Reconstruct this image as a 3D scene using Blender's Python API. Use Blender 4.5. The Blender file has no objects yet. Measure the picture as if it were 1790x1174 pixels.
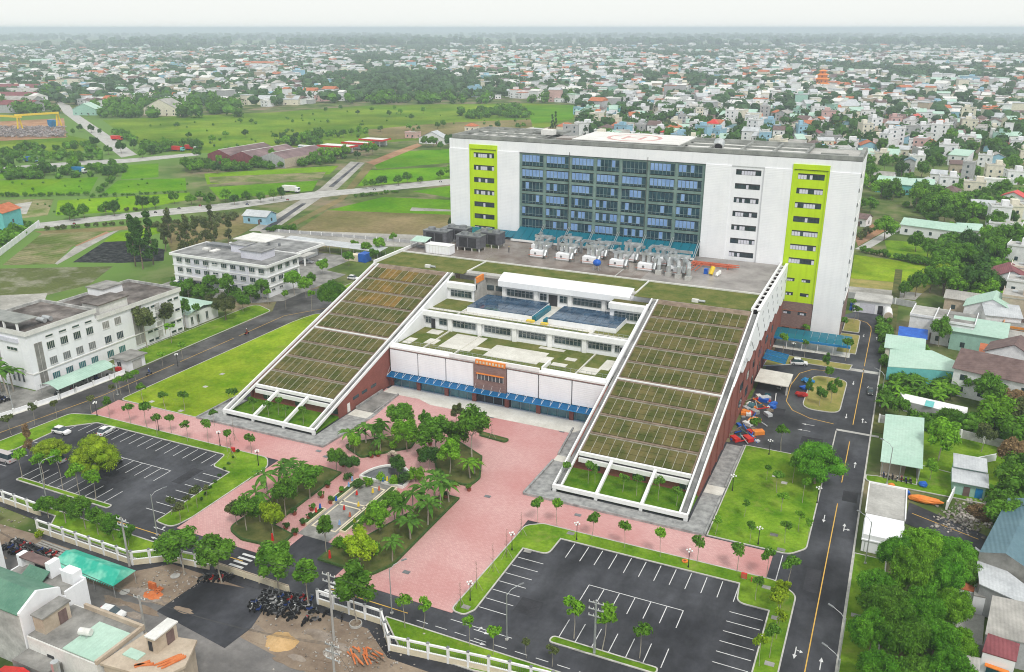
import bpy, bmesh, math, random
import numpy as np
from mathutils import Vector, Matrix
R = math.radians
rnd = random.Random(7)
scene = bpy.context.scene
col = scene.collection

# ---------------------------------------------------------------- camera
CAM_H, FPX = 82.4, 1488.0                       # metres above the ground; focal length in photo pixels
PITCH, YAW = R(19.9), R(-24.8)
cam = bpy.data.objects.new('camera', bpy.data.cameras.new('camera'))
col.objects.link(cam)
cam.location = (0, 0, CAM_H)
cam.rotation_euler = (R(90) - PITCH, 0, -YAW)
cam.data.sensor_width = 36.0
cam.data.lens = FPX / 1790 * 36
cam.data.clip_start = 1.0
cam.data.clip_end = 60000
scene.camera = cam

# ---------------------------------------------------------------- sky (overcast) and sun
SUN_EL, SUN_AZ = R(52), R(136)                  # azimuth measured from +Y towards +X
world = bpy.data.worlds.new('World'); scene.world = world; world.use_nodes = True
wn = world.node_tree.nodes; wl = world.node_tree.links
bgn = wn['Background']
sky = wn.new('ShaderNodeTexSky'); sky.sky_type = 'NISHITA'; sky.sun_disc = False
sky.sun_elevation = SUN_EL; sky.sun_rotation = SUN_AZ
cloud = wn.new('ShaderNodeMix'); cloud.data_type = 'RGBA'; cloud.inputs[0].default_value = 0.95
wl.new(sky.outputs[0], cloud.inputs[6]); cloud.inputs[7].default_value = (7.2, 7.35, 7.15, 1)   # closed cloud cover
wl.new(cloud.outputs[2], bgn.inputs[0]); bgn.inputs[1].default_value = 0.1
sun = bpy.data.objects.new('sun', bpy.data.lights.new('sun', 'SUN')); col.objects.link(sun)
sun.data.energy = 1.5; sun.data.angle = R(10); sun.data.color = (1.0, 0.97, 0.92)
sd = Vector((math.sin(SUN_AZ) * math.cos(SUN_EL), math.cos(SUN_AZ) * math.cos(SUN_EL), math.sin(SUN_EL)))
sun.rotation_euler = sd.to_track_quat('Z', 'Y').to_euler()
sun.location = (0, 0, 300)
scene.view_settings.view_transform = 'Standard'; scene.view_settings.look = 'None'
scene.view_settings.exposure = 0.42; scene.view_settings.gamma = 1.0
scene.view_settings.use_curve_mapping = False
scene.cycles.use_denoising = True; scene.cycles.filter_width = 1.05
scene.cycles.max_bounces = 5; scene.cycles.diffuse_bounces = 2; scene.cycles.glossy_bounces = 2
scene.cycles.transmission_bounces = 3; scene.cycles.transparent_max_bounces = 8; scene.cycles.volume_bounces = 1

# ---------------------------------------------------------------- survey helpers: photo pixel -> point on the ground (or at height z)
_f = np.array([math.sin(YAW) * math.cos(PITCH), math.cos(YAW) * math.cos(PITCH), -math.sin(PITCH)])
_r = np.array([math.cos(YAW), -math.sin(YAW), 0.0]); _u = np.cross(_r, _f)
def G(px, py, z=0.0):
    d = _f + _r * (px - 895) / FPX - _u * (py - 587) / FPX
    t = (z - CAM_H) / d[2]
    return Vector((d[0] * t, d[1] * t, z))
def PX(p):
    d = np.array(p, float) - np.array([0, 0, CAM_H]); z = d @ _f
    return 895 + FPX * (d @ _r) / z, 587 - FPX * (d @ _u) / z

# ---------------------------------------------------------------- scene-graph helpers
def tag(o, label=None, cat=None, group=None, kind=None):
    if label: o['label'] = label
    if cat: o['category'] = cat
    if group: o['group'] = group
    if kind: o['kind'] = kind
    return o
def link(name, data, mat=None, parent=None, loc=None, rz=0.0, sc=None):
    o = bpy.data.objects.new(name, data); col.objects.link(o)
    if mat is not None:
        if len(data.materials) == 0: data.materials.append(mat)
        elif data.materials[0] is not mat:
            o.material_slots[0].link = 'OBJECT'; o.material_slots[0].material = mat
    if parent is not None: o.parent = parent
    if loc is not None: o.location = loc
    if rz: o.rotation_euler = (0, 0, rz)
    if sc is not None: o.scale = (sc, sc, sc) if isinstance(sc, (int, float)) else sc
    return o
def empty(name, loc=(0, 0, 0), rz=0.0, label=None, cat=None, group=None):
    o = bpy.data.objects.new(name, None); col.objects.link(o)
    o.location = loc; o.rotation_euler = (0, 0, rz); o.empty_display_size = .2
    return tag(o, label, cat, group)
kids = {}
def copy_tree(o, loc=None, rz=None, sc=None, label=None, group=None, parent=None):
    c = o.copy(); col.objects.link(c); c.parent = parent
    if loc is not None: c.location = loc
    if rz is not None: c.rotation_euler = (0, 0, rz)
    if sc is not None: c.scale = (sc, sc, sc) if isinstance(sc, (int, float)) else sc
    if label: c['label'] = label
    if group: c['group'] = group
    for ch in o.children: copy_tree(ch, parent=c)
    return c

class MB:
    "collects polygons, builds ONE mesh"
    def __init__(s): s.v = []; s.f = []; s.smooth = False
    def add(s, vs, fs):
        n = len(s.v); s.v += [tuple(v) for v in vs]; s.f += [tuple(i + n for i in f) for f in fs]; return s
    def box(s, x0, x1, y0, y1, z0, z1):
        return s.add([(x0,y0,z0),(x1,y0,z0),(x1,y1,z0),(x0,y1,z0),(x0,y0,z1),(x1,y0,z1),(x1,y1,z1),(x0,y1,z1)],
                     [(0,3,2,1),(4,5,6,7),(0,1,5,4),(1,2,6,5),(2,3,7,6),(3,0,4,7)])
    def prism(s, poly, z0, z1):                  # poly: (x, y) counter-clockwise
        n = len(poly)
        if sum(poly[i][0]*poly[(i+1)%n][1]-poly[(i+1)%n][0]*poly[i][1] for i in range(n)) < 0: poly = poly[::-1]
        vs = [(p[0],p[1],z0) for p in poly] + [(p[0],p[1],z1) for p in poly]
        return s.add(vs, [tuple(range(n-1,-1,-1)), tuple(range(n,2*n))] + [(i,(i+1)%n,n+(i+1)%n,n+i) for i in range(n)])
    def extr(s, poly, axis, a0, a1):             # poly in the two other axes
        n = len(poly)
        def mk(p, a): return (a,p[0],p[1]) if axis=='x' else (p[0],a,p[1])
        vs = [mk(p,a0) for p in poly] + [mk(p,a1) for p in poly]
        ar = sum(poly[i][0]*poly[(i+1)%n][1]-poly[(i+1)%n][0]*poly[i][1] for i in range(n))
        if axis == 'y': ar = -ar
        fs = [tuple(range(n-1,-1,-1)), tuple(range(n,2*n))] + [(i,(i+1)%n,n+(i+1)%n,n+i) for i in range(n)]
        if ar < 0: fs = [f[::-1] for f in fs]
        return s.add(vs, fs)
    def bar(s, p0, p1, w, h=None):               # box beam between two points, w across, h "up"
        h = h or w
        p0 = Vector(p0); p1 = Vector(p1); d = (p1-p0).normalized()
        up = Vector((0,0,1)) if abs(d.z) < .95 else Vector((0,1,0))
        a = d.cross(up).normalized()*w/2; b = a.cross(d).normalized()*h/2
        vs = [p0-a-b,p0+a-b,p0+a+b,p0-a+b,p1-a-b,p1+a-b,p1+a+b,p1-a+b]
        return s.add(vs, [(0,1,2,3),(7,6,5,4),(0,4,5,1),(1,5,6,2),(2,6,7,3),(3,7,4,0)])
    def tube(s, p0, p1, r0, r1=None, n=8, cap=True):
        r1 = r0 if r1 is None else r1
        p0 = Vector(p0); p1 = Vector(p1); d = (p1-p0).normalized()
        up = Vector((0,0,1)) if abs(d.z) < .95 else Vector((1,0,0))
        a = d.cross(up).normalized(); b = d.cross(a)
        vs = []
        for p, r in ((p0,r0),(p1,r1)):
            for i in range(n):
                t = 2*math.pi*i/n; vs.append(p + (a*math.cos(t)+b*math.sin(t))*r)
        fs = [(i,n+i,n+(i+1)%n,(i+1)%n) for i in range(n)]
        if cap: fs += [tuple(range(n)), tuple(range(2*n-1,n-1,-1))]
        return s.add(vs, fs)
    def poly(s, pts): return s.add(pts, [tuple(range(len(pts)))])
    def blob(s, c, r, n=6, m=4, jit=0.0, rg=None):
        rx, ry, rz = r if isinstance(r, tuple) else (r,r,r); rg = rg or rnd
        vs = [(c[0],c[1],c[2]+rz)]
        for j in range(1, m):
            ph = math.pi*j/m
            for i in range(n):
                t = 2*math.pi*(i+.5*(j%2))/n; k = 1+rg.uniform(-jit,jit)
                vs.append((c[0]+rx*k*math.sin(ph)*math.cos(t), c[1]+ry*k*math.sin(ph)*math.sin(t), c[2]+rz*k*math.cos(ph)))
        vs.append((c[0],c[1],c[2]-rz)); L = len(vs)-1
        fs = [(0,1+i,1+(i+1)%n) for i in range(n)]
        for j in range(m-2):
            for i in range(n): a=1+j*n; fs.append((a+i,a+n+i,a+n+(i+1)%n,a+(i+1)%n))
        a = 1+(m-2)*n
        fs += [(a+i,L,a+(i+1)%n) for i in range(n)]
        return s.add(vs, fs)
    def mesh(s, name='m'):
        me = bpy.data.meshes.new(name); me.from_pydata(s.v, [], s.f)
        if s.smooth: me.polygons.foreach_set('use_smooth', [True]*len(me.polygons))
        me.update(); return me
    def build(s, name, mat, parent=None, loc=None, rz=0.0, sc=None):
        return link(name, s.mesh(name), mat, parent, loc, rz, sc)
def B(x0, x1, y0, y1, z0, z1): return MB().box(x0, x1, y0, y1, z0, z1)

def fillet(pts, n=5):
    "pts: (x, y, radius) -> rounded polygon"
    out = []; N = len(pts)
    for i in range(N):
        x, y, r = pts[i] if len(pts[i]) == 3 else (*pts[i], 0)
        if r <= 0: out.append((x, y)); continue
        p = Vector((x, y)); a = Vector(pts[i-1][:2])-p; b = Vector(pts[(i+1)%N][:2])-p
        la, lb = a.length, b.length; a.normalize(); b.normalize()
        ang = a.angle(b); t = min(r/math.tan(ang/2), la*.48, lb*.48)
        p0 = p+a*t; p1 = p+b*t
        for k in range(n+1):
            u = k/n; q = p0*(1-u)**2 + p*2*u*(1-u) + p1*u*u; out.append((q.x, q.y))
    return out
def inset(poly, d):
    n = len(poly); ar = sum(poly[i][0]*poly[(i+1)%n][1]-poly[(i+1)%n][0]*poly[i][1] for i in range(n))
    if ar < 0: poly = poly[::-1]
    out = []
    for i in range(n):
        p = Vector(poly[i]); a = (p-Vector(poly[i-1])); b = (Vector(poly[(i+1)%n])-p)
        if a.length < 1e-5: a = b
        if b.length < 1e-5: b = a
        na = Vector((-a.y,a.x)).normalized(); nb = Vector((-b.y,b.x)).normalized()
        m = na+nb; k = d/max(.35, (1+na.dot(nb))/1) 
        out.append((p.x+m.x*k, p.y+m.y*k))
    return out

# ---------------------------------------------------------------- procedural materials
MATS = {}
def mat(name, c, c2=None, scale=.5, detail=4.0, rough=.85, var=.12, bump=0.0, bscale=None, metal=0.0, spec=.3, island=0.0,
        ramp=(.35,.65), wave=None, rough2=None, fine=.10, streak=0.0, stain=None, patch=None, objvar=0.0):
    if name in MATS: return MATS[name]
    m = bpy.data.materials.new(name); m.use_nodes = True; MATS[name] = m
    N = m.node_tree.nodes; Lk = m.node_tree.links; P = N['Principled BSDF']
    P.inputs['Roughness'].default_value = rough; P.inputs['Metallic'].default_value = metal
    P.inputs['Specular IOR Level'].default_value = spec
    if c2 is None: c, c2 = tuple(x*(1-var) for x in c), tuple(min(1,x*(1+var)) for x in c)
    geo = N.new('ShaderNodeNewGeometry')
    src = geo.outputs['Position']
    no = N.new('ShaderNodeTexNoise'); no.inputs['Scale'].default_value = scale; no.inputs['Detail'].default_value = detail
    no.inputs['Roughness'].default_value = .6
    Lk.new(src, no.inputs['Vector'])
    rp = N.new('ShaderNodeMapRange'); rp.inputs[1].default_value = ramp[0]; rp.inputs[2].default_value = ramp[1]
    Lk.new(no.outputs[0], rp.inputs[0])
    mx = N.new('ShaderNodeMix'); mx.data_type = 'RGBA'
    Lk.new(rp.outputs[0], mx.inputs[0]); mx.inputs[6].default_value = (*c,1); mx.inputs[7].default_value = (*c2,1)
    out = mx.outputs[2]
    def mul(fac_socket, lo, hi, a0=.35, a1=.65):
        nonlocal out
        r_ = N.new('ShaderNodeMapRange'); r_.inputs[1].default_value = a0; r_.inputs[2].default_value = a1; r_.inputs[3].default_value = lo; r_.inputs[4].default_value = hi
        Lk.new(fac_socket, r_.inputs[0]); h_ = N.new('ShaderNodeHueSaturation'); Lk.new(r_.outputs[0], h_.inputs['Value']); Lk.new(out, h_.inputs['Color']); out = h_.outputs[0]
    if fine:                                     # grain and small wear
        n3 = N.new('ShaderNodeTexNoise'); n3.inputs['Scale'].default_value = scale*7+.25; n3.inputs['Detail'].default_value = 4; n3.inputs['Roughness'].default_value = .7
        Lk.new(src, n3.inputs['Vector']); mul(n3.outputs[0], 1-fine, 1+fine, .3, .7)
    if streak:                                   # rain runs down walls
        vm = N.new('ShaderNodeVectorMath'); vm.operation = 'MULTIPLY'; vm.inputs[1].default_value = (1.1,1.1,.07); Lk.new(src, vm.inputs[0])
        n4 = N.new('ShaderNodeTexNoise'); n4.inputs['Scale'].default_value = 1.0; n4.inputs['Detail'].default_value = 5; Lk.new(vm.outputs[0], n4.inputs['Vector']); mul(n4.outputs[0], 1.0, 1-streak, .5, .75)
    if stain:                                    # (scale, stretch, darkest): blotches, patches, tracks
        vm = N.new('ShaderNodeVectorMath'); vm.operation = 'MULTIPLY'; vm.inputs[1].default_value = stain[1]; Lk.new(src, vm.inputs[0])
        n5 = N.new('ShaderNodeTexNoise'); n5.inputs['Scale'].default_value = stain[0]; n5.inputs['Detail'].default_value = 8; n5.inputs['Roughness'].default_value = .65; Lk.new(vm.outputs[0], n5.inputs['Vector']); mul(n5.outputs[0], stain[2], 1.0+.5*(1-stain[2]), .38, .66)
    if patch:                                    # (colour, scale, from, to, amount): a second ground showing through
        n6 = N.new('ShaderNodeTexNoise'); n6.inputs['Scale'].default_value = patch[1]; n6.inputs['Detail'].default_value = 9; n6.inputs['Roughness'].default_value = .68; Lk.new(src, n6.inputs['Vector'])
        r6 = N.new('ShaderNodeMapRange'); r6.inputs[1].default_value = patch[2]; r6.inputs[2].default_value = patch[3]; r6.inputs[4].default_value = patch[4]; Lk.new(n6.outputs[0], r6.inputs[0])
        m6 = N.new('ShaderNodeMix'); m6.data_type = 'RGBA'; Lk.new(r6.outputs[0], m6.inputs[0]); Lk.new(out, m6.inputs[6]); m6.inputs[7].default_value = (*patch[0],1); out = m6.outputs[2]
    if objvar:
        oi_ = N.new('ShaderNodeObjectInfo'); mul(oi_.outputs['Random'], 1-objvar, 1+objvar, 0, 1)
    if island:
        hs = N.new('ShaderNodeHueSaturation'); mr = N.new('ShaderNodeMapRange')
        mr.inputs[3].default_value = 1-island; mr.inputs[4].default_value = 1+island
        Lk.new(geo.outputs['Random Per Island'], mr.inputs[0]); Lk.new(mr.outputs[0], hs.inputs['Value'])
        Lk.new(out, hs.inputs['Color']); out = hs.outputs[0]
    Lk.new(out, P.inputs['Base Color'])
    if rough2 is not None:
        mr = N.new('ShaderNodeMapRange'); Lk.new(rp.outputs[0], mr.inputs[0])
        mr.inputs[3].default_value = rough; mr.inputs[4].default_value = rough2; Lk.new(mr.outputs[0], P.inputs['Roughness'])
    h = None
    if wave:                                     # (axis, period in metres, height): ribs / corrugation
        ax, per, hh = wave
        w = N.new('ShaderNodeTexWave'); w.wave_type = 'BANDS'; w.bands_direction = ax; w.wave_profile = 'SIN'
        w.inputs['Scale'].default_value = 1/per*.314; Lk.new(src, w.inputs['Vector'])
        bp = N.new('ShaderNodeBump'); bp.inputs['Strength'].default_value = 1.0; bp.inputs['Distance'].default_value = hh
        Lk.new(w.outputs['Fac'], bp.inputs['Height']); h = bp
    if bump:
        n2 = N.new('ShaderNodeTexNoise'); n2.inputs['Scale'].default_value = bscale or scale*6; n2.inputs['Detail'].default_value = 3
        Lk.new(src, n2.inputs['Vector'])
        bp = N.new('ShaderNodeBump'); bp.inputs['Strength'].default_value = 1.0; bp.inputs['Distance'].default_value = bump
        Lk.new(n2.outputs[0], bp.inputs['Height'])
        if h: Lk.new(h.outputs[0], bp.inputs['Normal'])
        h = bp
    if h: Lk.new(h.outputs[0], P.inputs['Normal'])
    return m
def paint(name, c, rough=.5, **k): return mat(name, c, rough=rough, var=k.pop('var', .06), scale=k.pop('scale', .8), **k)
def brickmat(name, c1, c2, mortar, w, h, plane='XY', msize=.02, blotch=None, rough=.85):
    m = bpy.data.materials.new(name); m.use_nodes = True; MATS[name] = m
    N = m.node_tree.nodes; Lk = m.node_tree.links; P = N['Principled BSDF']; P.inputs['Roughness'].default_value = rough
    P.inputs['Specular IOR Level'].default_value = .3
    geo = N.new('ShaderNodeNewGeometry'); sx = N.new('ShaderNodeSeparateXYZ'); cb = N.new('ShaderNodeCombineXYZ')
    Lk.new(geo.outputs['Position'], sx.inputs[0])
    if plane == 'XY': Lk.new(sx.outputs[0], cb.inputs[0]); Lk.new(sx.outputs[1], cb.inputs[1])
    else:                                        # walls: run along X+Y, courses along Z
        ad = N.new('ShaderNodeMath'); Lk.new(sx.outputs[0], ad.inputs[0]); Lk.new(sx.outputs[1], ad.inputs[1])
        Lk.new(ad.outputs[0], cb.inputs[0]); Lk.new(sx.outputs[2], cb.inputs[1])
    bt = N.new('ShaderNodeTexBrick'); bt.inputs['Scale'].default_value = 1; bt.inputs['Mortar Size'].default_value = msize
    bt.inputs['Brick Width'].default_value = w; bt.inputs['Row Height'].default_value = h
    bt.inputs['Color1'].default_value = (*c1,1); bt.inputs['Color2'].default_value = (*c2,1); bt.inputs['Mortar'].default_value = (*mortar,1)
    Lk.new(cb.outputs[0], bt.inputs['Vector']); out = bt.outputs[0]
    if blotch:
        bc, bs, amt = blotch
        no = N.new('ShaderNodeTexNoise'); no.inputs['Scale'].default_value = bs; no.inputs['Detail'].default_value = 6; Lk.new(geo.outputs['Position'], no.inputs['Vector'])
        mr = N.new('ShaderNodeMapRange'); mr.inputs[1].default_value = .42; mr.inputs[2].default_value = .68; mr.inputs[4].default_value = amt
        Lk.new(no.outputs[0], mr.inputs[0])
        mx = N.new('ShaderNodeMix'); mx.data_type = 'RGBA'; Lk.new(mr.outputs[0], mx.inputs[0]); Lk.new(out, mx.inputs[6]); mx.inputs[7].default_value = (*bc,1)
        out = mx.outputs[2]
    Lk.new(out, P.inputs['Base Color'])
    return m
def glassmat(name, c, c2, scale=.4, rough=.12, spec=.8):
    return mat(name, c, c2, scale=scale, rough=rough, spec=spec, detail=2)
def tintglass(name, c, gl=.25):
    "thin coloured sheet that lets coloured light through"
    m = bpy.data.materials.new(name); m.use_nodes = True; MATS[name] = m
    N = m.node_tree.nodes; Lk = m.node_tree.links; N.remove(N['Principled BSDF'])
    tr = N.new('ShaderNodeBsdfTransparent'); tr.inputs[0].default_value = (*c,1)
    df = N.new('ShaderNodeBsdfPrincipled'); df.inputs['Base Color'].default_value = (*[x*.55 for x in c],1); df.inputs['Roughness'].default_value = .25
    mx = N.new('ShaderNodeMixShader'); mx.inputs[0].default_value = 1-gl
    Lk.new(df.outputs[0], mx.inputs[2]); Lk.new(tr.outputs[0], mx.inputs[1]); Lk.new(mx.outputs[0], N['Material Output'].inputs[0])
    return m
M = MATS
mat('asphalt', (.034,.035,.042), (.074,.076,.088), scale=.07, detail=8, rough=.75, rough2=.40, bump=.01, bscale=9, spec=.25, fine=.18, stain=(.13,(1,.35,1),.50))
mat('asphalt_old', (.12,.115,.115), (.24,.225,.215), scale=.12, detail=7, rough=.7, rough2=.5, bump=.02, bscale=4, fine=.14, stain=(.10,(.4,1,1),.66))
mat('asphalt_left', (.045,.043,.043), (.105,.10,.098), scale=.15, detail=7, rough=.65, rough2=.4, bump=.015, bscale=5, fine=.14, stain=(.12,(1,.4,1),.62))
mat('white_line', (.52,.52,.52), (.74,.74,.74), scale=2.5, rough=.7)
mat('yellow_line', (.62,.36,.06), (.72,.45,.10), scale=2.0, rough=.7)
mat('lawn', (.088,.215,.010), (.215,.335,.030), scale=.20, detail=9, rough=.95, bump=.08, bscale=5, spec=0, ramp=(.32,.68), fine=.2, stain=(.05,(1,1,1),.74), patch=((.27,.25,.085), .16, .56, .74, .75))
mat('lawn_dark', (.055,.15,.008), (.13,.235,.02), scale=.4, detail=8, rough=.95, bump=.08, bscale=5, spec=0, fine=.18)
mat('lawn_yellow', (.145,.275,.010), (.32,.415,.030), scale=.12, detail=9, rough=.95, bump=.08, bscale=5, spec=0, ramp=(.32,.68), fine=.2, stain=(.04,(1,.6,1),.74), patch=((.30,.29,.09), .13, .58, .76, .7))
mat('lawn_dry', (.20,.22,.05), (.38,.31,.11), scale=.2, detail=8, rough=.9, bump=.05, bscale=4, spec=.1)
mat('bed_grass', (.06,.085,.02), (.15,.15,.05), scale=.35, detail=8, rough=.95, bump=.05, bscale=5, spec=.1)
mat('kerb', (.42,.41,.38), (.58,.56,.52), scale=.7, rough=.85)
mat('concrete', (.36,.35,.33), (.52,.51,.48), scale=.25, detail=6, rough=.85, bump=.01)
mat('concrete_dark', (.17,.165,.155), (.34,.33,.31), scale=.3, detail=7, rough=.8, bump=.015)
mat('paving_pale', (.58,.56,.50), (.72,.70,.64), scale=.35, rough=.6)
mat('white_wall', (.84,.85,.88), (.90,.905,.925), scale=.25, detail=6, rough=.7, fine=.02, streak=.07)
mat('white_trim', (.82,.82,.82), (.90,.90,.89), scale=.5, rough=.6, fine=.04, streak=.07)
mat('white_ribbed', (.86,.87,.90), (.92,.925,.945), scale=.2, rough=.55, wave=('Z', .45, .012), fine=.015, streak=.05)
mat('off_white', (.66,.65,.62), (.78,.77,.74), scale=.3, rough=.75)
mat('cream_wall', (.66,.58,.42), (.74,.66,.50), scale=.4, rough=.8)
mat('lime', (.49,.70,.006), (.54,.76,.010), scale=.2, rough=.5, fine=.03, streak=.12)
mat('lilac_wall', (.60,.60,.68), (.68,.68,.75), scale=.3, rough=.7)
mat('grey_roof', (.20,.21,.20), (.33,.34,.32), scale=.3, detail=6, rough=.8)
mat('deck_wet', (.16,.12,.10), (.33,.29,.26), scale=.13, detail=7, rough=.55, rough2=.22, spec=.5)
mat('deck_grey', (.22,.20,.19), (.38,.35,.33), scale=.12, detail=7, rough=.6, rough2=.35, spec=.5)
mat('roof_stained', (.075,.06,.052), (.24,.205,.185), scale=.22, detail=8, rough=.7, rough2=.45, fine=.2, stain=(.15,(1,1,1),.6))
mat('roof_grey', (.17,.17,.17), (.33,.33,.325), scale=.2, detail=7, rough=.7, rough2=.5, fine=.14, stain=(.1,(1,1,1),.7))
mat('dark_gap', (.03,.03,.035), (.05,.05,.055), scale=1, rough=.8)
mat('planting', (.068,.083,.022), (.150,.128,.050), scale=.30, detail=9, rough=.95, bump=.10, bscale=3, spec=.05, ramp=(.38,.62))
mat('planting_orange', (.11,.10,.025), (.245,.150,.045), scale=.22, detail=9, rough=.95, bump=.10, bscale=3, spec=.05, ramp=(.38,.62))
mat('roof_grass', (.085,.125,.025), (.19,.185,.06), scale=.25, detail=9, rough=.95, bump=.08, bscale=3, spec=.05)
mat('roof_soil', (.17,.125,.09), (.29,.22,.165), scale=.6, detail=6, rough=.95)
mat('rail_paint', (.30,.285,.22), (.46,.44,.36), scale=.7, rough=.7)
mat('steel', (.46,.48,.49), (.62,.64,.65), scale=.6, rough=.35, metal=.6)
mat('steel_dark', (.16,.17,.18), (.26,.27,.28), scale=.6, rough=.5, metal=.3)
mat('black_iron', (.015,.015,.017), (.03,.03,.032), scale=1, rough=.5)
mat('cooling_side', (.10,.10,.115), (.15,.15,.165), scale=.6, rough=.6, wave=('Z', .4, .05))
mat('red_pipe', (.45,.10,.05), (.58,.16,.09), scale=.8, rough=.5)
mat('blue_plastic', (.01,.09,.45), (.02,.14,.58), scale=.8, rough=.4)
mat('blue_sheet', (.01,.17,.42), (.02,.25,.55), scale=.5, rough=.35)
mat('orange_paint', (.75,.20,.03), (.85,.30,.05), scale=.8, rough=.5)
mat('red_paint', (.55,.02,.02), (.68,.04,.03), scale=.8, rough=.4)
mat('yellow_paint', (.75,.52,.03), (.85,.62,.06), scale=.8, rough=.5)
mat('glass_dark', (.015,.030,.040), (.05,.085,.10), scale=.5, detail=3, rough=.08, spec=.9)
mat('glass_blue', (.008,.030,.055), (.035,.095,.125), scale=.55, detail=4, rough=.10, spec=.8)
mat('glass_teal', (.02,.10,.13), (.06,.20,.22), scale=.35, detail=4, rough=.08, spec=.8)
mat('pane_blue', (.17,.30,.58), (.27,.42,.70), scale=.3, rough=.25, spec=.5)
mat('slab_teal', (.13,.21,.19), (.21,.30,.27), scale=.5, rough=.35)
mat('mullion', (.18,.26,.27), (.26,.35,.36), scale=.5, rough=.4)
mat('skylight_blue', (.010,.040,.085), (.05,.11,.19), scale=.25, detail=5, rough=.10, spec=.8)
mat('mint_metal', (.38,.56,.46), (.48,.65,.55), scale=.12, detail=5, rough=.5, wave=('X', .6, .02))
mat('mint_metal_y', (.36,.53,.44), (.46,.62,.53), scale=.12, detail=5, rough=.5, wave=('Y', .6, .02))
mat('teal_tent', (.03,.42,.30), (.20,.58,.44), scale=.25, detail=3, rough=.6, ramp=(.45,.6))
mat('zinc', (.42,.44,.46), (.58,.60,.62), scale=.3, detail=5, rough=.5, wave=('X', .5, .03))
mat('fibre_cement', (.28,.27,.25), (.46,.44,.41), scale=.2, detail=6, rough=.85, wave=('X', .5, .03))
mat('blue_roof', (.075,.15,.19), (.12,.21,.25), scale=.2, detail=5, rough=.5, wave=('X', .6, .04))
mat('maroon_roof', (.17,.045,.055), (.26,.075,.085), scale=.3, detail=5, rough=.6, wave=('X', .5, .04))
mat('brown_tile', (.13,.085,.08), (.20,.135,.125), scale=.6, detail=5, rough=.8, wave=('Y', .6, .04))
mat('terracotta', (.42,.12,.05), (.55,.19,.09), scale=.5, detail=5, rough=.8, wave=('Y', .6, .03))
mat('green_metal', (.08,.20,.14), (.13,.27,.19), scale=.4, rough=.5, wave=('X', .5, .03))
mat('plaster_tan', (.42,.34,.26), (.56,.47,.37), scale=.35, detail=6, rough=.85)
mat('stained_wall', (.26,.26,.25), (.58,.58,.56), scale=.35, detail=8, rough=.85)
mat('dirt', (.19,.14,.105), (.33,.26,.195), scale=.18, detail=9, rough=.95, bump=.12, bscale=1.5, spec=.1)
mat('sand', (.48,.30,.13), (.60,.40,.20), scale=.5, detail=6, rough=.95, bump=.06, bscale=2)
mat('orange_brick', (.55,.14,.04), (.66,.22,.08), scale=1.2, rough=.85)
mat('rubble', (.17,.14,.12), (.46,.43,.39), scale=1.6, detail=3, rough=.9, island=.4)
mat('wood_pole', (.30,.29,.27), (.42,.41,.39), scale=.8, rough=.85)
mat('bark', (.14,.10,.07), (.27,.22,.17), scale=2.0, detail=5, rough=.95, bump=.02)
mat('bark_pale', (.30,.26,.21), (.42,.38,.32), scale=2.0, detail=5, rough=.95)
mat('tyre', (.012,.012,.012), (.02,.02,.02), scale=2, rough=.8)
mat('wire', (.05,.05,.05), (.07,.07,.07), scale=1, rough=.6)
mat('pot', (.20,.05,.03), (.28,.08,.05), scale=1, rough=.7)
mat('water', (.045,.050,.055), (.10,.11,.115), scale=.6, detail=5, rough=.08, spec=.8)
mat('stone_dark', (.20,.20,.20), (.40,.40,.39), scale=.8, detail=8, rough=.5, rough2=.8)
mat('skin', (.45,.28,.20), (.50,.32,.23), scale=2, rough=.6)
brickmat('pavers', (.58,.31,.30), (.67,.405,.385), (.50,.28,.27), .5, .25, 'XY', .03, ((.46,.165,.155), .055, .6), rough=.6)
brickmat('red_brick', (.26,.075,.055), (.32,.105,.08), (.22,.10,.085), .5, .16, 'W', .02, ((.17,.055,.045), .25, .5))
brickmat('brown_brick', (.23,.14,.125), (.30,.195,.175), (.20,.14,.125), .6, .22, 'W', .02, ((.17,.11,.10), .3, .4))
tintglass('canopy_blue', (.03,.42,.85), .58)
tintglass('canopy_teal', (.02,.42,.58), .40)
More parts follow.
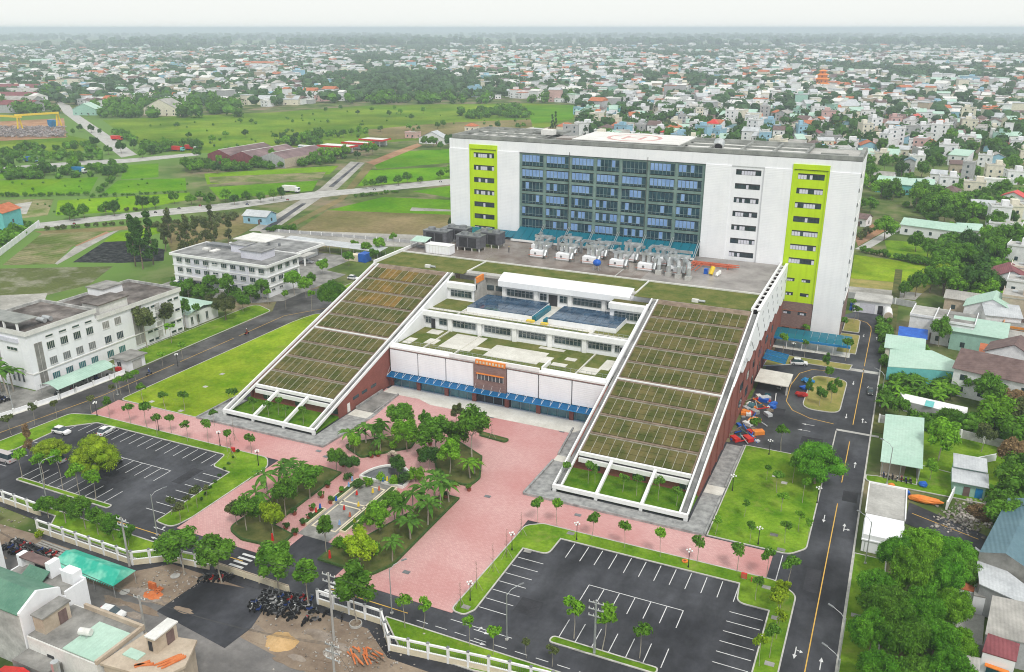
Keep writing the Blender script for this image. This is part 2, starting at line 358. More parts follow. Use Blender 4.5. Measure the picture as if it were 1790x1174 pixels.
# ================================================================ the setting: land, roads, yards, lawns
def landmat():
    m = bpy.data.materials.new('land'); m.use_nodes = True; MATS['land'] = m
    N = m.node_tree.nodes; Lk = m.node_tree.links; P = N['Principled BSDF']; P.inputs['Roughness'].default_value = .95
    P.inputs['Specular IOR Level'].default_value = .05
    geo = N.new('ShaderNodeNewGeometry')
    def noise(s, d=6):
        n = N.new('ShaderNodeTexNoise'); n.inputs['Scale'].default_value = s; n.inputs['Detail'].default_value = d; n.inputs['Roughness'].default_value = .62
        Lk.new(geo.outputs['Position'], n.inputs['Vector']); return n.outputs[0]
    def rng(src, a, b):
        r = N.new('ShaderNodeMapRange'); r.inputs[1].default_value = a; r.inputs[2].default_value = b; Lk.new(src, r.inputs[0]); return r.outputs[0]
    def mix(f, a, b):
        x = N.new('ShaderNodeMix'); x.data_type = 'RGBA'; Lk.new(f, x.inputs[0])
        for i, c in ((6,a),(7,b)):
            if isinstance(c, tuple): x.inputs[i].default_value = (*c,1)
            else: Lk.new(c, x.inputs[i])
        return x.outputs[2]
    grass = mix(rng(noise(.06,9),.35,.65), (.05,.085,.022), (.14,.20,.045))
    bare = mix(rng(noise(.03,8),.48,.64), grass, (.26,.20,.14))
    fields = mix(rng(noise(.0016,3),.52,.56), bare, (.13,.23,.05))
    sp = N.new('ShaderNodeTexVoronoi'); sp.inputs['Scale'].default_value = .03; Lk.new(geo.outputs['Position'], sp.inputs['Vector'])
    spk = mix(rng(sp.outputs['Distance'],.30,.27), fields, (.42,.42,.40))
    # roofs too far off to tell apart, only beyond the built town
    ln = N.new('ShaderNodeVectorMath'); ln.operation = 'LENGTH'; Lk.new(geo.outputs['Position'], ln.inputs[0])
    far = mix(rng(ln.outputs['Value'], 2600, 3400), fields, spk)
    Lk.new(far, P.inputs['Base Color'])
    return m
landmat()
def struct(o): return tag(o, kind='structure')
struct(MB().poly([(-30000,-200,-.06),(30000,-200,-.06),(30000,30000,-.06),(-30000,30000,-.06)]).build('ground', M['land']))

def sheet(name, poly, m, z=0.0, th=.05): return struct(MB().prism(poly, z-th, z).build(name, m))
def rect(x0, x1, y0, y1): return [(x0,y0),(x1,y0),(x1,y1),(x0,y1)]
def island(name, pts, m='lawn', kw=.22, kh=.15, kerbm='kerb'):
    poly = fillet(pts); inn = inset(poly, kw)
    n = len(poly)
    if sum(poly[i][0]*poly[(i+1)%n][1]-poly[(i+1)%n][0]*poly[i][1] for i in range(n)) < 0: poly = poly[::-1]
    mb = MB()
    vs = [(p[0],p[1],.0) for p in poly]+[(p[0],p[1],kh) for p in poly]+[(p[0],p[1],kh) for p in inn]+[(p[0],p[1],.0) for p in inn]
    fs = []
    for i in range(n):
        j = (i+1)%n
        fs += [(i,j,n+j,n+i),(n+i,n+j,2*n+j,2*n+i),(2*n+i,2*n+j,3*n+j,3*n+i)]
    mb.add(vs, fs)
    g = struct(MB().prism(inn, 0.0, kh-.03).build(name, M[m]))
    mb.build('kerb', M[kerbm], g)
    return g

# ---- compound yard
sheet('asphalt_yard', [(-150,84.5),(-128,83.5),(-126,80),(-104,80),(-100,84),(-62,84),(-56,80),(-30,80),(-8,60),(.7,60),(.7,272),(-8,272),(-30,240),(-134,240),(-134,84.5)][:12]+[(-26,242),(-26,166),(-150,166)], M['asphalt'], 0.0)
sheet('asphalt_left_lot', rect(-166,-107,88,122), M['asphalt'], .006)
sheet('left_road', [(-190,70),(-167,95),(-160.8,127),(-160.5,196),(-150,206),(-136,210),(-136,226),(-172,226),(-181,210),(-172.2,196),(-172.2,136),(-176.5,108),(-205,82)], M['asphalt_left'], .012)
sheet('pink_plaza', [(-107.3,92.2),(-52.5,92.2),(-52.5,120.4),(-11.2,120.9),(-11.2,128.4),(-24,128.4),(-56,128),(-56,160),(-107.5,160),(-104,128.2),(-161,127.6),(-160.5,119.5),(-107.3,119.6)], M['pavers'], .06)
sheet('entrance_asphalt', rect(-85.7,-73.8,86,99.7), M['asphalt'], .075)
sheet('garden_axis_path', rect(-87.0,-80.6,99.7,120.3), M['concrete_dark'], .085)
for a in (('path_line',(-86.4,-81.2,118.4,118.7)),('path_line',(-86.4,-86.1,103,118.4)),('path_line',(-81.5,-81.2,103,118.4)),('path_line',(-86.4,-81.2,110.6,110.9)),('path_line',(-86.4,-81.2,111.9,112.2)),('path_line',(-86.4,-81.2,102.7,103))):
    sheet(a[0], rect(*a[1]), M['cream_wall'], .092, .012)
# forecourt tiles and stone plinths
sheet('forecourt_tiles', [(-106.9,162.6),(-106.9,157.6),(-97,157.6),(-93,155.8),(-58,155.8),(-56.2,158.4),(-53,158.4),(-53,162.6)], M['paving_pale'], .12, .12)
sheet('stone_apron', [(-57,128.1),(-22.8,128.4),(-22.8,165),(-26.4,165),(-26.4,131.6),(-52.8,131.6),(-52.8,158),(-58.4,158),(-56.6,143.4)], M['stone_dark'], .10, .1)
sheet('stone_apron', [(-137,127.5),(-102.5,127.8),(-101.2,144.7),(-102.6,158),(-107.4,158),(-107.4,131.6),(-133.2,131.6),(-133.2,140),(-137,140)], M['stone_dark'], .10, .1)
sheet('ramp_slab', rect(-26.3,-22.9,143,146.2), M['paving_pale'], .16, .12)
sheet('ramp_slab', rect(-56.8,-52.8,142.8,145.2), M['paving_pale'], .16, .12)
sheet('ramp_slab', rect(-107.2,-102.2,143.3,146.4), M['paving_pale'], .16, .12)
def kerbwall(name, pts, w=.35, h=.5, m='stone_dark'):
    mb = MB()
    for a, b in zip(pts, pts[1:]): mb.bar((a[0],a[1],h/2),(b[0],b[1],h/2), w, h)
    return struct(mb.build(name, M[m]))
kerbwall('plinth_kerb', [(-56.9,128.2),(-22.9,128.5),(-22.9,142.8)]); kerbwall('plinth_kerb', [(-22.9,146.4),(-22.9,165)])
kerbwall('plinth_kerb', [(-56.9,128.4),(-56.7,142.6)]); kerbwall('plinth_kerb', [(-56.7,145.4),(-58.3,158)])
kerbwall('plinth_kerb', [(-136.9,139),(-136.9,127.7),(-102.6,128),(-101.4,143.2)]); kerbwall('plinth_kerb', [(-102.1,146.5),(-102.6,157.5)])
kerbwall('plinth_kerb', [(-107.1,146.6),(-107.1,157.5)], .3, .8)
sheet('planter_soil', rect(-106.9,-102.8,146.6,157.3), M['concrete_dark'], .3, .2)

# ---- kerbed lawns and islands
island('lawn_strip', [(-53.1,92.6,2.2),(-52.3,118.6,2.2),(-49.6,120.5,2),(-11.2,120.8,.5),(-9.8,120.7,1.5),(-6.2,118.3,2.5),(-6.1,58),(-9.6,58),(-9.6,112.5),(-14.4,112.5,1.6),(-14.9,117.4),(-44.9,117.2),(-45.1,112,1.6),(-49.6,111.9),(-49.6,94.2,1),(-50.6,92.4,1.2)], 'lawn')
island('lawn_strip', [(-37.1,92.3,.8),(-21.2,92.4,.7),(-21.2,93.8,.6),(-36.9,93.9,.8)], 'lawn')
island('lawn_strip', [(-112.5,92.2,1.8),(-108,91.8,2),(-107.3,96,4),(-107.4,116.5,3.5),(-110,119.6,3),(-159,119.5,1.5),(-164.8,117.5,2),(-167.2,96),(-162,96),(-160,100.5),(-159.9,112),(-155.2,116.5,.8),(-118.9,116.7,.8),(-117.7,112,1.4),(-112.9,111.4),(-112.4,94)], 'lawn')
island('lawn_strip', [(-148.6,91.8,.8),(-123.6,91.7,.7),(-123.6,93,.6),(-148.4,93,.7)], 'lawn')
island('lawn_field', [(-22.6,128.8),(-8.8,128.8,2.6),(-6.3,131.8,2.6),(-6.3,166),(-22.7,166)], 'lawn')
island('lawn_field', [(-160.9,127.8,1.6),(-137.3,127.8),(-137.2,198),(-148,203.5,3),(-158.6,199.5,3),(-160,190,8)], 'lawn_yellow')
island('lawn_strip', [(-183,146.5),(-172.6,146.5,1),(-172.6,196,2),(-182,200,3)], 'lawn')
island('lawn_strip', [(-150,208.5,2),(-137,212,1),(-136,240),(-168,244),(-168,226,2),(-152,224,2)], 'lawn')
island('dry_island', [(-14.6,190,3.4),(-6.2,190.5,3),(-6,212,3),(-14.4,212.5,3.2)], 'lawn_dry')
island('dry_island', [(-27,213),(-16.5,219.5,2.5),(-6.2,219,1),(-5.8,223.5),(-26.4,223.5)], 'lawn_dry')
island('dry_island', [(-10.8,232),(-5.6,232),(-5.6,248.5,1),(-10.8,248.5)], 'lawn_dry')
island('dry_island', [(-10.6,250.5),(-6,250.5,1),(-6.4,263,2),(-10.6,263)], 'lawn_dry')
island('lawn_strip', [(.9,60),(6,60),(6,134),(.9,134)], 'lawn')
island('lawn_strip', [(1.0,160.5,1.2),(22,160.5),(22,170),(10,172),(10,163),(3,163.5),(1.0,163)], 'lawn')
sheet('lawn_garden', [(7.6,163),(30,160),(31,195),(9.6,190)], M['lawn'], .09)
sheet('verge', rect(1.0,3.4,184,330), M['bed_grass'], .05)
island('lawn_strip', [(-143,85.9),(-130,85.9),(-127.5,82.6),(-106,82.4),(-102.5,85),(-94,85.4),(-94,87.3),(-143,87.6)], 'lawn')
island('lawn_strip', [(-61,86.9),(-56,82.6),(-44,82.6),(-20,86.5),(-20,87.4),(-61,87.4)], 'lawn')
# garden beds with low clipped edging
def bed(pts):
    g = island('garden_bed', pts, 'bed_grass', .35, .42, 'hedge'); return g
mat('hedge', (.03,.075,.015), (.07,.13,.03), scale=2.5, detail=4, rough=.95, bump=.08, bscale=6)
bed([(-98.9,95.6,2.6),(-94.4,93.9,2.5),(-86.9,94.6),(-87.2,98.9),(-92.3,100),(-92.5,120.4),(-98.2,120.9)])
bed([(-99.3,130.2,1.5),(-92.6,127.2,1),(-85.6,135.2),(-87.2,142.8),(-96.4,133.8)])
bed([(-80.7,135.6,1),(-74.2,126.2,1),(-67.1,126.2,2),(-66.8,130,2),(-70.4,138),(-78,142)])
bed([(-79,94.7),(-72,94.6,1),(-68.6,94.7,1.5),(-66.8,98.6,2),(-66.9,121.6),(-70.5,121.6),(-75.5,104),(-79,100)])
bed([(-75.5,146.3,.5),(-68.9,145.6,.8),(-68.6,147.2,.5),(-75.5,148)])
# narrow planters along the axis path
for x0, x1, y0, y1 in ((-88.4,-87.0,102.4,108),(-88.4,-87.0,110.3,119.6),(-80.6,-79.3,103,119.8)):
    p = struct(MB().box(x0,x0+.2,y0,y1,0,.5).box(x1-.2,x1,y0,y1,0,.5).box(x0+.2,x1-.2,y0,y0+.2,0,.5).box(x0+.2,x1-.2,y1-.2,y1,0,.5).build('path_planter', M['cream_wall']))
    B(x0+.2,x1-.2,y0+.2,y1-.2,.05,.42).build('planter_bed', M['hedge'], p)
# ---- painted markings
def line(x0, y0, x1, y1, w=.13, m='white_line', z=.012, name='parking_line'):
    return struct(MB().bar((x0,y0,z-.004),(x1,y1,z-.004), w, .008).build(name, M[m]))
for i in range(12): line(-42.3+2.5*i,117.0,-42.3+2.5*i,112.6)
for i in range(7): line(-49.5,109.4-2.36*i,-44.9,109.4-2.36*i)
for i in range(10): line(-14.85,110-2.36*i,-10,110-2.36*i)
for i in range(7): line(-36.2+2.5*i,107.3,-36.2+2.5*i,103)
line(-36.26,107.3,-21.14,107.3)
for i in range(7): line(-36+2.5*i,98.2,-36+2.5*i,94)
for i in range(17): line(-158.2+2.5*i if i else -158.2,116.3,-158.2+2.5*i,112.1, z=.018)
for i in range(7): line(-117.4,109.1-2.37*i,-112.8,109.1-2.37*i, z=.018)
for i in range(6): line(-159.7,104.4-2.4*i,-155.2,104.4-2.4*i, z=.018)
for i in range(8): line(-141.4+2.5*i,107.2,-141.4+2.5*i,102.8, z=.018)
line(-141.46,107.2,-123.84,107.2, z=.018)
for i in range(10): line(-148.6+2.5*i,97.4,-148.6+2.5*i,93.2, z=.018)
for y0, y1 in ((60,149.5),(158,177),(186,222),(224,254)): line(-3.0,y0,-3.0,y1,.16,'yellow_line',name='centre_line')
mbc = [(-3.0,254),(-3.3,258),(-4.6,261.5),(-7.5,263.5),(-12,264)]
for a, b in zip(mbc, mbc[1:]): line(*a,*b,.16,'yellow_line',name='centre_line')
arc = [(-19,175),(-19.3,186),(-18.8,192)]
pts = [(-6.9,184.6),(-12,185.4),(-16.2,188.3),(-18.2,193),(-18.6,203),(-17.6,212),(-15,216),(-11,216.8)]
for a, b in zip(pts, pts[1:]): line(*a,*b,.16,'yellow_line',name='lane_line')
for a, b in (((-196,80),(-171,100)),((-171,100),(-166.6,128)),((-166.6,128),(-166.2,150)),((-166.2,152),(-166,172)),((-166,174),(-166,194)),((-166,194),(-158,207))): line(*a,*b,.14,'yellow_line',.022,'centre_line')
for x0, x1 in ((-72.5,-58.5),(-124,-90)): line(x0,89.4,x1,89.4,.16,'yellow_line',.02,'centre_line')
line(-52,90.9,-42,90.9,.12,'white_line',name='edge_line')
for i in range(10): line(-56.5+3.2*i,88.6,-54.6+3.2*i,88.6,.12,name='lane_dash')
for i in range(7): line(-118-3.4*i,89.9,-116.2-3.4*i,89.9,.12,name='lane_dash',z=.02)
line(-9.75,120.9,-9.75,128.4,.14,name='crossing_line')
for i in range(4): line(-91.5,87.9+1.05*i,-88.7,87.9+1.05*i,.5,name='crossing_bar',z=.03); line(-73.2,87.7+1.1*i,-71.4,87.7+1.1*i,.5,name='crossing_bar',z=.03)
def arrow(x, y, rz, kind='straight'):
    mb = MB(); z0, z1 = .012, .02
    mb.prism([(-.09,-1.6),(.09,-1.6),(.09,.5),(-.09,.5)], z0, z1); mb.prism([(-.38,.5),(.38,.5),(0,1.6)], z0, z1)
    if kind != 'straight':
        s = 1 if kind == 'right' else -1
        mb.prism([(0.09*s,-.9),(.75*s,-.75),(.75*s,-.55),(.09*s,-.7)], z0, z1); mb.prism([(.7*s,-1.05),(1.25*s,-.6),(.7*s,-.2)], z0, z1)
    struct(mb.build('road_arrow', M['white_line'], None, (x,y,0.012), rz, (.8,.85,1)))
for y, k in ((143,'straight'),(190,'straight'),(211,'straight'),(249,'straight'),(104.8,'left')): arrow(-4.7,y,math.pi,k)
for y, k in ((141.5,'right'),(166.5,'straight'),(189,'right'),(209,'right'),(248,'right'),(104,'straight')): arrow(-1.2,y,0,k)
arrow(-46,88.0,-math.pi/2,'straight'); arrow(-46.5,90.3,-math.pi/2,'left'); arrow(-108,88.3,math.pi/2); arrow(-110,90.8,math.pi/2,'right')
arrow(-12.5,178.5,math.pi/2); arrow(-12,181.8,math.pi/2); arrow(-20.5,200.5,0,'left')
for (x0,x1,y0,y1) in ((-6.1,.6,219.4,221.2),(-6.1,2.5,181.5,182.4)): sheet('concrete_band', rect(x0,x1,y0,y1), M['concrete'], .012, .02)
struct(B(.7,1.0,60,266,0,.16).build('kerb', M['kerb'])); struct(B(-6.2,-5.95,166,181,0,.14).build('kerb', M['kerb']))
# manholes and gratings
def grate(x, y, w=1.2, d=.8, z=.09, m='steel_dark'):
    g = struct(B(-w/2,w/2,-d/2,d/2,0,.02).build('drain_cover', M[m], None, (x,y,z)))
for x, y in ((-62.6,124.6),(-24,127),(-45,125.6),(-102.4,126.2),(-99.5,124.8),(-64,98),(-77,155.8),(-60,155.8),(-108.2,93.3)): grate(x,y)
for x, y in ((-8.3,111.2),(-7.6,100.9),(-10.2,129.7),(-12,133.8),(-10.8,118.2),(-51.2,94.2),(-48.6,111.5),(-44,119.5),(2.4,116.8)): grate(x,y,1.3,.9,.13,'concrete_dark')
for x, y in ((-15,155),(-13,153),(-153,130),(-150,150),(-148,142),(-143,129)): grate(x,y,1.1,1.0,.13,'concrete')
# ---- street and dirt in front of the wall
sheet('dirt_verge', [(-200,77),(-128,80.6),(-105,80),(-101,84),(-62,85),(-56.5,81),(-20,80),(-20,58),(-60,58),(-200,74)], M['dirt'], -.02)
sheet('street', [(-260,66),(-125,69.5),(-84,62),(-20,38),(-20,56),(-62,72.6),(-84,75.6),(-112,74.6),(-260,82)], M['asphalt_old'], -.005)
sheet('street_apron', [(-92.4,82.6),(-73.2,86),(-73.2,84),(-79,82),(-77.5,77),(-78,72),(-93,74)], M['asphalt'], .02)
sheet('gate_apron', rect(-92,-72.2,84.6,87.6), M['asphalt'], .03)

mat('asphalt_patch', (.022,.022,.026), (.045,.045,.052), scale=.3, detail=6, rough=.8, fine=.2)
for k, (x0,x1,y0,y1) in enumerate(((-5.6,-3.4,120,126.5),(-2.4,.2,151,155),(-26,-23.4,98.5,101),(-44.5,-41,96.5,100.2),(-134,-129.5,98.8,101.4),(-12.5,-8.2,172,175.6),(-21,-17.6,184,188),(-120.5,-118.2,104,110),(-68,-63,87.8,89.1))): sheet('asphalt_patch', rect(x0,x1,y0,y1), M['asphalt_patch'], .0105+.0002*k if x0 > -108 else .0135, .01)
# ================================================================ the long building with two sloping planted roofs
XL0, XL1, XR0, XR1 = -133.0, -107.6, -52.5, -26.6
SL = lambda y: 1.3 + .3*(y-132)
YT = 195.0                                       # where the slopes meet the flat roof (z = 20.2)
ZT = SL(YT)
pod = empty('green_roof_podium', (-79.8,132,0), label='wide low white and brick building with two sloping planted roofs before the tower', cat='building')
PO = Vector(pod.location)
def part(mb, name, m, parent=None):              # a part given in world coordinates
    o = mb.build(name, M[m] if isinstance(m, str) else m)
    o.parent = parent or pod
    base = PO if (parent is None or parent is pod) else Vector((0,0,0))
    o.location = -PO if (parent is None or parent is pod) else (0,0,0)
    return o
def sbeam(x, y0, y1, w, h, dz=0.0): return MB().bar((x,y0,SL(y0)+dz-h/2),(x,y1,SL(y1)+dz-h/2), w, h)
for wi, (x0, x1) in enumerate(((XL0,XL1),(XR0,XR1))):
    # side beams in pairs
    for xs, s in ((x0,1),(x1,-1)):
        part(sbeam(xs+.15*s,132,YT,.3,.6,.05), 'side_beam', 'white_trim'); part(sbeam(xs+1.6*s,132.2,YT,.3,.55,0), 'side_beam', 'white_trim')
        part(MB().extr([(132.5,SL(132.5)-.72),(YT,ZT-.72),(YT,ZT-.66),(132.5,SL(132.5)-.66)], 'x', xs+.5*s if s>0 else xs-1.42, xs+1.42 if s>0 else xs-.5), 'gutter', 'roof_grey')
    # front pergola
    part(B(x0,x1,131.7,132.3,.55,1.35), 'front_beam', 'white_trim')
    for t in (0,1/3,2/3,1): part(B(x0+t*(x1-x0)-.3 if 0<t<1 else (x0+.05 if t==0 else x1-.75), x0+t*(x1-x0)+.3 if 0<t<1 else (x0+.75 if t==0 else x1-.05),131.75,132.25,.0,.55), 'post', 'white_trim')
    for t in (1/3,2/3): part(sbeam(x0+t*(x1-x0),132.3,141,.55,.7,0), 'rafter', 'white_trim')
    part(B(x0+1.9,x1-1.9,140.9,141.5,SL(141)-.45,SL(141)+.25), 'eave_beam', 'white_trim'); part(B(x0+1.9,x1-1.9,140.6,141.3,SL(141)-1.75,SL(141)-.85), 'eave_beam', 'white_trim')
    part(B(x0+2,x1-2,141.0,141.3,SL(141)-.85,SL(141)-.45), 'eave_gap', 'dark_gap')
    lw = part(B(x0+.3,x1-.3,132.4,141.5,.05,.25), 'courtyard_lawn', 'lawn_dark')
    # planted roof
    part(MB().extr([(141.2,SL(141.2)-.75),(YT,ZT-.75),(YT,ZT-.12),(141.2,SL(141.2)-.12)], 'x', x0+1.9, x1-1.9), 'roof_slab', 'roof_soil')
    n = 12; xa, xb = x0+2.1, x1-2.1; w = (xb-xa)/n
    tray = MB().box(-w/2+.06,w/2-.06,-2.45,-.9,0,.16).box(-w/2+.06,w/2-.06,-.82,.75,0,.16).box(-w/2+.06,w/2-.06,.83,2.4,0,.16).mesh('planting_tray')
    rail = B(-.04,.04,-2.5,2.45,0,.21).mesh('roof_rail')
    ang = math.atan(.3)
    bands = [141.25+5.72*k for k in range(4)]+[164.7+5.76*k for k in range(5)]
    skip = lambda x, y: False
    for bi, yb in enumerate(bands):
        yc = yb+2.85
        for c in range(n):
            # the upper inner corner of each slope is cut by the court
            X = xa+(c+.5)*w
            o = link('planting_tray', tray, M['planting']); o.parent = pod; o.location = Vector((X,yc,SL(yc)-.10))-PO; o.rotation_euler = (ang,0,0)
            if wi == 0 and bi >= 6 and 2 <= c <= 8 and rnd.random() < .75:
                o.material_slots[0].link = 'OBJECT'; o.material_slots[0].material = M['planting_orange']
            if c:
                o = link('roof_rail', rail, M['rail_paint']); o.parent = pod; o.location = Vector((xa+c*w,yc,SL(yc)-.10))-PO; o.rotation_euler = (ang,0,0)
        if bi not in (0,4):
            part(MB().bar((xa,yb,SL(yb)-.03),(xb,yb,SL(yb)-.03), .34, .2), 'roof_walkway', 'roof_soil'); part(MB().bar((xa,yb-.42,SL(yb-.42)+.02),(xb,yb-.42,SL(yb-.42)+.02), .10, .18), 'walkway_edge', 'rail_paint')
    part(MB().bar((x0+1.7,164.2,SL(164.2)+.1),(x1-1.7,164.2,SL(164.2)+.02), .24, .3), 'cross_beam', 'white_trim')
    # walls under the slope
    part(B(x0+.6,x1-.6,141.55,141.9,0,SL(141.5)-.7), 'front_wall', 'red_brick')
    for k in range(3):
        xc = x0+3.5+k*9.2
        f = part(B(xc,xc+2.6,141.43,141.55,.7,2.1), 'window', 'glass_dark')
        part(B(xc+1.25,xc+1.35,141.39,141.43,.7,2.1), 'window_bar', 'white_trim', f)
# inner flank of the left wing (brick, seen from the plaza) and its openings
part(MB().extr([(141,0),(162.4,0),(162.4,SL(162.4)-.75),(141,SL(141)-.75)], 'x', XL1-.5, XL1-.15), 'side_wall', 'red_brick')
for y in (146.5,150,153.8): part(B(XL1-.16,XL1-.08,y,y+2.2,2.3,3.0), 'window', 'glass_dark')
part(B(XL1-.16,XL1-.05,144.1,145.1,.2,2.3), 'door', 'off_white')
part(MB().extr([(141,0),(162.4,0),(162.4,SL(162.4)-.75),(141,SL(141)-.75)], 'x', XR0+.15, XR0+.5), 'side_wall', 'red_brick')
part(MB().extr([(141,0),(YT,0),(YT,ZT-.75),(141,SL(141)-.75)], 'x', XL0+.1, XL0+.5), 'side_wall', 'red_brick')
# east flank: brick below, white screen with slots above
part(MB().extr([(141,0),(240.8,0),(240.8,19.4),(YT,19.4),(141,SL(141)-.75)], 'x', XR1-.55, XR1-.2), 'side_wall', 'red_brick')
zig = [(168,SL(168)-.3),(175,SL(175)-1.2)]
for k in range(8):
    y = 176+k*8; zb = max(10.2,11.6-.15*k); zig += [(y,zb+.5),(y+2.2,zb-.35),(y+5.6,zb+.1),(y+6.2,zb+.75)]
zig += [(240.6,10.2),(240.6,20.4),(209,20.4),(YT,ZT+.1)]
part(MB().extr(zig, 'x', XR1-.12, XR1+.12), 'screen_wall', 'white_wall')
for k in range(26):
    y = 178+2.4*k; zt = SL(min(y,YT))-1.2-(k%3)*max(.5,(SL(min(y,YT))-13)/3)
    part(MB().extr([(y,zt-1.0),(y+.55,zt-.85),(y+.55,zt+.1),(y,zt-.05)], 'x', XR1+.12, XR1+.14), 'slot', 'dark_gap')
for y in (150,156,162,168,175,182,189,196,203,210,217,224): part(B(XR1-.2,XR1-.02,y,y+.7,0,10.6 if y>168 else SL(y)-1.6), 'pier', 'red_brick')
for y in (178,186,194,202,212,222):
    part(B(XR1-.19,XR1-.1,y,y+3.4,2.2,4.2), 'window', 'glass_dark')
    part(B(XR1-.19,XR1-.1,y,y+3.4,6.4,8.2), 'window', 'glass_dark')
part(B(XR1-.6,XR1+.15,YT-.2,240.8,20.4,20.75), 'parapet', 'white_trim'); part(B(XR1-2,XR1-1.5,YT-.2,240.8,20.2,20.9), 'parapet', 'white_trim')
for k in range(12): part(B(XR1-1.5,XR1-.6,YT+1+3.8*k,YT+1.5+3.8*k,20.3,20.55), 'parapet_tie', 'white_trim')
part(B(XL0,XL0+.5,YT-.2,240.8,19.4,20.9), 'parapet', 'white_trim')
# ---- flat upper roof
part(B(XL0+.5,XL1+.2,YT,240.8,19.3,20.0), 'roof_slab', 'concrete'); part(B(XR0-.2,XR1-2,YT,240.8,19.3,20.0), 'roof_slab', 'concrete')
part(B(XL1+.2,XR0-.2,197.2,240.8,19.3,20.0), 'roof_slab', 'concrete')
part(B(XL0+.6,-104.8,YT+.4,209,20.0,20.12), 'roof_grass', 'roof_grass'); part(B(-104.5,-57.4,199.6,209,20.0,20.14), 'roof_grass', 'roof_grass'); part(B(-57.1,XR1-2.1,YT+.4,209,20.0,20.12), 'roof_grass', 'roof_grass')
part(B(XL0+.5,XR1-2,209.1,209.5,20.0,20.45), 'roof_kerb', 'off_white')
for x in (-104.8,-57.4): part(B(x,x+.35,197.5,209.1,20.0,20.4), 'roof_kerb', 'off_white')
part(B(XL0+.5,-60,209.6,240.6,20.0,20.05), 'roof_deck', 'deck_wet'); part(B(-60,XR1-2,209.6,240.6,20.0,20.06), 'roof_deck', 'deck_grey')
part(B(-67.1,-66.8,209.6,220,20.05,20.2), 'roof_kerb', 'concrete')
# ---- middle: facade, terraces
xm0, xm1 = XL1+.2, XR0-.2
part(B(xm0,xm1,162.5,163.0,0,9.6), 'facade_wall', 'dark_gap')
xs = [xm0+.1]
segs = [(-107.3,-99.8),(-99.5,-92.2),(-91.9,-84.7),(-76.1,-68.5),(-68.2,-60.5),(-60.2,-52.7)]
for a, b in segs:
    part(B(a,b,162.0,162.45,3.9,9.5), 'cladding_panel', 'white_ribbed')
part(B(-84.55,-76.25,161.7,162.45,2.9,9.75), 'brick_bay', 'brown_brick')
w = part(B(-83.4,-76.9,161.58,161.7,6.1,7.5), 'window', 'glass_dark')
for k in range(8): part(B(-83.4+.93*k-.04,-83.4+.93*k+.04,161.5,161.58,6.1,7.5), 'window_bar', 'off_white', w)
part(B(-83.7,-76.7,161.3,161.7,7.5,7.65), 'lintel', 'orange_paint')
sg = part(B(-83.9,-76.4,161.5,161.9,9.85,10.9), 'letter_sign', 'orange_paint')
for k in range(9): part(B(-83.6+.8*k,-83.15+.8*k,161.44,161.5,10.1,10.65), 'sign_letter', 'cream_wall', sg)
part(B(xm0,xm1,162.1,163.2,9.6,10.25), 'cornice', 'white_trim'); part(B(xm0,xm1,161.95,162.1,9.65,9.85), 'cornice_lip', 'brown_brick')
for k in range(24):
    x = -106.9+k*2.27
    if not (-85 < x < -76): part(B(x,x+2.1,162.3,162.48,.15,3.2), 'glass_panel', 'glass_teal')
    part(B(x-.06,x+.06,162.22,162.3,.15,3.3), 'mullion', 'mullion')
for x in (-107.2,-99.65,-92,-84.6,-76.2,-68.3,-60.3,-53.4): part(B(x-.5,x+.5,161.9,162.45,0,3.6), 'brick_pier', 'red_brick')
for k in range(26):
    x = -107.4+k*2.13
    part(MB().extr([(160.1,3.2),(162.3,3.75),(162.3,3.8),(160.1,3.25)], 'x', x+.03, x+2.08), 'canopy_sheet', 'canopy_blue')
    part(MB().bar((x,160.2,3.29),(x,162.3,3.84),.05,.06).bar((x,160.2,3.3),(x,162,5.2),.03), 'canopy_rib', 'white_trim')
part(B(xm0,xm1,160.0,160.1,3.12,3.3), 'canopy_edge', 'blue_sheet')
# terrace one
part(B(xm0,xm1,163.0,178.5,9.4,10.0), 'terrace_floor', 'roof_grass')
for a in ((-106.5,-104.2,166,170),(-101.5,-98.5,168,171.5),(-97,-88.5,167.3,177.2),(-88.4,-84.6,169.5,171),(-84.5,-70.8,166.4,174.2),(-70.8,-68.6,168,172),(-67.8,-64.2,167.6,169.4),(-66,-63.4,171.8,173.6),(-60.4,-56.4,166,169.8),(-57,-54.6,169.8,176),(-104.5,-101,174.6,177.6),(-74.5,-68,176.4,177.8)):
    part(B(*a,10.0,10.07), 'terrace_paving', 'paving_pale')
for x in (-99.6,-60.6,-91): part(B(x-.15,x+.15,163.3,178.3,10.0,10.3), 'terrace_kerb', 'paving_pale')
part(B(xm0,-91,163.2,163.7,10.0,10.7), 'terrace_parapet', 'white_trim'); part(B(-68.2,xm1,163.2,163.7,10.0,10.7), 'terrace_parapet', 'white_trim'); part(B(-91,-68.2,161.9,162.4,10.25,11.1), 'terrace_parapet', 'white_trim')
part(B(-68.4,-68,163.7,168.5,10,10.9), 'terrace_parapet', 'white_trim')
def rail(x0, x1, y, z):
    mb = MB().bar((x0,y,z+1),(x1,y,z+1),.05).bar((x0,y,z+.5),(x1,y,z+.5),.03)
    n = max(2,int(abs(x1-x0)/1.2))
    for k in range(n+1): x = x0+(x1-x0)*k/n; mb.bar((x,y,z),(x,y,z+1),.05)
    part(mb, 'guard_rail', 'steel')
rail(-106.8,-92,165.2,10); rail(-67,-53.2,165.2,10); rail(-96,-70,164.4,10)
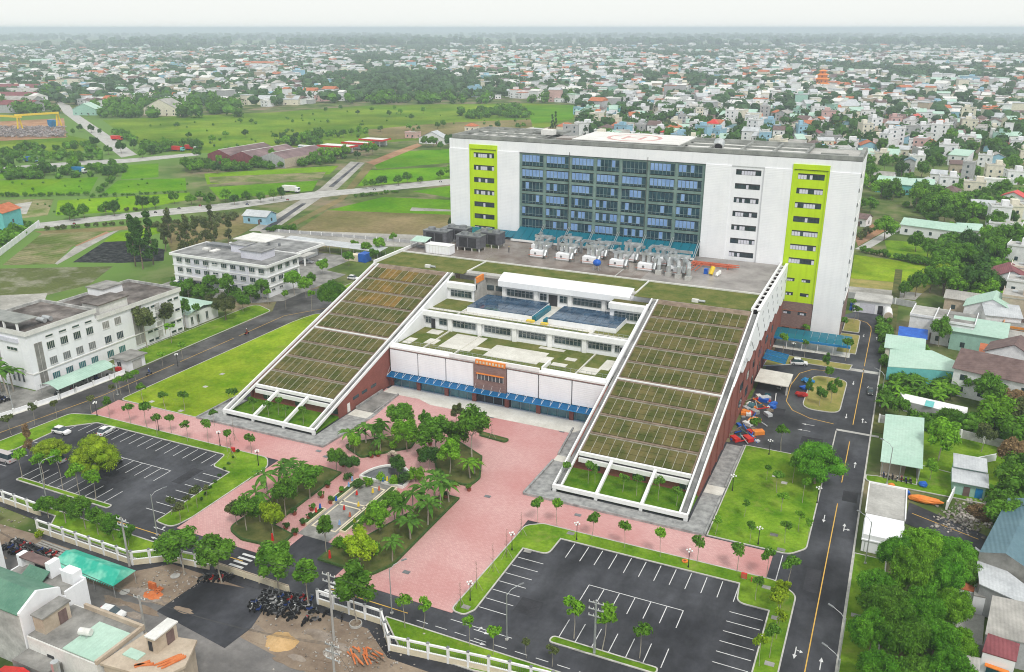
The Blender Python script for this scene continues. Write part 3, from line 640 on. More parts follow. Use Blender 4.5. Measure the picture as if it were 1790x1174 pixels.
def win_row(y, z0, z1, spans, deep=.12):
    for a, b in spans:
        f = part(B(a,b,y-deep,y-.02,z0,z1), 'window', 'glass_dark')
        n = max(2,int((b-a)/.95))
        mb = MB()
        for k in range(n+1): x = a+(b-a)*k/n; mb.box(x-.05,x+.05,y-deep-.06,y-deep,z0,z1)
        mb.box(a,b,y-deep-.06,y-deep,z0-.05,z0+.05).box(a,b,y-deep-.06,y-deep,(z0+z1)/2+.3,(z0+z1)/2+.36)
        part(mb, 'window_frame', 'steel', f)
part(B(xm0,xm1,178.5,179,10,14.2), 'terrace_wall', 'white_wall')
win_row(178.5,11.3,12.9,((-106.8,-105.2),(-102.8,-100.6),(-98.8,-92.4),(-90,-82.8),(-80.6,-73.4),(-71.2,-64.4),(-62.6,-56.9+0),(-56,-54.9)))
for x in (-104.6,-54.2): part(B(x-.55,x+.55,178.3,178.48,10.05,12.6), 'door', 'dark_gap')
for x in (-99.6,-91.2,-81.7,-72.3,-63.5): part(B(x-.55,x+.55,178.0,178.48,10,13.6), 'pilaster', 'white_trim')
part(B(xm0,xm1,177.6,178.6,13.5,14.7), 'fascia', 'white_trim')
for k in range(26): part(B(-106.5+2.1*k,-105.2+2.1*k,178.62,178.82,14.3,14.72), 'planter_lip', 'steel_dark')
# terrace two
part(B(xm0,xm1,179,197,13.4,14.0), 'terrace_floor', 'paving_pale')
for a in ((xm0+.1,-98.6,183,190.8),(-100,-63.6,179.3,181.4),(-62.6,xm1-.1,181.5,191.5),(xm0+.1,-99.8,179.3,181.2)): part(B(*a,14.0,14.12), 'terrace_grass', 'roof_grass')
for x in (-98.4,-62.8): part(B(x,x+.3,179.3,190,14.0,14.35), 'terrace_kerb', 'off_white')
rail(-106,-63.5,179.9,14.1); rail(-62,-53.4,180.3,14.1)
for sx0, sx1, sy0, sy1 in ((-97.4,-79.4,183.4,195),(-75,-57.5,183.2,194.2)):
    part(B(sx0,sx1,sy0,sy1,14.0,15.3), 'skylight_curb', 'white_wall')
    nx, ny = 8, 5; dx, dy = (sx1-sx0)/nx, (sy1-sy0)/ny
    for i in range(nx):
        for j in range(ny): part(B(sx0+i*dx+.05,sx0+(i+1)*dx-.05,sy0+j*dy+.05,sy0+(j+1)*dy-.05,15.3,15.42+.02*((i*3+j*5)%4)), 'skylight_pane', 'skylight_blue')
part(B(-79.3,-78.3,183.6,193.5,14,15.2), 'glass_rail', 'canopy_teal'); part(B(-76.2,-75.2,183.2,185.2,14,15), 'glass_rail', 'canopy_teal')
part(B(-80.4,-78.4,182.2,183.2,14.02,14.5), 'tarpaulin', 'yellow_paint'); part(B(-76.4,-74.6,181.9,182.8,14.02,14.45), 'tarpaulin', 'yellow_paint')
part(B(-93.5,xm1,197,197.4,14,19.5), 'terrace_wall', 'white_wall'); part(B(xm0,-93.5,198.4,198.8,14,19.5), 'terrace_wall', 'concrete'); part(B(-99.6,-99.2,192,198.4,14,20.2), 'terrace_wall', 'concrete'); part(B(-93.8,-93.4,197,198.4,14,19.9), 'terrace_wall', 'concrete')
part(B(xm0,-99.6,191.4,191.8,14,17.2), 'terrace_wall', 'white_wall'); part(B(-62,xm1,191.9,192.3,14,17.4), 'terrace_wall', 'white_wall')
part(B(xm0,-99.2,190.8,192.6,17.2,18.6), 'fascia', 'white_trim'); part(B(-62.2,xm1,191.2,192.8,17.4,18.8), 'fascia', 'white_trim')
part(B(xm0,-99.3,192.6,195.2,18.0,18.7), 'roof_slab', 'planting'); part(B(-62,xm1,192.8,195.2,18.0,18.8), 'roof_slab', 'planting')
win_row(191.4,14.9,16.6,((-106.4,-100.2),)); win_row(191.9,14.9,16.7,((-60.8,-53.8),))
win_row(197,15.2,17.0,((-92.4,-84.9),(-82.9,-81),(-77.3,-75.3),(-73.6,-66),(-64.4,-61.6)))
part(B(-80.4,-78,196.8,196.98,14.05,17), 'door', 'dark_gap')
part(B(-99,-97,198.2,198.38,15.6,17), 'window', 'glass_dark'); part(B(-96.4,-94.4,198.2,198.38,15.6,17), 'window', 'glass_dark')
for x in (-93.2,-83.9,-74.4,-65.2,-62.6): part(B(x-.5,x+.5,196.5,196.98,14,17.6), 'pilaster', 'white_trim')
part(MB().extr([(195.9,17.7),(198.3,19.9),(199.4,20.3),(199.4,20.7),(198.2,20.6),(195.6,19.4),(195.6,17.9)], 'x', -94.5, -58.2), 'sloped_fascia', 'white_wall')
part(B(-94.5,-58.2,199.0,199.5,20.0,20.8), 'fascia_cap', 'white_trim')
part(B(-99.4,-98.9,192.2,196.2,19.0,20.6), 'banner', 'orange_paint')
# side parapets of the court
for xs, s in ((XL1,1),(XR0,-1)):
    a, b = (xs-.1, xs+.3) if s > 0 else (xs-.3, xs+.1)
    part(MB().extr([(163,10),(192,14),(192,SL(192)+.2),(163,SL(163)+.2)], 'x', a, b), 'court_wall', 'white_wall')
    part(MB().extr([(163.3,10.05),(178.4,10.05),(178.4,14.6),(163.3,10.4)], 'x', a+(.45 if s>0 else -.45), b+(.2 if s>0 else -.2)), 'court_wall', 'white_wall')
# vents standing on the slopes
for x, y in ((-116,197),(-41.5,196.6)):
    part(B(x-1.4,x+.2,y-.4,y+.4,20.15,20.9), 'roof_vent', 'off_white'); part(MB().tube((x+.3,y,20.55),(x+1.8,y,20.55),.3,n=10), 'roof_vent', 'steel')
# shrubs of the two front courts are separate plants (see vegetation)
# ================================================================ generic "thing with parts in world coordinates"
class Thing:
    def __init__(s, name, loc, label, cat, group=None):
        s.e = empty(name, loc, 0, label, cat, group); s.o = Vector(loc)
    def p(s, mb, name, m, parent=None):
        o = mb.build(name, M[m] if isinstance(m, str) else m)
        if parent is None: o.parent = s.e; o.location = -s.o
        else: o.parent = parent
        return o
# ================================================================ the tower
TY, TX0, TX1, TYB, TZ = 241.0, -133.2, -11.0, 264.0, 49.6
T = Thing('hospital_tower', (-72,241,0), 'tall white slab tower with lime stripes and a blue glass front', 'building')
p = T.p
p(B(TX0+.4,TX1-.4,TY+.9,TYB,0,49.4), 'core_wall', 'white_wall')
p(B(TX0,TX1,TY,TY+1,46.6,TZ), 'top_band', 'white_wall')
# white ribbed fields between the coloured stripes: (x0, x1, z0)
for x0, x1, z0 in ((TX0,-126.1,18),(-116.3,-108.9,18),(-51.5,-44.4,18),(-35.4,-28.1,18),(-18.6,TX1,0)):
    p(B(x0,x1,TY-.25,TY+.85,z0,46.6), 'ribbed_panel', 'white_ribbed')
p(B(-44.4,-35.4,TY+.25,TY+.88,18,46.6), 'window_bay', 'white_wall')
p(B(TX0+1,-108.9,TY,TY+.85,0,18), 'lower_wall', 'brown_brick'); p(B(-51.5,-28.1,TY,TY+.85,0,18), 'lower_wall', 'brown_brick')
# end wall and its small ventilator boxes
p(B(TX1-.35,TX1-.02,TY+1,TYB,0,49.4), 'end_wall', 'white_wall')
p(B(TX1-.3,TX1+.05,TY+.9,TYB-.5,0,9.5), 'end_plinth', 'brown_brick')
for k in range(12):
    z = 45.9-3.86*k
    if z > 8: p(B(TX1-.6,TX1+.25,TY+.3,TY+1.6,z-.45,z+.45), 'vent_box', 'steel_dark'); p(B(TX1-.05,TX1+.12,TY+6,TY+18,z-1.2,z-.9), 'end_ledge', 'off_white')
def tower_window(x0, x1, z1, h, y, n=9):
    f = p(B(x0,x1,y-.02,y+.3,z1-h,z1), 'window', 'dark_gap')
    w = (x1-x0)/n
    for k in range(n):
        mm = 'lilac_wall' if rnd.random() < .42 else 'glass_dark'
        p(B(x0+w*k+.04,x0+w*(k+1)-.04,y-.06,y-.02,z1-h+.05,z1-.38), 'pane', mm, f)
    return f
GF = []
for sx, (x0, x1) in enumerate(((-126.0,-116.4),(-28.0,-18.7))):
    zb = 9.8 if sx else 18
    p(B(x0,x1,TY+.0,TY+.86,zb,48.1), 'lime_stripe', 'lime'); p(B(x0-.05,x0+.3,TY-.3,TY,zb,48.15), 'stripe_edge', 'lime'); p(B(x1-.3,x1+.05,TY-.3,TY,zb,48.15), 'stripe_edge', 'lime'); p(B(x0+.3,x1-.3,TY-.3,TY,46.8,48.15), 'stripe_edge', 'lime')
    for k in range(7): tower_window(x0+1.4, x1-1.1, 45.7-3.87*k, 1.55, TY)
p(B(-28,-18.7,TY,TY+.85,0,9.8), 'lower_wall', 'brown_brick')
for z in (16.7,12.6,7.1,2.2):
    for x0, x1 in ((-26.4,-24.4),(-22.5,-20.2)): tower_window(x0, x1, z, .95, TY, 4)
    if z < 9: p(B(-26.6,-20,TY-.05,TY,z+.05,z+.15), 'lintel', 'terracotta')
for z in (19.9,): tower_window(-124.4,-121,z+1.6,.7,TY,4); tower_window(-120.4,-117.6,z+1.6,.7,TY,4)
for k in range(7): tower_window(-43.1,-36.3, 45.7-3.87*k, 1.5, TY+.25)
# --- glass front
gx0, gx1, gz0, gz1 = -108.9, -51.5, 20.0, 46.4
p(B(gx0,gx1,TY+.6,TY+.9,gz0,gz1), 'glass_back', 'dark_gap')
cols = [-108.6,-100.5,-92.2,-84.3,-76.4,-68.1,-59.8,-51.9]
for i, x in enumerate(cols):
    p(B(x-.42,x+.42,TY+.30,TY+.62,gz0,gz1), 'column_band', 'slab_teal')
for k in range(8):
    z = 46.4-.45-3.87*k if k else 46.15
    p(B(gx0,gx1,TY+.34,TY+.60,z-.38 if k else z-.2,z+.38 if k else z+.25), 'floor_band', 'slab_teal')
pane_me = B(-.60,.60,-.03,.03,-1.0,1.0).mesh('blind_pane')
for b in range(7):
    xa, xb = cols[b]+.55, cols[b+1]-.55
    for k in range(7):
        zt, zb = 46.4-.45-3.87*k-.6, 46.4-.45-3.87*(k+1)+.6
        if k == 0: zt = 45.9
        gp = p(B(xa,xb,TY+.40,TY+.58,zb,zt), 'glass_bay', 'glass_blue')
        n = 6; w = (xb-xa)/n
        mb = MB()
        for q in range(n+1): mb.box(xa+w*q-.04,xa+w*q+.04,TY+.28,TY+.40,zb,zt)
        mb.box(xa,xb,TY+.28,TY+.40,zt-2.1,zt-2.02)
        p(mb, 'mullion', 'mullion', gp)
        full = rnd.random() < .22 or k in (1,) or (k == 0 and b < 3)
        for q in range(n):
            if (full and q < 5) or rnd.random() < (.15 if k in (2,3) else .34):
                o = link('blind_pane', pane_me, M['pane_blue'], gp, (xa+w*(q+.5),TY+.36,zt-1.05)); o.scale = (w*.42/.6*1.0,1,1)
# thin vertical cables and ground band of the glass front
for x in (-92.4,-68.3): p(B(x-.05,x+.05,TY-.1,TY,22,47.5), 'cable', 'wire')
for k in range(22):
    x = gx0+.3+k*2.6
    p(MB().extr([(TY-6.2,20.8),(TY+.3,23.4),(TY+.3,23.46),(TY-6.2,20.86)], 'x', x, x+2.5), 'lean_to_sheet', 'canopy_teal')
for x in cols[1:]: p(MB().bar((x,TY-6.2,21),(x,TY+.2,24.8),.16).bar((x+.5,TY-6.2,21),(x+.5,TY+.2,24.8),.16), 'lean_to_strut', 'steel')
p(B(gx0,gx1,TY-6.35,TY-6.2,20.3,20.95), 'lean_to_edge', 'white_trim')
for k in range(9): p(MB().extr([(TY-5,20.9),(TY-.4,21.9),(TY-.4,21.96),(TY-5,20.96)], 'x', -132+2.55*k, -129.6+2.55*k), 'lean_to_sheet', 'canopy_teal')
# --- roof
p(B(TX0+1,TX1,TY+.2,TYB,49.4,49.8), 'roof_slab', 'grey_roof')
p(B(TX0+1,TX1,TY-.05,TY+1.3,49.8,50.9), 'roof_edge', 'grey_roof'); p(B(TX1-1.2,TX1-.1,TY+1.3,TYB-1,49.8,50.8), 'roof_edge', 'grey_roof'); p(B(TX0+1,TX0+2.2,TY+1.3,TYB,49.8,50.9), 'roof_edge', 'grey_roof')
for x0, x1, yb in ((TX0+2.2,-104.5,TYB),(-60,-25.4,TYB-1)):
    p(B(x0,x1,yb-.9,yb,49.8,51.1), 'roof_edge', 'grey_roof')
    n = 4
    for k in range(n+1): xx = x0+(x1-x0)*k/n; p(B(xx-.3,xx+.3,TY+1.3,yb-.9,50.3,50.9), 'roof_beam', 'grey_roof')
    p(B(x0,x1,TY+9,TY+9.7,50.3,50.88), 'roof_beam', 'grey_roof'); p(B(x0,x1,TY+16,TY+16.7,50.3,50.88), 'roof_beam', 'grey_roof')
    p(B(x0+.3,x1-.3,TY+1.4,yb-1,49.8,49.84), 'roof_floor', 'off_white')
p(B(-25.4,TX1-1.2,TY+1.4,TYB-3,49.8,49.95), 'roof_floor', 'concrete'); p(B(-22,-15,TY+6,TY+7,49.9,50.6), 'roof_beam', 'grey_roof')
hp = p(B(-92.5,-60.5,TY+3,TYB+1,49.8,50.9), 'helipad', 'concrete')
p(B(-92.9,-60.1,TY+2.7,TYB+1.3,50.9,51.1), 'helipad_deck', 'off_white', hp)
ring = MB(); c0 = Vector((-76.5,TY+13,51.1))
for i in range(32):
    a, b = 2*math.pi*i/32, 2*math.pi*(i+1)/32
    ring.add([c0+Vector((r*math.cos(t),r*math.sin(t),.01)) for t in (a,b) for r in (7.2,8.4)], [(0,1,3,2)])
paint('faded_red', (.62,.36,.34), .7); p(ring, 'helipad_ring', 'faded_red', hp)
p(B(-79.6,-78.6,TY+9,TY+17,51.1,51.12).box(-74.4,-73.4,TY+9,TY+17,51.1,51.12).box(-78.6,-74.4,TY+12.5,TY+13.5,51.1,51.12), 'helipad_letter', 'faded_red', hp)
p(MB().box(-106,-102,TY+10,TY+13,50.9,52.4), 'plant_box', 'off_white')
fan = p(MB().tube((-49.5,TY+5,50.9),(-49.5,TY+6.4,52.1),1.5,n=16), 'exhaust_fan', 'steel'); p(MB().tube((-49.5,TY+4.9,50.88),(-49.5,TY+5.0,50.96),1.1,n=12), 'fan_mouth', 'dark_gap', fan)
p(B(-110,-100,TYB-8,TYB-2,50.9,51.5), 'plant_box', 'grey_roof'); p(B(-98,-93,TY+3,TY+9,49.8,51.2), 'plant_box', 'deck_wet')

# ================================================================ machinery on the podium deck (each piece its own thing)
DZ = 20.06
def cooling_tower(x, y, i):
    t = Thing('cooling_tower', (x,y,DZ), 'dark grey louvred cooling tower on the podium deck', 'cooling tower', 'cooling towers on the deck')
    t.p(B(x-4,x+4,y-2,y+2,DZ+1,DZ+4.4), 'casing', 'cooling_side')
    for dx in (-2.9,.1): t.p(B(x+dx,x+dx+2.6,y-2.06,y-2.0,DZ+1.2,DZ+4.0), 'louvre', 'dark_gap')
    t.p(B(x-4.1,x+4.1,y-2.1,y+2.1,DZ+4.4,DZ+4.65), 'top_deck', 'steel_dark')
    for dx in (-2,2): t.p(MB().tube((x+dx,y,DZ+4.65),(x+dx,y,DZ+5.3),1.25,1.1,n=14), 'fan_stack', 'steel_dark')
    for dx in (-3.6,-1.2,1.2,3.6):
        for dy in (-1.8,1.8): t.p(B(x+dx-.12,x+dx+.12,y+dy-.12,y+dy+.12,DZ,DZ+1), 'leg', 'off_white')
for i, (x, y) in enumerate(((-127.2,221.5),(-123.6,227.4),(-115.2,220.2),(-111.8,226.4))): cooling_tower(x, y, i)
t = Thing('container_unit', (-121.5,212.6,DZ), 'white ribbed container on the deck before the cooling towers', 'container')
t.p(B(-125.5,-117.5,211,214.2,DZ+.1,DZ+2.6), 'body', 'white_ribbed'); t.p(B(-125.6,-117.4,210.9,214.3,DZ+2.6,DZ+2.75), 'lid', 'white_trim')
for k in range(8): t.p(B(-125.3+1.05*k,-125.2+1.05*k,210.94,211,DZ+.2,DZ+2.5), 'rib', 'off_white')
t = Thing('pump_shelter', (-130,215,DZ), 'small mint roofed pump shelter left of the white container', 'shelter')
t.p(MB().extr([(213.4,DZ+2.4),(217.4,DZ+3.1),(217.4,DZ+3.2),(213.4,DZ+2.5)], 'x', -132.2, -127), 'roof', 'mint_metal')
for x in (-131.9,-127.3):
    for y in (213.7,217.1): t.p(MB().tube((x,y,DZ),(x,y,DZ+2.8),.07,n=6), 'post', 'steel')
t.p(MB().tube((-131,215.4,DZ+.5),(-128.4,215.4,DZ+.5),.4,n=8), 'pump', 'steel_dark')
def ahu(x, y, s, i):
    t = Thing('air_handler', (x,y,DZ), 'white air handling unit with silver ducts on the deck', 'air handler', 'air handlers on the deck')
    t.p(B(x-2.6,x+1.4,y-1.1,y+1.1,DZ+.35,DZ+2.1), 'cabinet', 'white_wall'); t.p(B(x-2.7,x+1.5,y-1.2,y+1.2,DZ,DZ+.35), 'skid', 'concrete_dark')
    t.p(B(x+1.6,x+2.7,y-1.0,y+.2,DZ,DZ+1.0), 'duct_foot', 'concrete_dark'); t.p(B(x+1.75,x+2.55,y-.8,y+0,DZ+1,DZ+2.9+s), 'duct', 'steel')
    t.p(B(x-2.6,x+2.9,y+1.5,y+2.5,DZ+2.9+s,DZ+3.7+s), 'duct', 'steel'); t.p(B(x-.4,x+.5,y+.2,y+1.5,DZ+2.1,DZ+3.5+s), 'duct', 'steel'); t.p(MB().tube((x+2.2,y-1.9,DZ+1.0),(x+2.2,y-.6,DZ+2.4),.42,n=9), 'duct_elbow', 'steel'); t.p(B(x+1.75,x+2.55,y,y+2.4,DZ+2.3+s,DZ+2.9+s), 'duct', 'steel')
    t.p(B(x-2.2,x-1.4,y+1.6,y+5.2,DZ+2.9+s,DZ+3.7+s), 'duct', 'steel'); t.p(B(x-2.2,x-1.4,y+1.5,y+2.3,DZ+.3,DZ+2.9+s), 'duct', 'steel')
    t.p(MB().tube((x-1,y-1.15,DZ+1.3),(x-1,y-1.1,DZ+1.3),.35,n=10), 'fan', 'steel_dark'); t.p(MB().bar((x-3,y-1.5,DZ+.9),(x+2.8,y-1.5,DZ+.9),.1), 'pipe', 'red_pipe')
for i in range(6): ahu(-93+8.1*i, 220.4-.25*i, .5+.4*(i%3), i)
for i in range(5): ahu(-95.5+9.2*i, 227, .5*(i%2)+.8, i+6)
for i in range(7):                               # long duct runs between the units
    x = -98+6.9*i; y = 231.4+.5*(i%3); z = DZ+2.8+.5*(i%2)
    t = Thing('duct_run', (x,y,DZ), 'long straight silver duct run with elbow between the air handlers', 'duct', 'duct runs on the deck')
    t.p(B(x,x+5.2,y,y+.75,z,z+.7), 'duct', 'steel'); t.p(B(x,x+.8,y-2.2,y,z,z+.7), 'duct', 'steel'); t.p(B(x,x+.8,y-3.0,y-2.2,DZ+.3,z+.7), 'duct', 'steel')
    for dx in (1.4,4.4): t.p(B(x+dx,x+dx+.1,y+.1,y+.6,DZ,z), 'stand', 'steel_dark')
for i in range(4):                               # bent ducts at the right end
    x = -57+2.9*i; y = 217.6-.9*i
    t = Thing('bent_duct', (x,y,DZ), 'large bent silver air duct on a concrete foot', 'duct', 'bent ducts on the deck')
    mb = MB(); mb.smooth = False
    pts = [(x,y,DZ+1.1),(x,y,DZ+2.6+.2*i),(x-.6,y+2,DZ+3.4+.2*i),(x-2.5,y+5,DZ+3.4+.2*i),(x-2.6,y+8,DZ+3.4)]
    for a, b in zip(pts, pts[1:]): mb.tube(a, b, .55, n=8)
    t.p(mb, 'duct', 'steel'); t.p(B(x-.8,x+.8,y-.8,y+.8,DZ,DZ+1.1), 'foot', 'concrete')
t = Thing('water_tank', (-73.4,214.2,DZ), 'round blue plastic water tank on a low stand', 'tank')
tk = MB().blob((-73.4,214.2,DZ+2.1),(1.15,1.15,.95),14,8); tk.smooth = True; t.p(tk, 'drum', 'blue_plastic')
for dx in (-.7,.7):
    for dy in (-.7,.7): t.p(B(-73.4+dx-.06,-73.4+dx+.06,214.2+dy-.06,214.2+dy+.06,DZ,DZ+1.4), 'leg', 'steel')
t = Thing('pipe_rack', (-40,231,DZ), 'red pipework on the right end of the podium deck', 'pipework')
for dy in (0,.7,1.4):
    for z in (.6,1.1): t.p(MB().tube((-51,229.5+dy,DZ+z),(-39.5+dy,229.5+dy,DZ+z),.13,n=7), 'pipe', 'red_pipe')
for x in (-50,-45.5,-41): t.p(B(x-.1,x+.1,229.3,231.2,DZ,DZ+1.3), 'stand', 'red_pipe')
for k in range(4): t.p(MB().bar((-52+1.1*k,224,DZ+.2),(-50+1.1*k,227.5,DZ+2.0),.16), 'pipe', 'red_pipe')
t = Thing('pump_set', (-43.8,222,DZ), 'yellow and blue pump set with tanks beside the red pipes', 'pump')
t.p(MB().tube((-44,222,DZ+.3),(-43.6,223,DZ+2.2),.6,n=10), 'tank', 'yellow_paint'); t.p(B(-46,-45,222.6,223.8,DZ,DZ+1.4), 'motor', 'blue_plastic')
for k in range(3): t.p(MB().tube((-42.2+.1*k,221+1.1*k,DZ+.2),(-42.2+.1*k,221.9+1.1*k,DZ+.9),.42,n=9), 'filter', 'off_white')
# ================================================================ west side: white clinic blocks
def win(t, x0, x1, y, z0, z1, axis='x', n=3, m='glass_dark', frame='off_white', proud=.06):
    "window on a wall facing -Y (axis x) or +X (axis y, then y is the X of the wall and x0,x1 run along Y)"
    if axis == 'x':
        f = t.p(B(x0,x1,y-proud,y+.02,z0,z1), 'window', m); mb = MB()
        for k in range(n+1): xx = x0+(x1-x0)*k/n; mb.box(xx-.025,xx+.025,y-proud-.03,y-proud,z0,z1)
        mb.box(x0,x1,y-proud-.04,y-proud,z1-.06,z1+.02).box(x0-.1,x1+.1,y-proud-.12,y-proud,z0-.1,z0)
    else:
        f = t.p(B(y-.02,y+proud,x0,x1,z0,z1), 'window', m); mb = MB()
        for k in range(n+1): xx = x0+(x1-x0)*k/n; mb.box(y+proud,y+proud+.03,xx-.025,xx+.025,z0,z1)
        mb.box(y+proud,y+proud+.04,x0,x1,z1-.06,z1+.02).box(y+proud,y+proud+.12,x0-.1,x1+.1,z0-.1,z0)
    t.p(mb, 'window_frame', frame, f)
    return f
t = Thing('clinic_block', (-193,147,0), 'long white four-storey block with stained flat roofs beside the left road', 'building')
X = -183.5
t.p(B(-203,X,123.3,142.6,0,14.3), 'wall', 'white_wall'); t.p(B(-203,X,142.6,171,0,12.3), 'wall', 'white_wall')
for x0, x1, y0, y1, z in ((-203.4,X+.4,122.9,143,14.3),(-203.4,X+.4,143,171.4,12.3)):
    t.p(B(x0+.5,x1-.5,y0+.5,y1-.5,z,z+.06), 'roof', 'roof_stained')
    t.p(MB().box(x0,x1,y0,y0+.4,z-.3,z+.75).box(x0,x1,y1-.4,y1,z-.3,z+.72).box(x0,x0+.4,y0+.4,y1-.4,z-.3,z+.72).box(x1-.4,x1,y0+.4,y1-.4,z-.3,z+.73), 'parapet', 'stained_wall')
    t.p(MB().box(x0-.03,x1+.05,y0-.05,y0,z-.35,z+.8).box(x1,x1+.06,y0,y1,z-.35,z+.8), 'cornice', 'off_white')
t.p(B(-190,-184,144.6,153.6,12.3,15.2), 'stair_house', 'off_white'); t.p(B(-190.4,-183.6,144.2,154,15.2,15.5), 'stair_roof', 'roof_stained')
t.p(B(-203,-197,157,163.6,12.3,14.4), 'stair_house', 'white_wall'); t.p(B(-203.3,-196.7,156.7,163.9,14.4,14.7), 'stair_roof', 'concrete_dark')
t.p(B(-203,-186,123.4,129,16.6,16.8), 'roof_shelter', 'grey_roof')
for x in (-202,-196.5,-191,-186.4): t.p(B(x-.2,x+.2,123.5,123.9,14.3,16.6), 'shelter_post', 'white_trim')
for y in (131,132.6): t.p(MB().tube((-189,y,15.1),(-186.4,y,15.1),.6,n=12), 'water_tank', 'steel')
for k in range(4):
    y = 128.2+3.75*k
    win(t,y,y+2.0,X,12.0,12.5,'y',1)
    win(t,y,y+2.0,X,8.9,10.8,'y',4); win(t,y,y+2.0,X,4.9,6.8,'y',4,'steel_dark'); win(t,y,y+2.0,X,.9,2.8,'y',4,'glass_teal')
for y in (144.4,148.2):
    win(t,y,y+2.0,X,8.9,10.8,'y',4,'concrete_dark'); win(t,y,y+2.0,X,4.9,6.8,'y',4); win(t,y,y+2.0,X,.9,2.8,'y',4,'glass_teal')
for y0, y1 in ((124.9,127.0),(153.9,157.2)): win(t,y0,y1,X,1.2 if y0>130 else .8,12 if y0>130 else 11.5,'y',2,'concrete_dark')
for z in (10.3,6.9,3.6,1.0):
    for y in (158.2,160.4,166.4,168.7): win(t,y,y+1.7,X,z-.35,z+.35,'y',1)
for k in range(4): win(t,161.6+.1,163.4,X,1+2.6*k,3+2.6*k,'y',1,'stained_wall')
for k in range(3): win(t,-191+1.7*k,-190.3+1.7*k,123.3,1.6,4.0,'x',1)
win(t,-191,-187.4,123.3,9.6,10.4,'x',3); win(t,-199,-194,123.3,4.6,8.8,'x',6,'concrete_dark'); t.p(B(-203,-186.5,122.9,123.3,11.8,12.8), 'ledge', 'lilac_wall')
t.p(B(-203.2,X+.2,123.2,171.1,4.0,4.25), 'string_course', 'off_white')

t = Thing('gate_house', (-174,144,0), 'small white guard house with flat roof beside left road', 'hut')
t.p(B(-177.6,-172.8,141.4,146.8,0,3.0), 'wall', 'white_wall'); t.p(B(-178.3,-172.2,140.7,147.4,3.0,3.3), 'roof', 'concrete_dark')
win(t,-176.6,-175.2,141.4,1.0,2.3,'x',2); t.p(B(-172.82,-172.7,142.8,145.6,.1,2.4), 'shutter', 'concrete')
t.p(B(-176.4,-175.1,140.3,141.2,0,1.0), 'red_bin', 'red_paint')

def barrel_roof(t, x0, x1, y0, y1, z, rise, m, n=8, name='roof'):
    for k in range(n):
        a, b = k/n, (k+1)/n
        za, zb = z+rise*math.sin(math.pi*a), z+rise*math.sin(math.pi*b)
        xa, xb = x0+(x1-x0)*a, x0+(x1-x0)*b
        t.p(MB().add([(xa,y0,za),(xb,y0,zb),(xb,y1,zb),(xa,y1,za),(xa,y0,za+.06),(xb,y0,zb+.06),(xb,y1,zb+.06),(xa,y1,za+.06)],[(0,3,2,1),(4,5,6,7),(0,1,5,4),(1,2,6,5),(2,3,7,6),(3,0,4,7)]), 'roof_sheet', m)
t = Thing('cycle_shelter', (-176.6,129.6,0), 'mint green vaulted bicycle shelter before the clinic block', 'shelter')
barrel_roof(t,-180,-173.4,121.6,138.2,2.6,1.0,'mint_metal_y')
for y in (122,126,130,134,137.8):
    for x in (-179.8,-173.6): t.p(MB().tube((x,y,0),(x,y,2.6),.07,n=6), 'post', 'steel')
    t.p(MB().bar((-180,y,2.65),(-173.4,y,2.65),.08), 'tie', 'steel')
t = Thing('boundary_wall', (-174.6,125,0), 'long white boundary wall and pale kerb path along left road', 'wall')
for a, b in (((-205,90),(-177.5,107)),((-177.5,107),(-174.2,122)),((-174.2,122),(-172.9,140.4))):
    d = (Vector(b)-Vector(a)); n = max(1,int(d.length/4))
    for k in range(n):
        q0 = Vector(a)+d*(k/n+.01); q1 = Vector(a)+d*((k+1)/n-.01)
        t.p(MB().bar((q0.x,q0.y,.55),(q1.x,q1.y,.55),.2,1.1), 'panel', 'white_wall')
        t.p(B(q0.x-.16,q0.x+.16,q0.y-.16,q0.y+.16,0,1.35), 'post', 'white_trim')
sheet('pale_footpath', [(-205,88.4),(-177,105.4),(-173.6,122),(-172.3,140),(-174.4,140),(-175.8,122),(-179,107.4),(-205,92)], M['paving_pale'], .10, .1)
sheet('cycle_yard', [(-205,94),(-179.4,108),(-176,122),(-175,140),(-183.4,140),(-183.4,122.8),(-205,122.8)], M['concrete_dark'], .05)

t = Thing('office_block', (-202,215,0), 'three-storey white office block with lilac bays and grey flat roof', 'building')
x0, x1, y0, y1 = -222.4,-182.2,206.6,222.8
t.p(B(x0,x1,y0,y1,0,10.4), 'wall', 'white_wall')
t.p(B(x0-.5,x1+.5,y0-.5,y1+.5,10.4,10.7), 'roof', 'roof_grey'); t.p(MB().box(x0-.7,x1+.7,y0-.7,y0-.4,10.1,10.95).box(x1+.4,x1+.7,y0-.4,y1+.4,10.1,10.95).box(x0-.7,x1+.7,y1+.4,y1+.7,10.1,10.95).box(x0-.7,x0-.4,y0-.4,y1+.4,10.1,10.95), 'parapet', 'white_trim')
for a, b in ((-214.4,-207.6),(-197.4,-189.8)): t.p(B(a,b,y0-.25,y0,0,10.3), 'lilac_bay', 'lilac_wall')
for z in (3.4,6.8): t.p(MB().box(x0-.15,x1+.15,y0-.35,y0-.26,z-.1,z+.12).box(x1,x1+.3,y0,y1,z-.1,z+.12), 'string_course', 'white_trim')
for k in range(10):
    x = -220.4+3.9*k
    if k == 4:
        for z in (9.2,5.8,2.4): win(t,x,x+2.2,y0-.26,z-.3,z+.3,'x',2)
        continue
    for z in (9.6,6.2,2.9):
        if k in (2,3) and z < 3: continue
        win(t,x,x+2.2,y0-.26,z-1.5,z,'x',3)
t.p(B(-210.8,-207.6,y0-.6,y0-.26,.1,2.8), 'entrance', 'glass_dark'); t.p(B(-214.5,-207,y0-2.6,y0-.3,3.0,3.25), 'porch_roof', 'concrete')
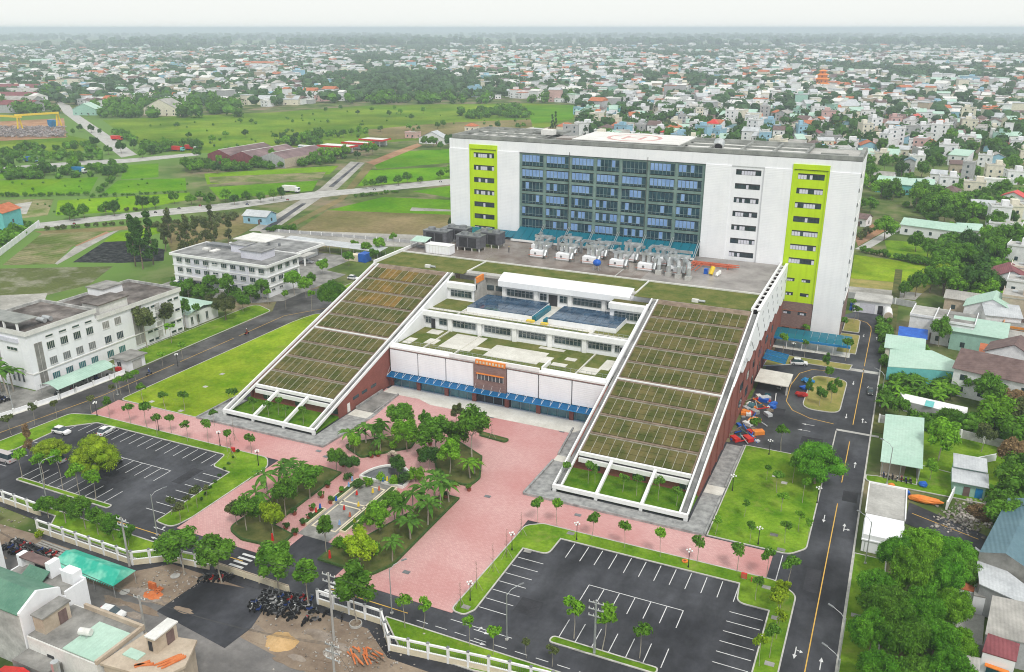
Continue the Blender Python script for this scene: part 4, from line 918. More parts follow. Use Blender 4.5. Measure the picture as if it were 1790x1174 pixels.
for k in range(4):
    y = 208.2+3.8*k
    for z in (9.6,6.2): win(t,y,y+2.1,x1,z-1.5,z,'y',3)
    if k in (0,1): win(t,y,y+1.6,x1,1.9,2.6,'y',2)
t.p(B(-205.6,-199,216.6,221,10.7,13.3), 'roof_room', 'lilac_wall'); t.p(B(-196.6,-188,211.4,218,10.7,13.4), 'roof_room', 'lilac_wall'); t.p(B(-206,-198.6,216.2,221.4,13.3,13.5), 'roof_cap', 'roof_grey'); t.p(B(-197,-187.6,211,218.4,13.4,13.6), 'roof_cap', 'roof_grey')
t.p(B(-205.66,-205.6,218,219,10.8,12.8), 'door', 'steel_dark'); t.p(MB().box(-216,-213.6,214,215.4,10.7,11.4).box(-212,-210,213,216.4,10.7,11.1), 'roof_unit', 'off_white')
t.p(B(-219,-208.6,219.2,222.2,10.7,11.6), 'solar_panel', 'steel_dark')
for k in range(4): t.p(B(-210.4+1.1*k,-209.8+1.1*k,221,222,10.7,12.4), 'roof_tank', 'white_trim')
t = Thing('annex_pavilion', (-210,256,0), 'low white annex with broad flat canopy roof behind office block', 'building')
t.p(B(-236,-222,252.4,262,0,4.2), 'wall', 'white_wall'); t.p(B(-237,-221,251.6,263,4.2,4.6), 'roof', 'off_white')
t.p(B(-223,-202,243.6,258.6,0,4.0), 'wall', 'white_wall'); t.p(B(-224,-199.6,242.8,259.4,4.0,4.4), 'roof', 'roof_grey'); t.p(MB().box(-224.4,-199.2,242.4,242.8,3.8,4.8).box(-199.6,-199.2,242.8,259.4,3.8,4.8).box(-224.4,-199.2,259.4,259.8,3.8,4.8), 'parapet', 'white_trim')
t.p(B(-204,-196,243,250,3.3,3.6), 'porch_roof', 'concrete')
for x in (-203.6,-199.8,-196.4): t.p(B(x-.25,x+.25,243.3,243.8,0,3.3), 'post', 'white_trim')
for x in (-218,-213): t.p(MB().tube((x,250,4.4),(x,250,5.4),.5,n=8), 'roof_fan', 'steel_dark')
t = Thing('parking_shed', (-190,266,0), 'long low grey car shed behind the annex', 'shed')
t.p(MB().extr([(262,3.1),(268,3.6),(268,3.7),(262,3.2)], 'x', -222, -176), 'roof', 'zinc')
for k in range(9):
    for y in (262.3,267.7): t.p(MB().tube((-221+5.5*k,y,0),(-221+5.5*k,y,3.2),.1,n=6), 'post', 'steel')
t = Thing('container_unit', (-181,258,0), 'cream and blue container pair behind the lawn by the shed', 'container')
t.p(B(-188,-182,256.4,259,0.05,2.5), 'cream_box', 'cream_wall'); t.p(B(-181.8,-178.6,256.4,260.4,0.05,3.2), 'blue_box', 'blue_plastic')
t = Thing('side_hall', (-183,180,0), 'small mint roofed hall between clinic and office block', 'hall')
t.p(B(-199,-183.6,173.2,185,0,4.2), 'wall', 'white_wall'); t.p(MB().extr([(172.6,4.2),(179,5.4),(185.6,4.2),(185.6,4.3),(179,5.5),(172.6,4.3)], 'x', -199.6,-183), 'roof', 'mint_metal')
for y in (174,176.4,180): win(t,y,y+.9,-183.6,.8,3.2,'y',2)
sheet('office_court', [(-226,198),(-183,200),(-176,206),(-176,240),(-186,242),(-186,256),(-176,262),(-226,262)], M['concrete_dark'], .02)
# ================================================================ plant library (meshes shared between copies)
def leafmat(name, a, b, sc=.35):
    m = mat(name, tuple(x*1.12 for x in a), tuple(x*1.12 for x in b), scale=sc, detail=3, rough=.7, spec=.12, island=.42, ramp=(.3,.7), fine=0, objvar=.16)
    N = m.node_tree.nodes; L_ = m.node_tree.links; P = N['Principled BSDF']     # leaves let some light through
    tr = N.new('ShaderNodeBsdfTranslucent'); mx = N.new('ShaderNodeMixShader'); mx.inputs[0].default_value = .28
    L_.new(P.inputs['Base Color'].links[0].from_socket, tr.inputs[0]); L_.new(P.outputs[0], mx.inputs[1]); L_.new(tr.outputs[0], mx.inputs[2]); L_.new(mx.outputs[0], N['Material Output'].inputs[0])
    return m
leafmat('leaf_mid', (.058,.165,.012), (.125,.265,.026))
leafmat('leaf_bright', (.10,.26,.012), (.19,.38,.028))
leafmat('leaf_lime', (.19,.32,.012), (.31,.42,.020))
leafmat('leaf_dark', (.032,.095,.016), (.075,.165,.030))
leafmat('leaf_olive', (.075,.11,.035), (.14,.165,.055))
leafmat('leaf_rain', (.055,.195,.010), (.125,.315,.022), .25)
leafmat('leaf_palm', (.050,.145,.016), (.115,.235,.032))
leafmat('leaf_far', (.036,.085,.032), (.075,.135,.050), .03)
leafmat('leaf_dry', (.18,.11,.06), (.27,.19,.09))
nrg = np.random.default_rng(11)
def leaf_cloud(cent, rad, n, size, rg, flat=.0, droop=0.0):
    "n diamond leaves on the shells of the clumps; returns verts (n*4,3)"
    k = rg.choice(len(cent), n, p=(rad**2)/(rad**2).sum())
    d = rg.normal(size=(n,3)); d[:,2] = d[:,2]*(1-flat)+.25; d /= np.linalg.norm(d,axis=1,keepdims=True)
    pos = cent[k]+d*(rad[k]*rg.uniform(.72,1.08,n))[:,None]*np.array([1,1,1-.45*flat])
    nr = d+rg.normal(size=(n,3))*.55; nr[:,2] += .35; nr /= np.linalg.norm(nr,axis=1,keepdims=True)
    t = np.cross(nr, rg.normal(size=(n,3))); t /= np.linalg.norm(t,axis=1,keepdims=True); b = np.cross(nr,t)
    s = (size*rg.uniform(.6,1.35,n))[:,None]
    return np.stack([pos-t*s, pos+b*s*.55, pos+t*s, pos-b*s*.55],1).reshape(-1,3)
def mesh_from(verts, faces, name):
    me = bpy.data.meshes.new(name); me.from_pydata(verts, [], faces); me.update(); return me
def crown_mesh(seed, rx, rz, zc, ncl, nleaf, size, flat=0.0, cl=.42, top=.0, core=True, shape='round'):
    rg = np.random.default_rng(seed)
    d = rg.normal(size=(ncl,3)); d /= np.linalg.norm(d,axis=1,keepdims=True)
    d[:,2] = np.where(d[:,2] < -.35, -d[:,2]*.6, d[:,2])
    r = rg.uniform(.35,1.0,ncl)**.6
    cent = d*r[:,None]*np.array([rx*(1-cl*.55),rx*(1-cl*.55),rz*(1-cl*.5)])+np.array([0,0,zc])
    if shape == 'cone':
        tt = rg.uniform(0,1,ncl); a = rg.uniform(0,6.283,ncl); rr = rx*(1-tt*.85)*np.sqrt(rg.uniform(.1,1,ncl))*.75
        cent = np.stack([rr*np.cos(a), rr*np.sin(a), zc-rz+tt*2*rz],1)
    if shape == 'tier':
        lv = rg.integers(0,3,ncl); a = rg.uniform(0,6.283,ncl); rr = rx*np.array([.9,.75,.45])[lv]*np.sqrt(rg.uniform(.08,1,ncl))
        cent = np.stack([rr*np.cos(a), rr*np.sin(a), zc+rz*np.array([-.45,.1,.6])[lv]+rg.normal(size=ncl)*rz*.08],1)
    rad = rx*cl*rg.uniform(.45,1.32,ncl)
    V = leaf_cloud(cent, rad, nleaf, size, rg, flat); nv = len(V)
    verts = V.tolist(); faces = [(i,i+1,i+2,i+3) for i in range(0,nv,4)]
    if core:
        mb = MB(); lr = random.Random(seed)
        for c, q in zip(cent, rad): mb.blob(tuple(c), (q*.74,q*.74,q*.74*(1-.4*flat)), 6, 4, .12, lr)
        verts += mb.v; faces += [tuple(i+nv for i in f) for f in mb.f]
    return mesh_from(verts, faces, 'crown'), cent
def trunk_mesh(seed, h, r, cent=None, nb=5, lean=.05):
    lr = random.Random(seed); mb = MB(); top = Vector((lr.uniform(-lean,lean)*h, lr.uniform(-lean,lean)*h, h))
    mid = top*.5+Vector((lr.uniform(-.03,.03)*h,lr.uniform(-.03,.03)*h,0))
    mb.tube((0,0,-.1),mid,r,r*.78,7,False); mb.tube(mid,top,r*.78,r*.5,7,False)
    if cent is not None:
        for c in list(cent)[:nb]: mb.tube(top*lr.uniform(.75,1.0), Vector(c)*.9+top*.1, r*.42, r*.12, 5, False)
    return mb.mesh('trunk')
PL = {}                                          # name -> (trunk mesh, crown mesh, trunk mat, height)
def kind(name, seed, h, rx, rz, zc, ncl, nleaf, size, tr, bm='bark', **k):
    cr, cent = crown_mesh(seed, rx, rz, zc, ncl, nleaf, size, **k)
    PL[name] = (trunk_mesh(seed, max(.3,zc-rz*.35), tr, cent), cr, bm, zc+rz)
# near, leafy
for i in range(3):
    kind(f'big{i}', 20+i, 11, 5.2, 4.2, 6.6, 75, 12000, .23, .28, cl=.24)
    kind(f'rain{i}', 30+i, 8, 5.6, 2.4, 5.0, 80, 9000, .19, .24, 'bark', cl=.27, flat=.5, shape='tier')
    kind(f'round{i}', 40+i, 5, 2.1, 2.1, 3.5, 28, 2600, .18, .09, 'bark_pale', cl=.33)
    kind(f'tall{i}', 50+i, 7, 1.6, 2.9, 4.4, 28, 2400, .18, .08, 'bark_pale', cl=.38)
    kind(f'sap{i}', 60+i, 5, 1.05, .95, 3.7, 11, 560, .19, .055, 'bark_pale', cl=.42, flat=.25, core=False)
    kind(f'shrub{i}', 70+i, 1.2, .75, .6, .65, 8, 330, .12, .04, cl=.45)
    kind(f'mid{i}', 80+i, 6.5, 2.9, 2.7, 3.3, 26, 1500, .27, .14, cl=.34)
    kind(f'cas{i}', 90+i, 14, 2.4, 5.4, 8.0, 34, 2600, .26, .18, cl=.30, core=False, shape='cone')
    kind(f'bush{i}', 100+i, 3, 2.4, 1.6, 1.5, 14, 520, .34, .12, cl=.40)
    kind(f'far{i}', 110+i, 7, 3.2, 2.7, 4.6, 11, 130, .75, .2, cl=.42)
# palm: fronds of leaflets
def palm_mesh(seed, h, n, L, droop, stemr, wide=.0):
    lr = random.Random(seed); mb = MB(); tops = Vector((lr.uniform(-.3,.3),lr.uniform(-.3,.3),h))
    fr = MB()
    for k in range(n):
        a = 2*math.pi*k/n+lr.uniform(-.25,.25); el = lr.uniform(.25,1.2); dv = Vector((math.cos(a),math.sin(a),0)); sd = Vector((-math.sin(a),math.cos(a),0))
        pv = None; seg = 8
        for s in range(seg+1):
            u = s/seg; q = tops+dv*(L*(u*math.cos(el*.6)))+Vector((0,0,L*(math.sin(el)*u-droop*u*u)))
            if pv is not None:
                if wide:
                    w0 = wide*math.sin(math.pi*max(.08,u-1/seg)); w1 = wide*math.sin(math.pi*min(.97,u))
                    fr.add([pv-sd*w0-Vector((0,0,w0*.4)),pv,pv+sd*w0-Vector((0,0,w0*.4)),q+sd*w1-Vector((0,0,w1*.4)),q,q-sd*w1-Vector((0,0,w1*.4))],[(0,1,4,5),(1,2,3,4)])
                else:
                    ln = L*.42*math.sin(math.pi*min(.95,.15+u*.8))
                    fr.add([pv,q,q+Vector((0,0,.05))],[(0,1,2)])
                    for sg in (-1,1):
                        for m_ in range(2):
                            b0 = pv.lerp(q,m_*.5); b1 = pv.lerp(q,m_*.5+.4); tip = b1+sd*sg*ln+Vector((0,0,-ln*.55))+dv*ln*.3
                            fr.add([b0,b1,tip],[(0,1,2)])
            pv = q
    mb.tube((0,0,-.1),(tops.x*.5,tops.y*.5,h*.5),stemr,stemr*.85,7,False); mb.tube((tops.x*.5,tops.y*.5,h*.5),tops,stemr*.85,stemr*.7,7,False)
    return mb.mesh('trunk'), fr.mesh('crown')
for i in range(3):
    a, b = palm_mesh(5+i, 3.0+.5*i, 12, 2.6, .85, .13, .33); PL[f'palm{i}'] = (a, b, 'bark_pale', 4.6)
    a, b = palm_mesh(15+i, 2.2, 9, 2.2, .55, .16, .34); PL[f'banana{i}'] = (a, b, 'leaf_olive', 4)
    a, b = palm_mesh(25+i, 8.5, 12, 3.0, .85, .17, .4); PL[f'tallpalm{i}'] = (a, b, 'bark_pale', 10)
# bare young plant and staked conifer
def bare_mesh(seed, h, n=14, L=.55):
    lr = random.Random(seed); mb = MB().tube((0,0,-.05),(0,0,h),.05,.02,5,False)
    for k in range(n):
        z = h*lr.uniform(.35,.98); a = lr.uniform(0,6.28); l = L*(1.15-z/h)+.15
        mb.tube((0,0,z),(l*math.cos(a),l*math.sin(a),z+l*.5),.02,.008,4,False)
    return mb.mesh('trunk')
PLN = {'tree':0}
def plant(kindname, loc, s=1.0, leaf='leaf_mid', name='tree', label=None, cat='tree', group=None, rz=None, sz=None):
    tm, cm, bm, h = PL[kindname]
    e = empty(name, loc, rnd.uniform(0,6.28) if rz is None else rz, label, cat, group)
    e.scale = (s*rnd.uniform(.82,1.16), s*rnd.uniform(.82,1.16), s*(sz or rnd.uniform(.86,1.2)))
    e.rotation_euler = (rnd.uniform(-.06,.06), rnd.uniform(-.06,.06), e.rotation_euler[2])
    link('trunk', tm, M[bm], e); link('crown', cm, M[leaf], e)
    return e
V3 = lambda k: f'{k}{rnd.randrange(3)}'
# ================================================================ front fence, street furniture, street side buildings, vehicles
def fence(pts, label, bay=3.2, h=2.5):
    t = Thing('boundary_fence', (pts[0][0],pts[0][1],0), label, 'fence')
    for a, b in zip(pts, pts[1:]):
        a = Vector(a); b = Vector(b); d = b-a; n = max(1,round(d.length/bay))
        for k in range(n):
            q0 = a+d*(k/n); q1 = a+d*((k+1)/n); u = d.normalized()*.16
            t.p(MB().bar((q0.x+u.x,q0.y+u.y,.5),(q1.x-u.x,q1.y-u.y,.5),.18,1.0), 'base_wall', 'cream_wall')
            t.p(MB().bar((q0.x+u.x,q0.y+u.y,h-.1),(q1.x-u.x,q1.y-u.y,h-.1),.24,.3), 'top_rail', 'white_trim'); t.p(MB().bar((q0.x+u.x,q0.y+u.y,1.05),(q1.x-u.x,q1.y-u.y,1.05),.22,.1), 'coping', 'white_trim')
            mb = MB()
            for j in range(1,10): q = q0+(q1-q0)*(j/10); mb.bar((q.x,q.y,1.1),(q.x,q.y,h-.24),.025)
            t.p(mb, 'iron_infill', 'steel_dark')
            t.p(B(q0.x-.16,q0.x+.16,q0.y-.16,q0.y+.16,0,h+.15), 'post', 'white_trim'); t.p(B(q0.x-.2,q0.x+.2,q0.y-.2,q0.y+.2,h+.15,h+.25), 'post_cap', 'steel_dark')
fence([(-160,85.6),(-146,85.4),(-132.3,85)], 'white and cream fence bays at the far left end')
fence([(-128.2,81.3),(-105.6,81.1),(-101.2,84.3),(-93.2,85.4)], 'white and cream fence with iron infill above the teal tent')
fence([(-72,85.6),(-60.6,85.6),(-56.6,81.4),(-42,83.4),(-30,84.6)], 'white and cream fence with iron infill right of the gate')
t = Thing('sliding_gate', (-87,85.9,0), 'low tan sliding gate across the entrance', 'gate')
for k in range(5):
    x = -92.6+3.0*k
    t.p(B(x,x+2.9,85.8,86.0,.2,1.15), 'gate_leaf', 'cream_wall'); t.p(B(x-.05,x+.1,85.75,86.05,0,1.3), 'gate_post', 'cream_wall'); t.p(B(x,x+2.9,85.82,85.98,1.3,1.42), 'gate_rail', 'plaster_tan')
# garden lamps
def garden_lamp(q, label, group):
    t = Thing('garden_lamp', q, label, 'lamp post', group)
    t.p(MB().tube(q,q+Vector((0,0,.5)),.16,.10,8).tube(q+Vector((0,0,.5)),q+Vector((0,0,3.2)),.07,.05,8), 'post', 'black_iron')
    for a in range(4):
        c = q+Vector((.42*math.cos(a*1.57),.42*math.sin(a*1.57),3.15)); t.p(MB().bar(q+Vector((0,0,2.95)),c,.05), 'arm', 'black_iron'); t.p(MB().blob(c+Vector((0,0,.15)),.16,8,5), 'globe', 'white_trim')
    t.p(MB().blob(q+Vector((0,0,3.5)),.16,8,5), 'globe', 'white_trim')
for x, y in ((1008,944),(895,962),(822,1050),(1203,992),(1280,858),(1325,952),(1428,880),(1344,795),(170,727),(278,753),(385,780),(452,814),(311,640),(165,660),(1385,620)):
    garden_lamp(G(x,y), 'black garden lamp post with white globes', 'garden lamps')
# tall street lights
def street_light(q, rz, label, group, two=False, h=8.0):
    t = Thing('street_light', q, label, 'street light', group)
    t.p(MB().tube(q,q+Vector((0,0,h)),.11,.06,8), 'pole', 'steel'); t.p(B(q.x-.2,q.x+.2,q.y-.2,q.y+.2,0,.25), 'base', 'concrete')
    for s in ((1,-1) if two else (1,)):
        dv = Vector((math.cos(rz)*s,math.sin(rz)*s,0)); pts = [q+Vector((0,0,h-.4)), q+dv*.7+Vector((0,0,h+.35)), q+dv*1.9+Vector((0,0,h+.7))]
        mb = MB()
        for a, b in zip(pts,pts[1:]): mb.tube(a,b,.05,.04,6)
        t.p(mb, 'arm', 'steel'); t.p(MB().bar(pts[-1],pts[-1]+dv*.8+Vector((0,0,.08)),.26,.12), 'lamp_head', 'steel_dark')
for x, y, rz in ((886,1118,.9),(685,1072,.9),(275,935,.9),(82,876,.9),(1455,1240,2.7),(1465,1165,2.7),(1512,985,2.7),(1538,690+20,2.7),(1550,870-24,2.7),(206,690,.4),(23,715,.4)):
    street_light(G(x,y), rz, 'tall grey street light with curved arm', 'street lights')
# electricity poles and wires
def epole(q, h, label, arms=2, m='wood_pole'):
    t = Thing('utility_pole', q, label, 'utility pole', 'utility poles')
    t.p(MB().tube(q,q+Vector((0,0,h)),.2,.13,8), 'pole', m)
    for k in range(arms):
        z = h-.5-1.1*k; t.p(MB().bar(q+Vector((-1.1,0,z)),q+Vector((1.1,0,z)),.12), 'cross_arm', 'steel')
        for dx in (-1,-.35,.35,1): t.p(MB().tube(q+Vector((dx,0,z+.06)),q+Vector((dx,0,z+.35)),.07,.04,6), 'insulator', 'off_white')
    return q+Vector((0,0,h-.3))
P1 = epole(Vector((-64.9,79.8,0)), 11.5, 'tall concrete utility pole on the dirt right of the gate')
P2 = epole(Vector((-105.8,80.6,0)), 9.2, 'utility pole at the end of the teal tent')
P3 = epole(Vector((-87.7,67.4,0)), 9.0, 'utility pole beside the roof terrace building on the street', 1)
P4 = epole(Vector((-57.5,70.2,0)), 9.5, 'utility pole at the bottom street with steel cross arms', 3)
P5 = epole(Vector((-30.2,92.8,0)), 9.0, 'steel pole with bare cross arms at front of right car park', 3, 'steel')
def wire(a, b, sag=1.2, n=10, r=.022, label='sagging black overhead cable above the street'):
    a = Vector(a); b = Vector(b); mb = MB(); pv = a
    for k in range(1,n+1):
        u = k/n; q = a.lerp(b,u)-Vector((0,0,sag*4*u*(1-u))); mb.tube(pv,q,r,n=4,cap=False); pv = q
    o = mb.build('overhead_cable', M['wire']); tag(o, label, 'cable', 'overhead cables')
for dz in (0,.5): wire(P2+Vector((0,0,dz)), P1+Vector((0,0,dz-.2)), 1.4)
for dx in (-.8,0,.8): wire(P3+Vector((dx,0,0)), P4+Vector((dx,0,0)), 1.0); wire(P3+Vector((dx,0,0)), Vector((-150+dx,75,9)), 1.8)
wire(P1, Vector((-20,82,10.5)), 1.4); wire(P4, Vector((-20,48,9)), 1.0)
# teal market tent
t = Thing('market_tent', (-108,75.6,0), 'long teal tarpaulin tent with gabled top beside the street', 'tent')
xa, xb = -114.8, -101; zz = 2.3
t.p(MB().add([(xa,73.6,zz),(xb,73.4,zz),(xb-.6,75.7,zz+1.3),(xa+.9,75.9,zz+1.3)],[(0,1,2,3)]).add([(xa+.9,75.9,zz+1.3),(xb-.6,75.7,zz+1.3),(xb,77.9,zz),(xa,78.0,zz)],[(0,1,2,3)]).add([(xb,73.4,zz),(xb,77.9,zz),(xb-.6,75.7,zz+1.3)],[(0,1,2)]).add([(xa,73.6,zz),(xa+.9,75.9,zz+1.3),(xa,78,zz)],[(0,1,2)]), 'canvas', 'teal_tent')
mb = MB()
for k in range(28): x = xa+.5*k; mb.add([(x,73.55,zz),(x+.5,73.55,zz),(x+.25,73.5,zz-.35)],[(0,1,2)])
t.p(mb, 'scalloped_edge', 'teal_tent')
for x in (xa+.2,-110.3,-105.6,xb-.2):
    for y in (73.7,77.7): t.p(MB().tube((x,y,0),(x,y,zz),.05,n=6), 'pole', 'steel')
# brick stack, sand heap, planks, rubble
t = Thing('brick_stack', (-97.7,77.8,0), 'stack of new orange bricks on the dirt verge', 'bricks')
br = B(-.11,.11,-.055,.055,0,.09).mesh('brick')
for k in range(13):
    for i in range(6):
        for j in range(3): link('brick', br, M['orange_brick'], t.e, (i*.24-.6+rnd.uniform(-.02,.02), j*.14-.2+ (k%2)*.03, k*.095), rnd.uniform(-.08,.08))
for i in range(50): link('brick', br, M['orange_brick'], t.e, (rnd.uniform(.7,1.7), rnd.uniform(-.6,.6), rnd.uniform(0,.35)), rnd.uniform(0,3))
def heap(name, q, rx, ry, h, m, label, cat, seed):
    lr = random.Random(seed); mb = MB(); n, mm = 18, 6
    vs = [(0,0,h)]; fs = []
    for j in range(1,mm+1):
        for i in range(n):
            a = 2*math.pi*i/n; r = j/mm*(1+lr.uniform(-.14,.14)); vs.append((rx*r*math.cos(a),ry*r*math.sin(a),h*(1-j/mm)**1.3+(lr.uniform(-.06,.06)*h if j<mm else -.05)))
    fs = [(0,1+i,1+(i+1)%n) for i in range(n)]
    for j in range(mm-1):
        for i in range(n): a=1+j*n; fs.append((a+i,a+n+i,a+n+(i+1)%n,a+(i+1)%n))
    o = mb.add(vs,fs); o.smooth = True; return tag(o.build(name, M[m], None, q), label, cat)
heap('sand_heap', G(492,1122), 2.6, 2.0, .9, 'sand', 'broad heap of yellow sand beside the street', 'sand', 3)
heap('brick_dust', (-96.5,76.6,0), 1.8, 1.2, .12, 'orange_brick', 'spill of orange brick dust beside the brick stack', 'dust', 4)
heap('soil_heap', G(580,1140), 1.4, 1.1, .5, 'rubble', 'small dark soil heap beside the stacked orange planks', 'soil', 5)
t = Thing('plank_pile', (-58.5,76.6,0), 'jumbled pile of orange and dark planks at the bottom street', 'planks')
q = G(640,1150)
for k in range(26):
    a = rnd.uniform(-.5,.5)+2.6; c = q+Vector((rnd.uniform(-1.8,1.8),rnd.uniform(-1.2,1.2),.1+rnd.uniform(0,.6))); dv = Vector((math.cos(a),math.sin(a),rnd.uniform(-.1,.1)))*rnd.uniform(.9,1.7)
    t.p(MB().bar(c-dv,c+dv,.22,.1), 'plank', 'orange_brick' if k%2 else 'bark')
mb = MB()
for k in range(520):
    u = rnd.random()
    if u < .35: c = G(rnd.gauss(620,55), rnd.gauss(1140,22))
    elif u < .6: c = Vector((rnd.uniform(-101,-92),rnd.uniform(76.5,83),0))
    elif u < .8: c = Vector((rnd.uniform(-160,-128),rnd.uniform(77,84),0))
    else: c = Vector((rnd.uniform(-78,-60),rnd.uniform(76,84),0))
    s = rnd.uniform(.05,.22); mb.blob((c.x,c.y,s*.3),(s,s*rnd.uniform(.6,1.2),s*.6),5,3,.3)
tag(mb.build('rubble', M['rubble']), 'scattered rubble and litter on the dirt verge', 'rubble', kind='stuff')
t = Thing('log_pile', (-121.5,78.6,0), 'bundle of grey poles lying by the fence left of tent', 'poles')
for k in range(8): t.p(MB().tube((-125,79.6-.25*k,.12+.12*(k%2)),(-116.6,79.4-.28*k,.12+.12*(k%2)),.1,n=6), 'pole', 'wood_pole')
for x, y in ((899/2.935,774+682/2.935),(640/2.935,774+765/2.935)):
    tag(MB().tube((0,0,0),(0,0,.08),.75,n=20).build('concrete_cover', M['concrete'], None, G(x,y)), 'round pale concrete cover on the dirt verge', 'cover', 'concrete covers')
t = Thing('tree_ring', G(622,1092), 'round concrete planter ring around a street tree', 'planter'); q = G(622,1092)
t.p(MB().tube(q,q+Vector((0,0,.35)),.95,n=20), 'ring', 'concrete'); t.p(MB().tube(q+Vector((0,0,.35)),q+Vector((0,0,.37)),.8,n=20), 'soil', 'bark')
# ---------------- street side buildings, lower left
t = Thing('terrace_house', (-105,58,0), 'white and stained house with green gable roofs in bottom left corner', 'house')
t.p(B(-113,-98.5,57.5,63.5,0,9.2), 'wall', 'stained_wall'); t.p(B(-98.5,-98.2,57.4,63.5,0,9.2), 'white_side', 'white_wall')
t.p(MB().extr([(57.2,9.2),(60.3,10.9),(63.4,9.4),(63.4,9.55),(60.3,11.05),(57.2,9.35)], 'x', -113, -98.6), 'gable_roof', 'green_metal'); t.p(MB().extr([(57.3,9.2),(63.5,9.2),(63.5,9.7),(60.3,11.25),(57.3,9.6)], 'x', -98.6, -98.2), 'gable_wall', 'white_wall')
t.p(B(-98.25,-98.1,58.9,60.0,7.0,8.1), 'window', 'glass_dark')
t.p(B(-110,-97.4,63.5,67,0,8.4), 'rear_wall', 'white_wall'); t.p(B(-109.6,-97.8,63.6,66.7,8.4,8.5), 'roof_terrace', 'concrete_dark')
t.p(B(-110,-97.4,66.7,67,8.4,9.3), 'parapet', 'white_wall'); t.p(B(-97.7,-97.4,63.6,66.7,8.4,9.1), 'parapet', 'white_wall')
t.p(MB().extr([(63.6,8.6),(65.4,9.6),(65.4,9.75),(63.6,8.75)], 'x', -106.8, -102.6), 'lean_roof', 'green_metal')
t.p(B(-109.8,-108.9,65.6,66.9,8.5,10.4), 'pier', 'white_wall'); t.p(B(-103.4,-102.5,65.4,67.1,8.5,10.9), 'pier', 'white_wall'); t.p(B(-100.6,-98.2,65.6,67.1,8.5,10.4), 'pier', 'white_wall'); t.p(B(-108.9,-103.4,66.2,66.7,8.5,10.2), 'screen', 'off_white'); t.p(B(-108.9,-103.4,65.4,67,10.2,10.4), 'pergola', 'brown_tile')
t.p(B(-106.8,-104.6,66.1,66.2,8.6,9.9), 'opening', 'dark_gap')
t = Thing('roof_terrace_building', (-89,60,0), 'tan flat-roofed building with mint roof sheet in bottom left', 'building')
t.p(B(-97.2,-84.2,57,64.4,0,6.6), 'wall', 'off_white'); t.p(B(-97.2,-84.4,57.2,64.2,6.6,6.7), 'roof', 'concrete_dark')
t.p(MB().box(-95,-84,64.2,64.6,6.6,7.4).box(-84.5,-84.1,57,64.2,6.6,7.2), 'parapet', 'plaster_tan')
t.p(B(-90.6,-84.6,57.2,63,6.7,6.86), 'mint_sheet', 'mint_metal'); t.p(B(-97,-95,58.2,62.2,6.7,9.2), 'stair_house', 'plaster_tan'); t.p(B(-97.1,-94.8,58,62.4,9.2,9.4), 'stair_roof', 'concrete_dark'); t.p(B(-95.02,-94.9,60.4,61.6,6.75,8.7), 'door', 'brown_tile')
t.p(MB().tube((-90.6,60,7.5),(-89,60.4,7.5),.5,n=12), 'water_tank', 'off_white')
for x in (-90.2,-89.4): t.p(B(x-.06,x+.06,59.8,60.6,6.86,7.1), 'tank_stand', 'steel')
t.p(B(-93.6,-92.4,56.9,57.0,2,5), 'opening', 'dark_gap'); t.p(B(-97.4,-91,54.6,57,0,4.6), 'low_wing', 'concrete_dark')
t.p(B(-84.18,-84.02,58.4,59.4,3,6), 'opening', 'dark_gap'); t.p(B(-84.18,-84.02,61,63,3.2,5.8), 'shutter', 'off_white')
t = Thing('unfinished_house', (-79,61,0), 'unfinished tan concrete house with orange bricks on its roof', 'house')
t.p(MB().prism([(-83.8,57.6),(-75.4,58.6),(-74.2,61.5),(-76.2,65.4),(-83,63.8)],0,6.4), 'wall', 'plaster_tan'); t.p(MB().prism([(-84,57.3),(-75.1,58.3),(-73.8,61.5),(-76,65.8),(-83.2,64.1)],6.4,6.75), 'roof', 'plaster_tan')
t.p(B(-80.2,-78.7,61.6,65.2,6.75,9.0), 'stair_house', 'plaster_tan'); t.p(B(-80.3,-78.5,61.4,65.4,9.0,9.2), 'stair_roof', 'off_white'); t.p(B(-78.72,-78.6,63.4,64.6,6.8,8.6), 'door', 'brown_tile'); t.p(B(-79.9,-79.3,61.5,61.62,7,8.4), 'opening', 'dark_gap')
for k in range(10): t.p(MB().bar((-77.4+.16*k,59.8+.2*(k%4),6.85),(-75.9+.12*k,62.6+.1*(k%3),6.9),.18,.14), 'brick_row', 'orange_brick')
for a in ((-79.6,58.8,-77.6,60),(-79.4,58.6,-78.4,60.2)): t.p(MB().bar((a[0],a[1],6.85),(a[2],a[3],6.85),.4,.16), 'brick_row', 'orange_brick')
t.p(B(-82.6,-80,59.6,61,6.4,6.9), 'roof_hatch', 'mint_metal')
t = Thing('red_roof_shed', (-93,53,0), 'low red metal roof at the bottom left edge', 'shed')
t.p(MB().extr([(-98.6,3.4),(-94.6,4.6),(-89.6,3.4),(-89.6,3.5),(-94.6,4.7),(-98.6,3.5)], 'y', 46, 54.2), 'roof', 'red_paint'); t.p(B(-98,-90,46.4,53.8,0,3.4), 'wall', 'concrete')
t.p(MB().tube((-90,55.4,0),(-90,55.4,6.3),.5,n=12), 'water_tank', 'steel')
t = Thing('white_house_edge', (-118,61,0), 'tall plain white house wall cut by left frame edge', 'house')
t.p(B(-133,-120.7,62,70.2,0,8.6), 'wall', 'white_wall'); t.p(B(-133.3,-120.4,61.7,70.5,8.6,8.9), 'roof', 'concrete')
t = Thing('dark_shed', (-139,78.5,0), 'small dark roofed stall at the left frame edge', 'shed')
t.p(B(-141.6,-137,76.6,80.2,0,2.3), 'wall', 'plaster_tan'); t.p(B(-142,-136.4,76.2,80.6,2.3,2.5), 'roof', 'steel_dark')

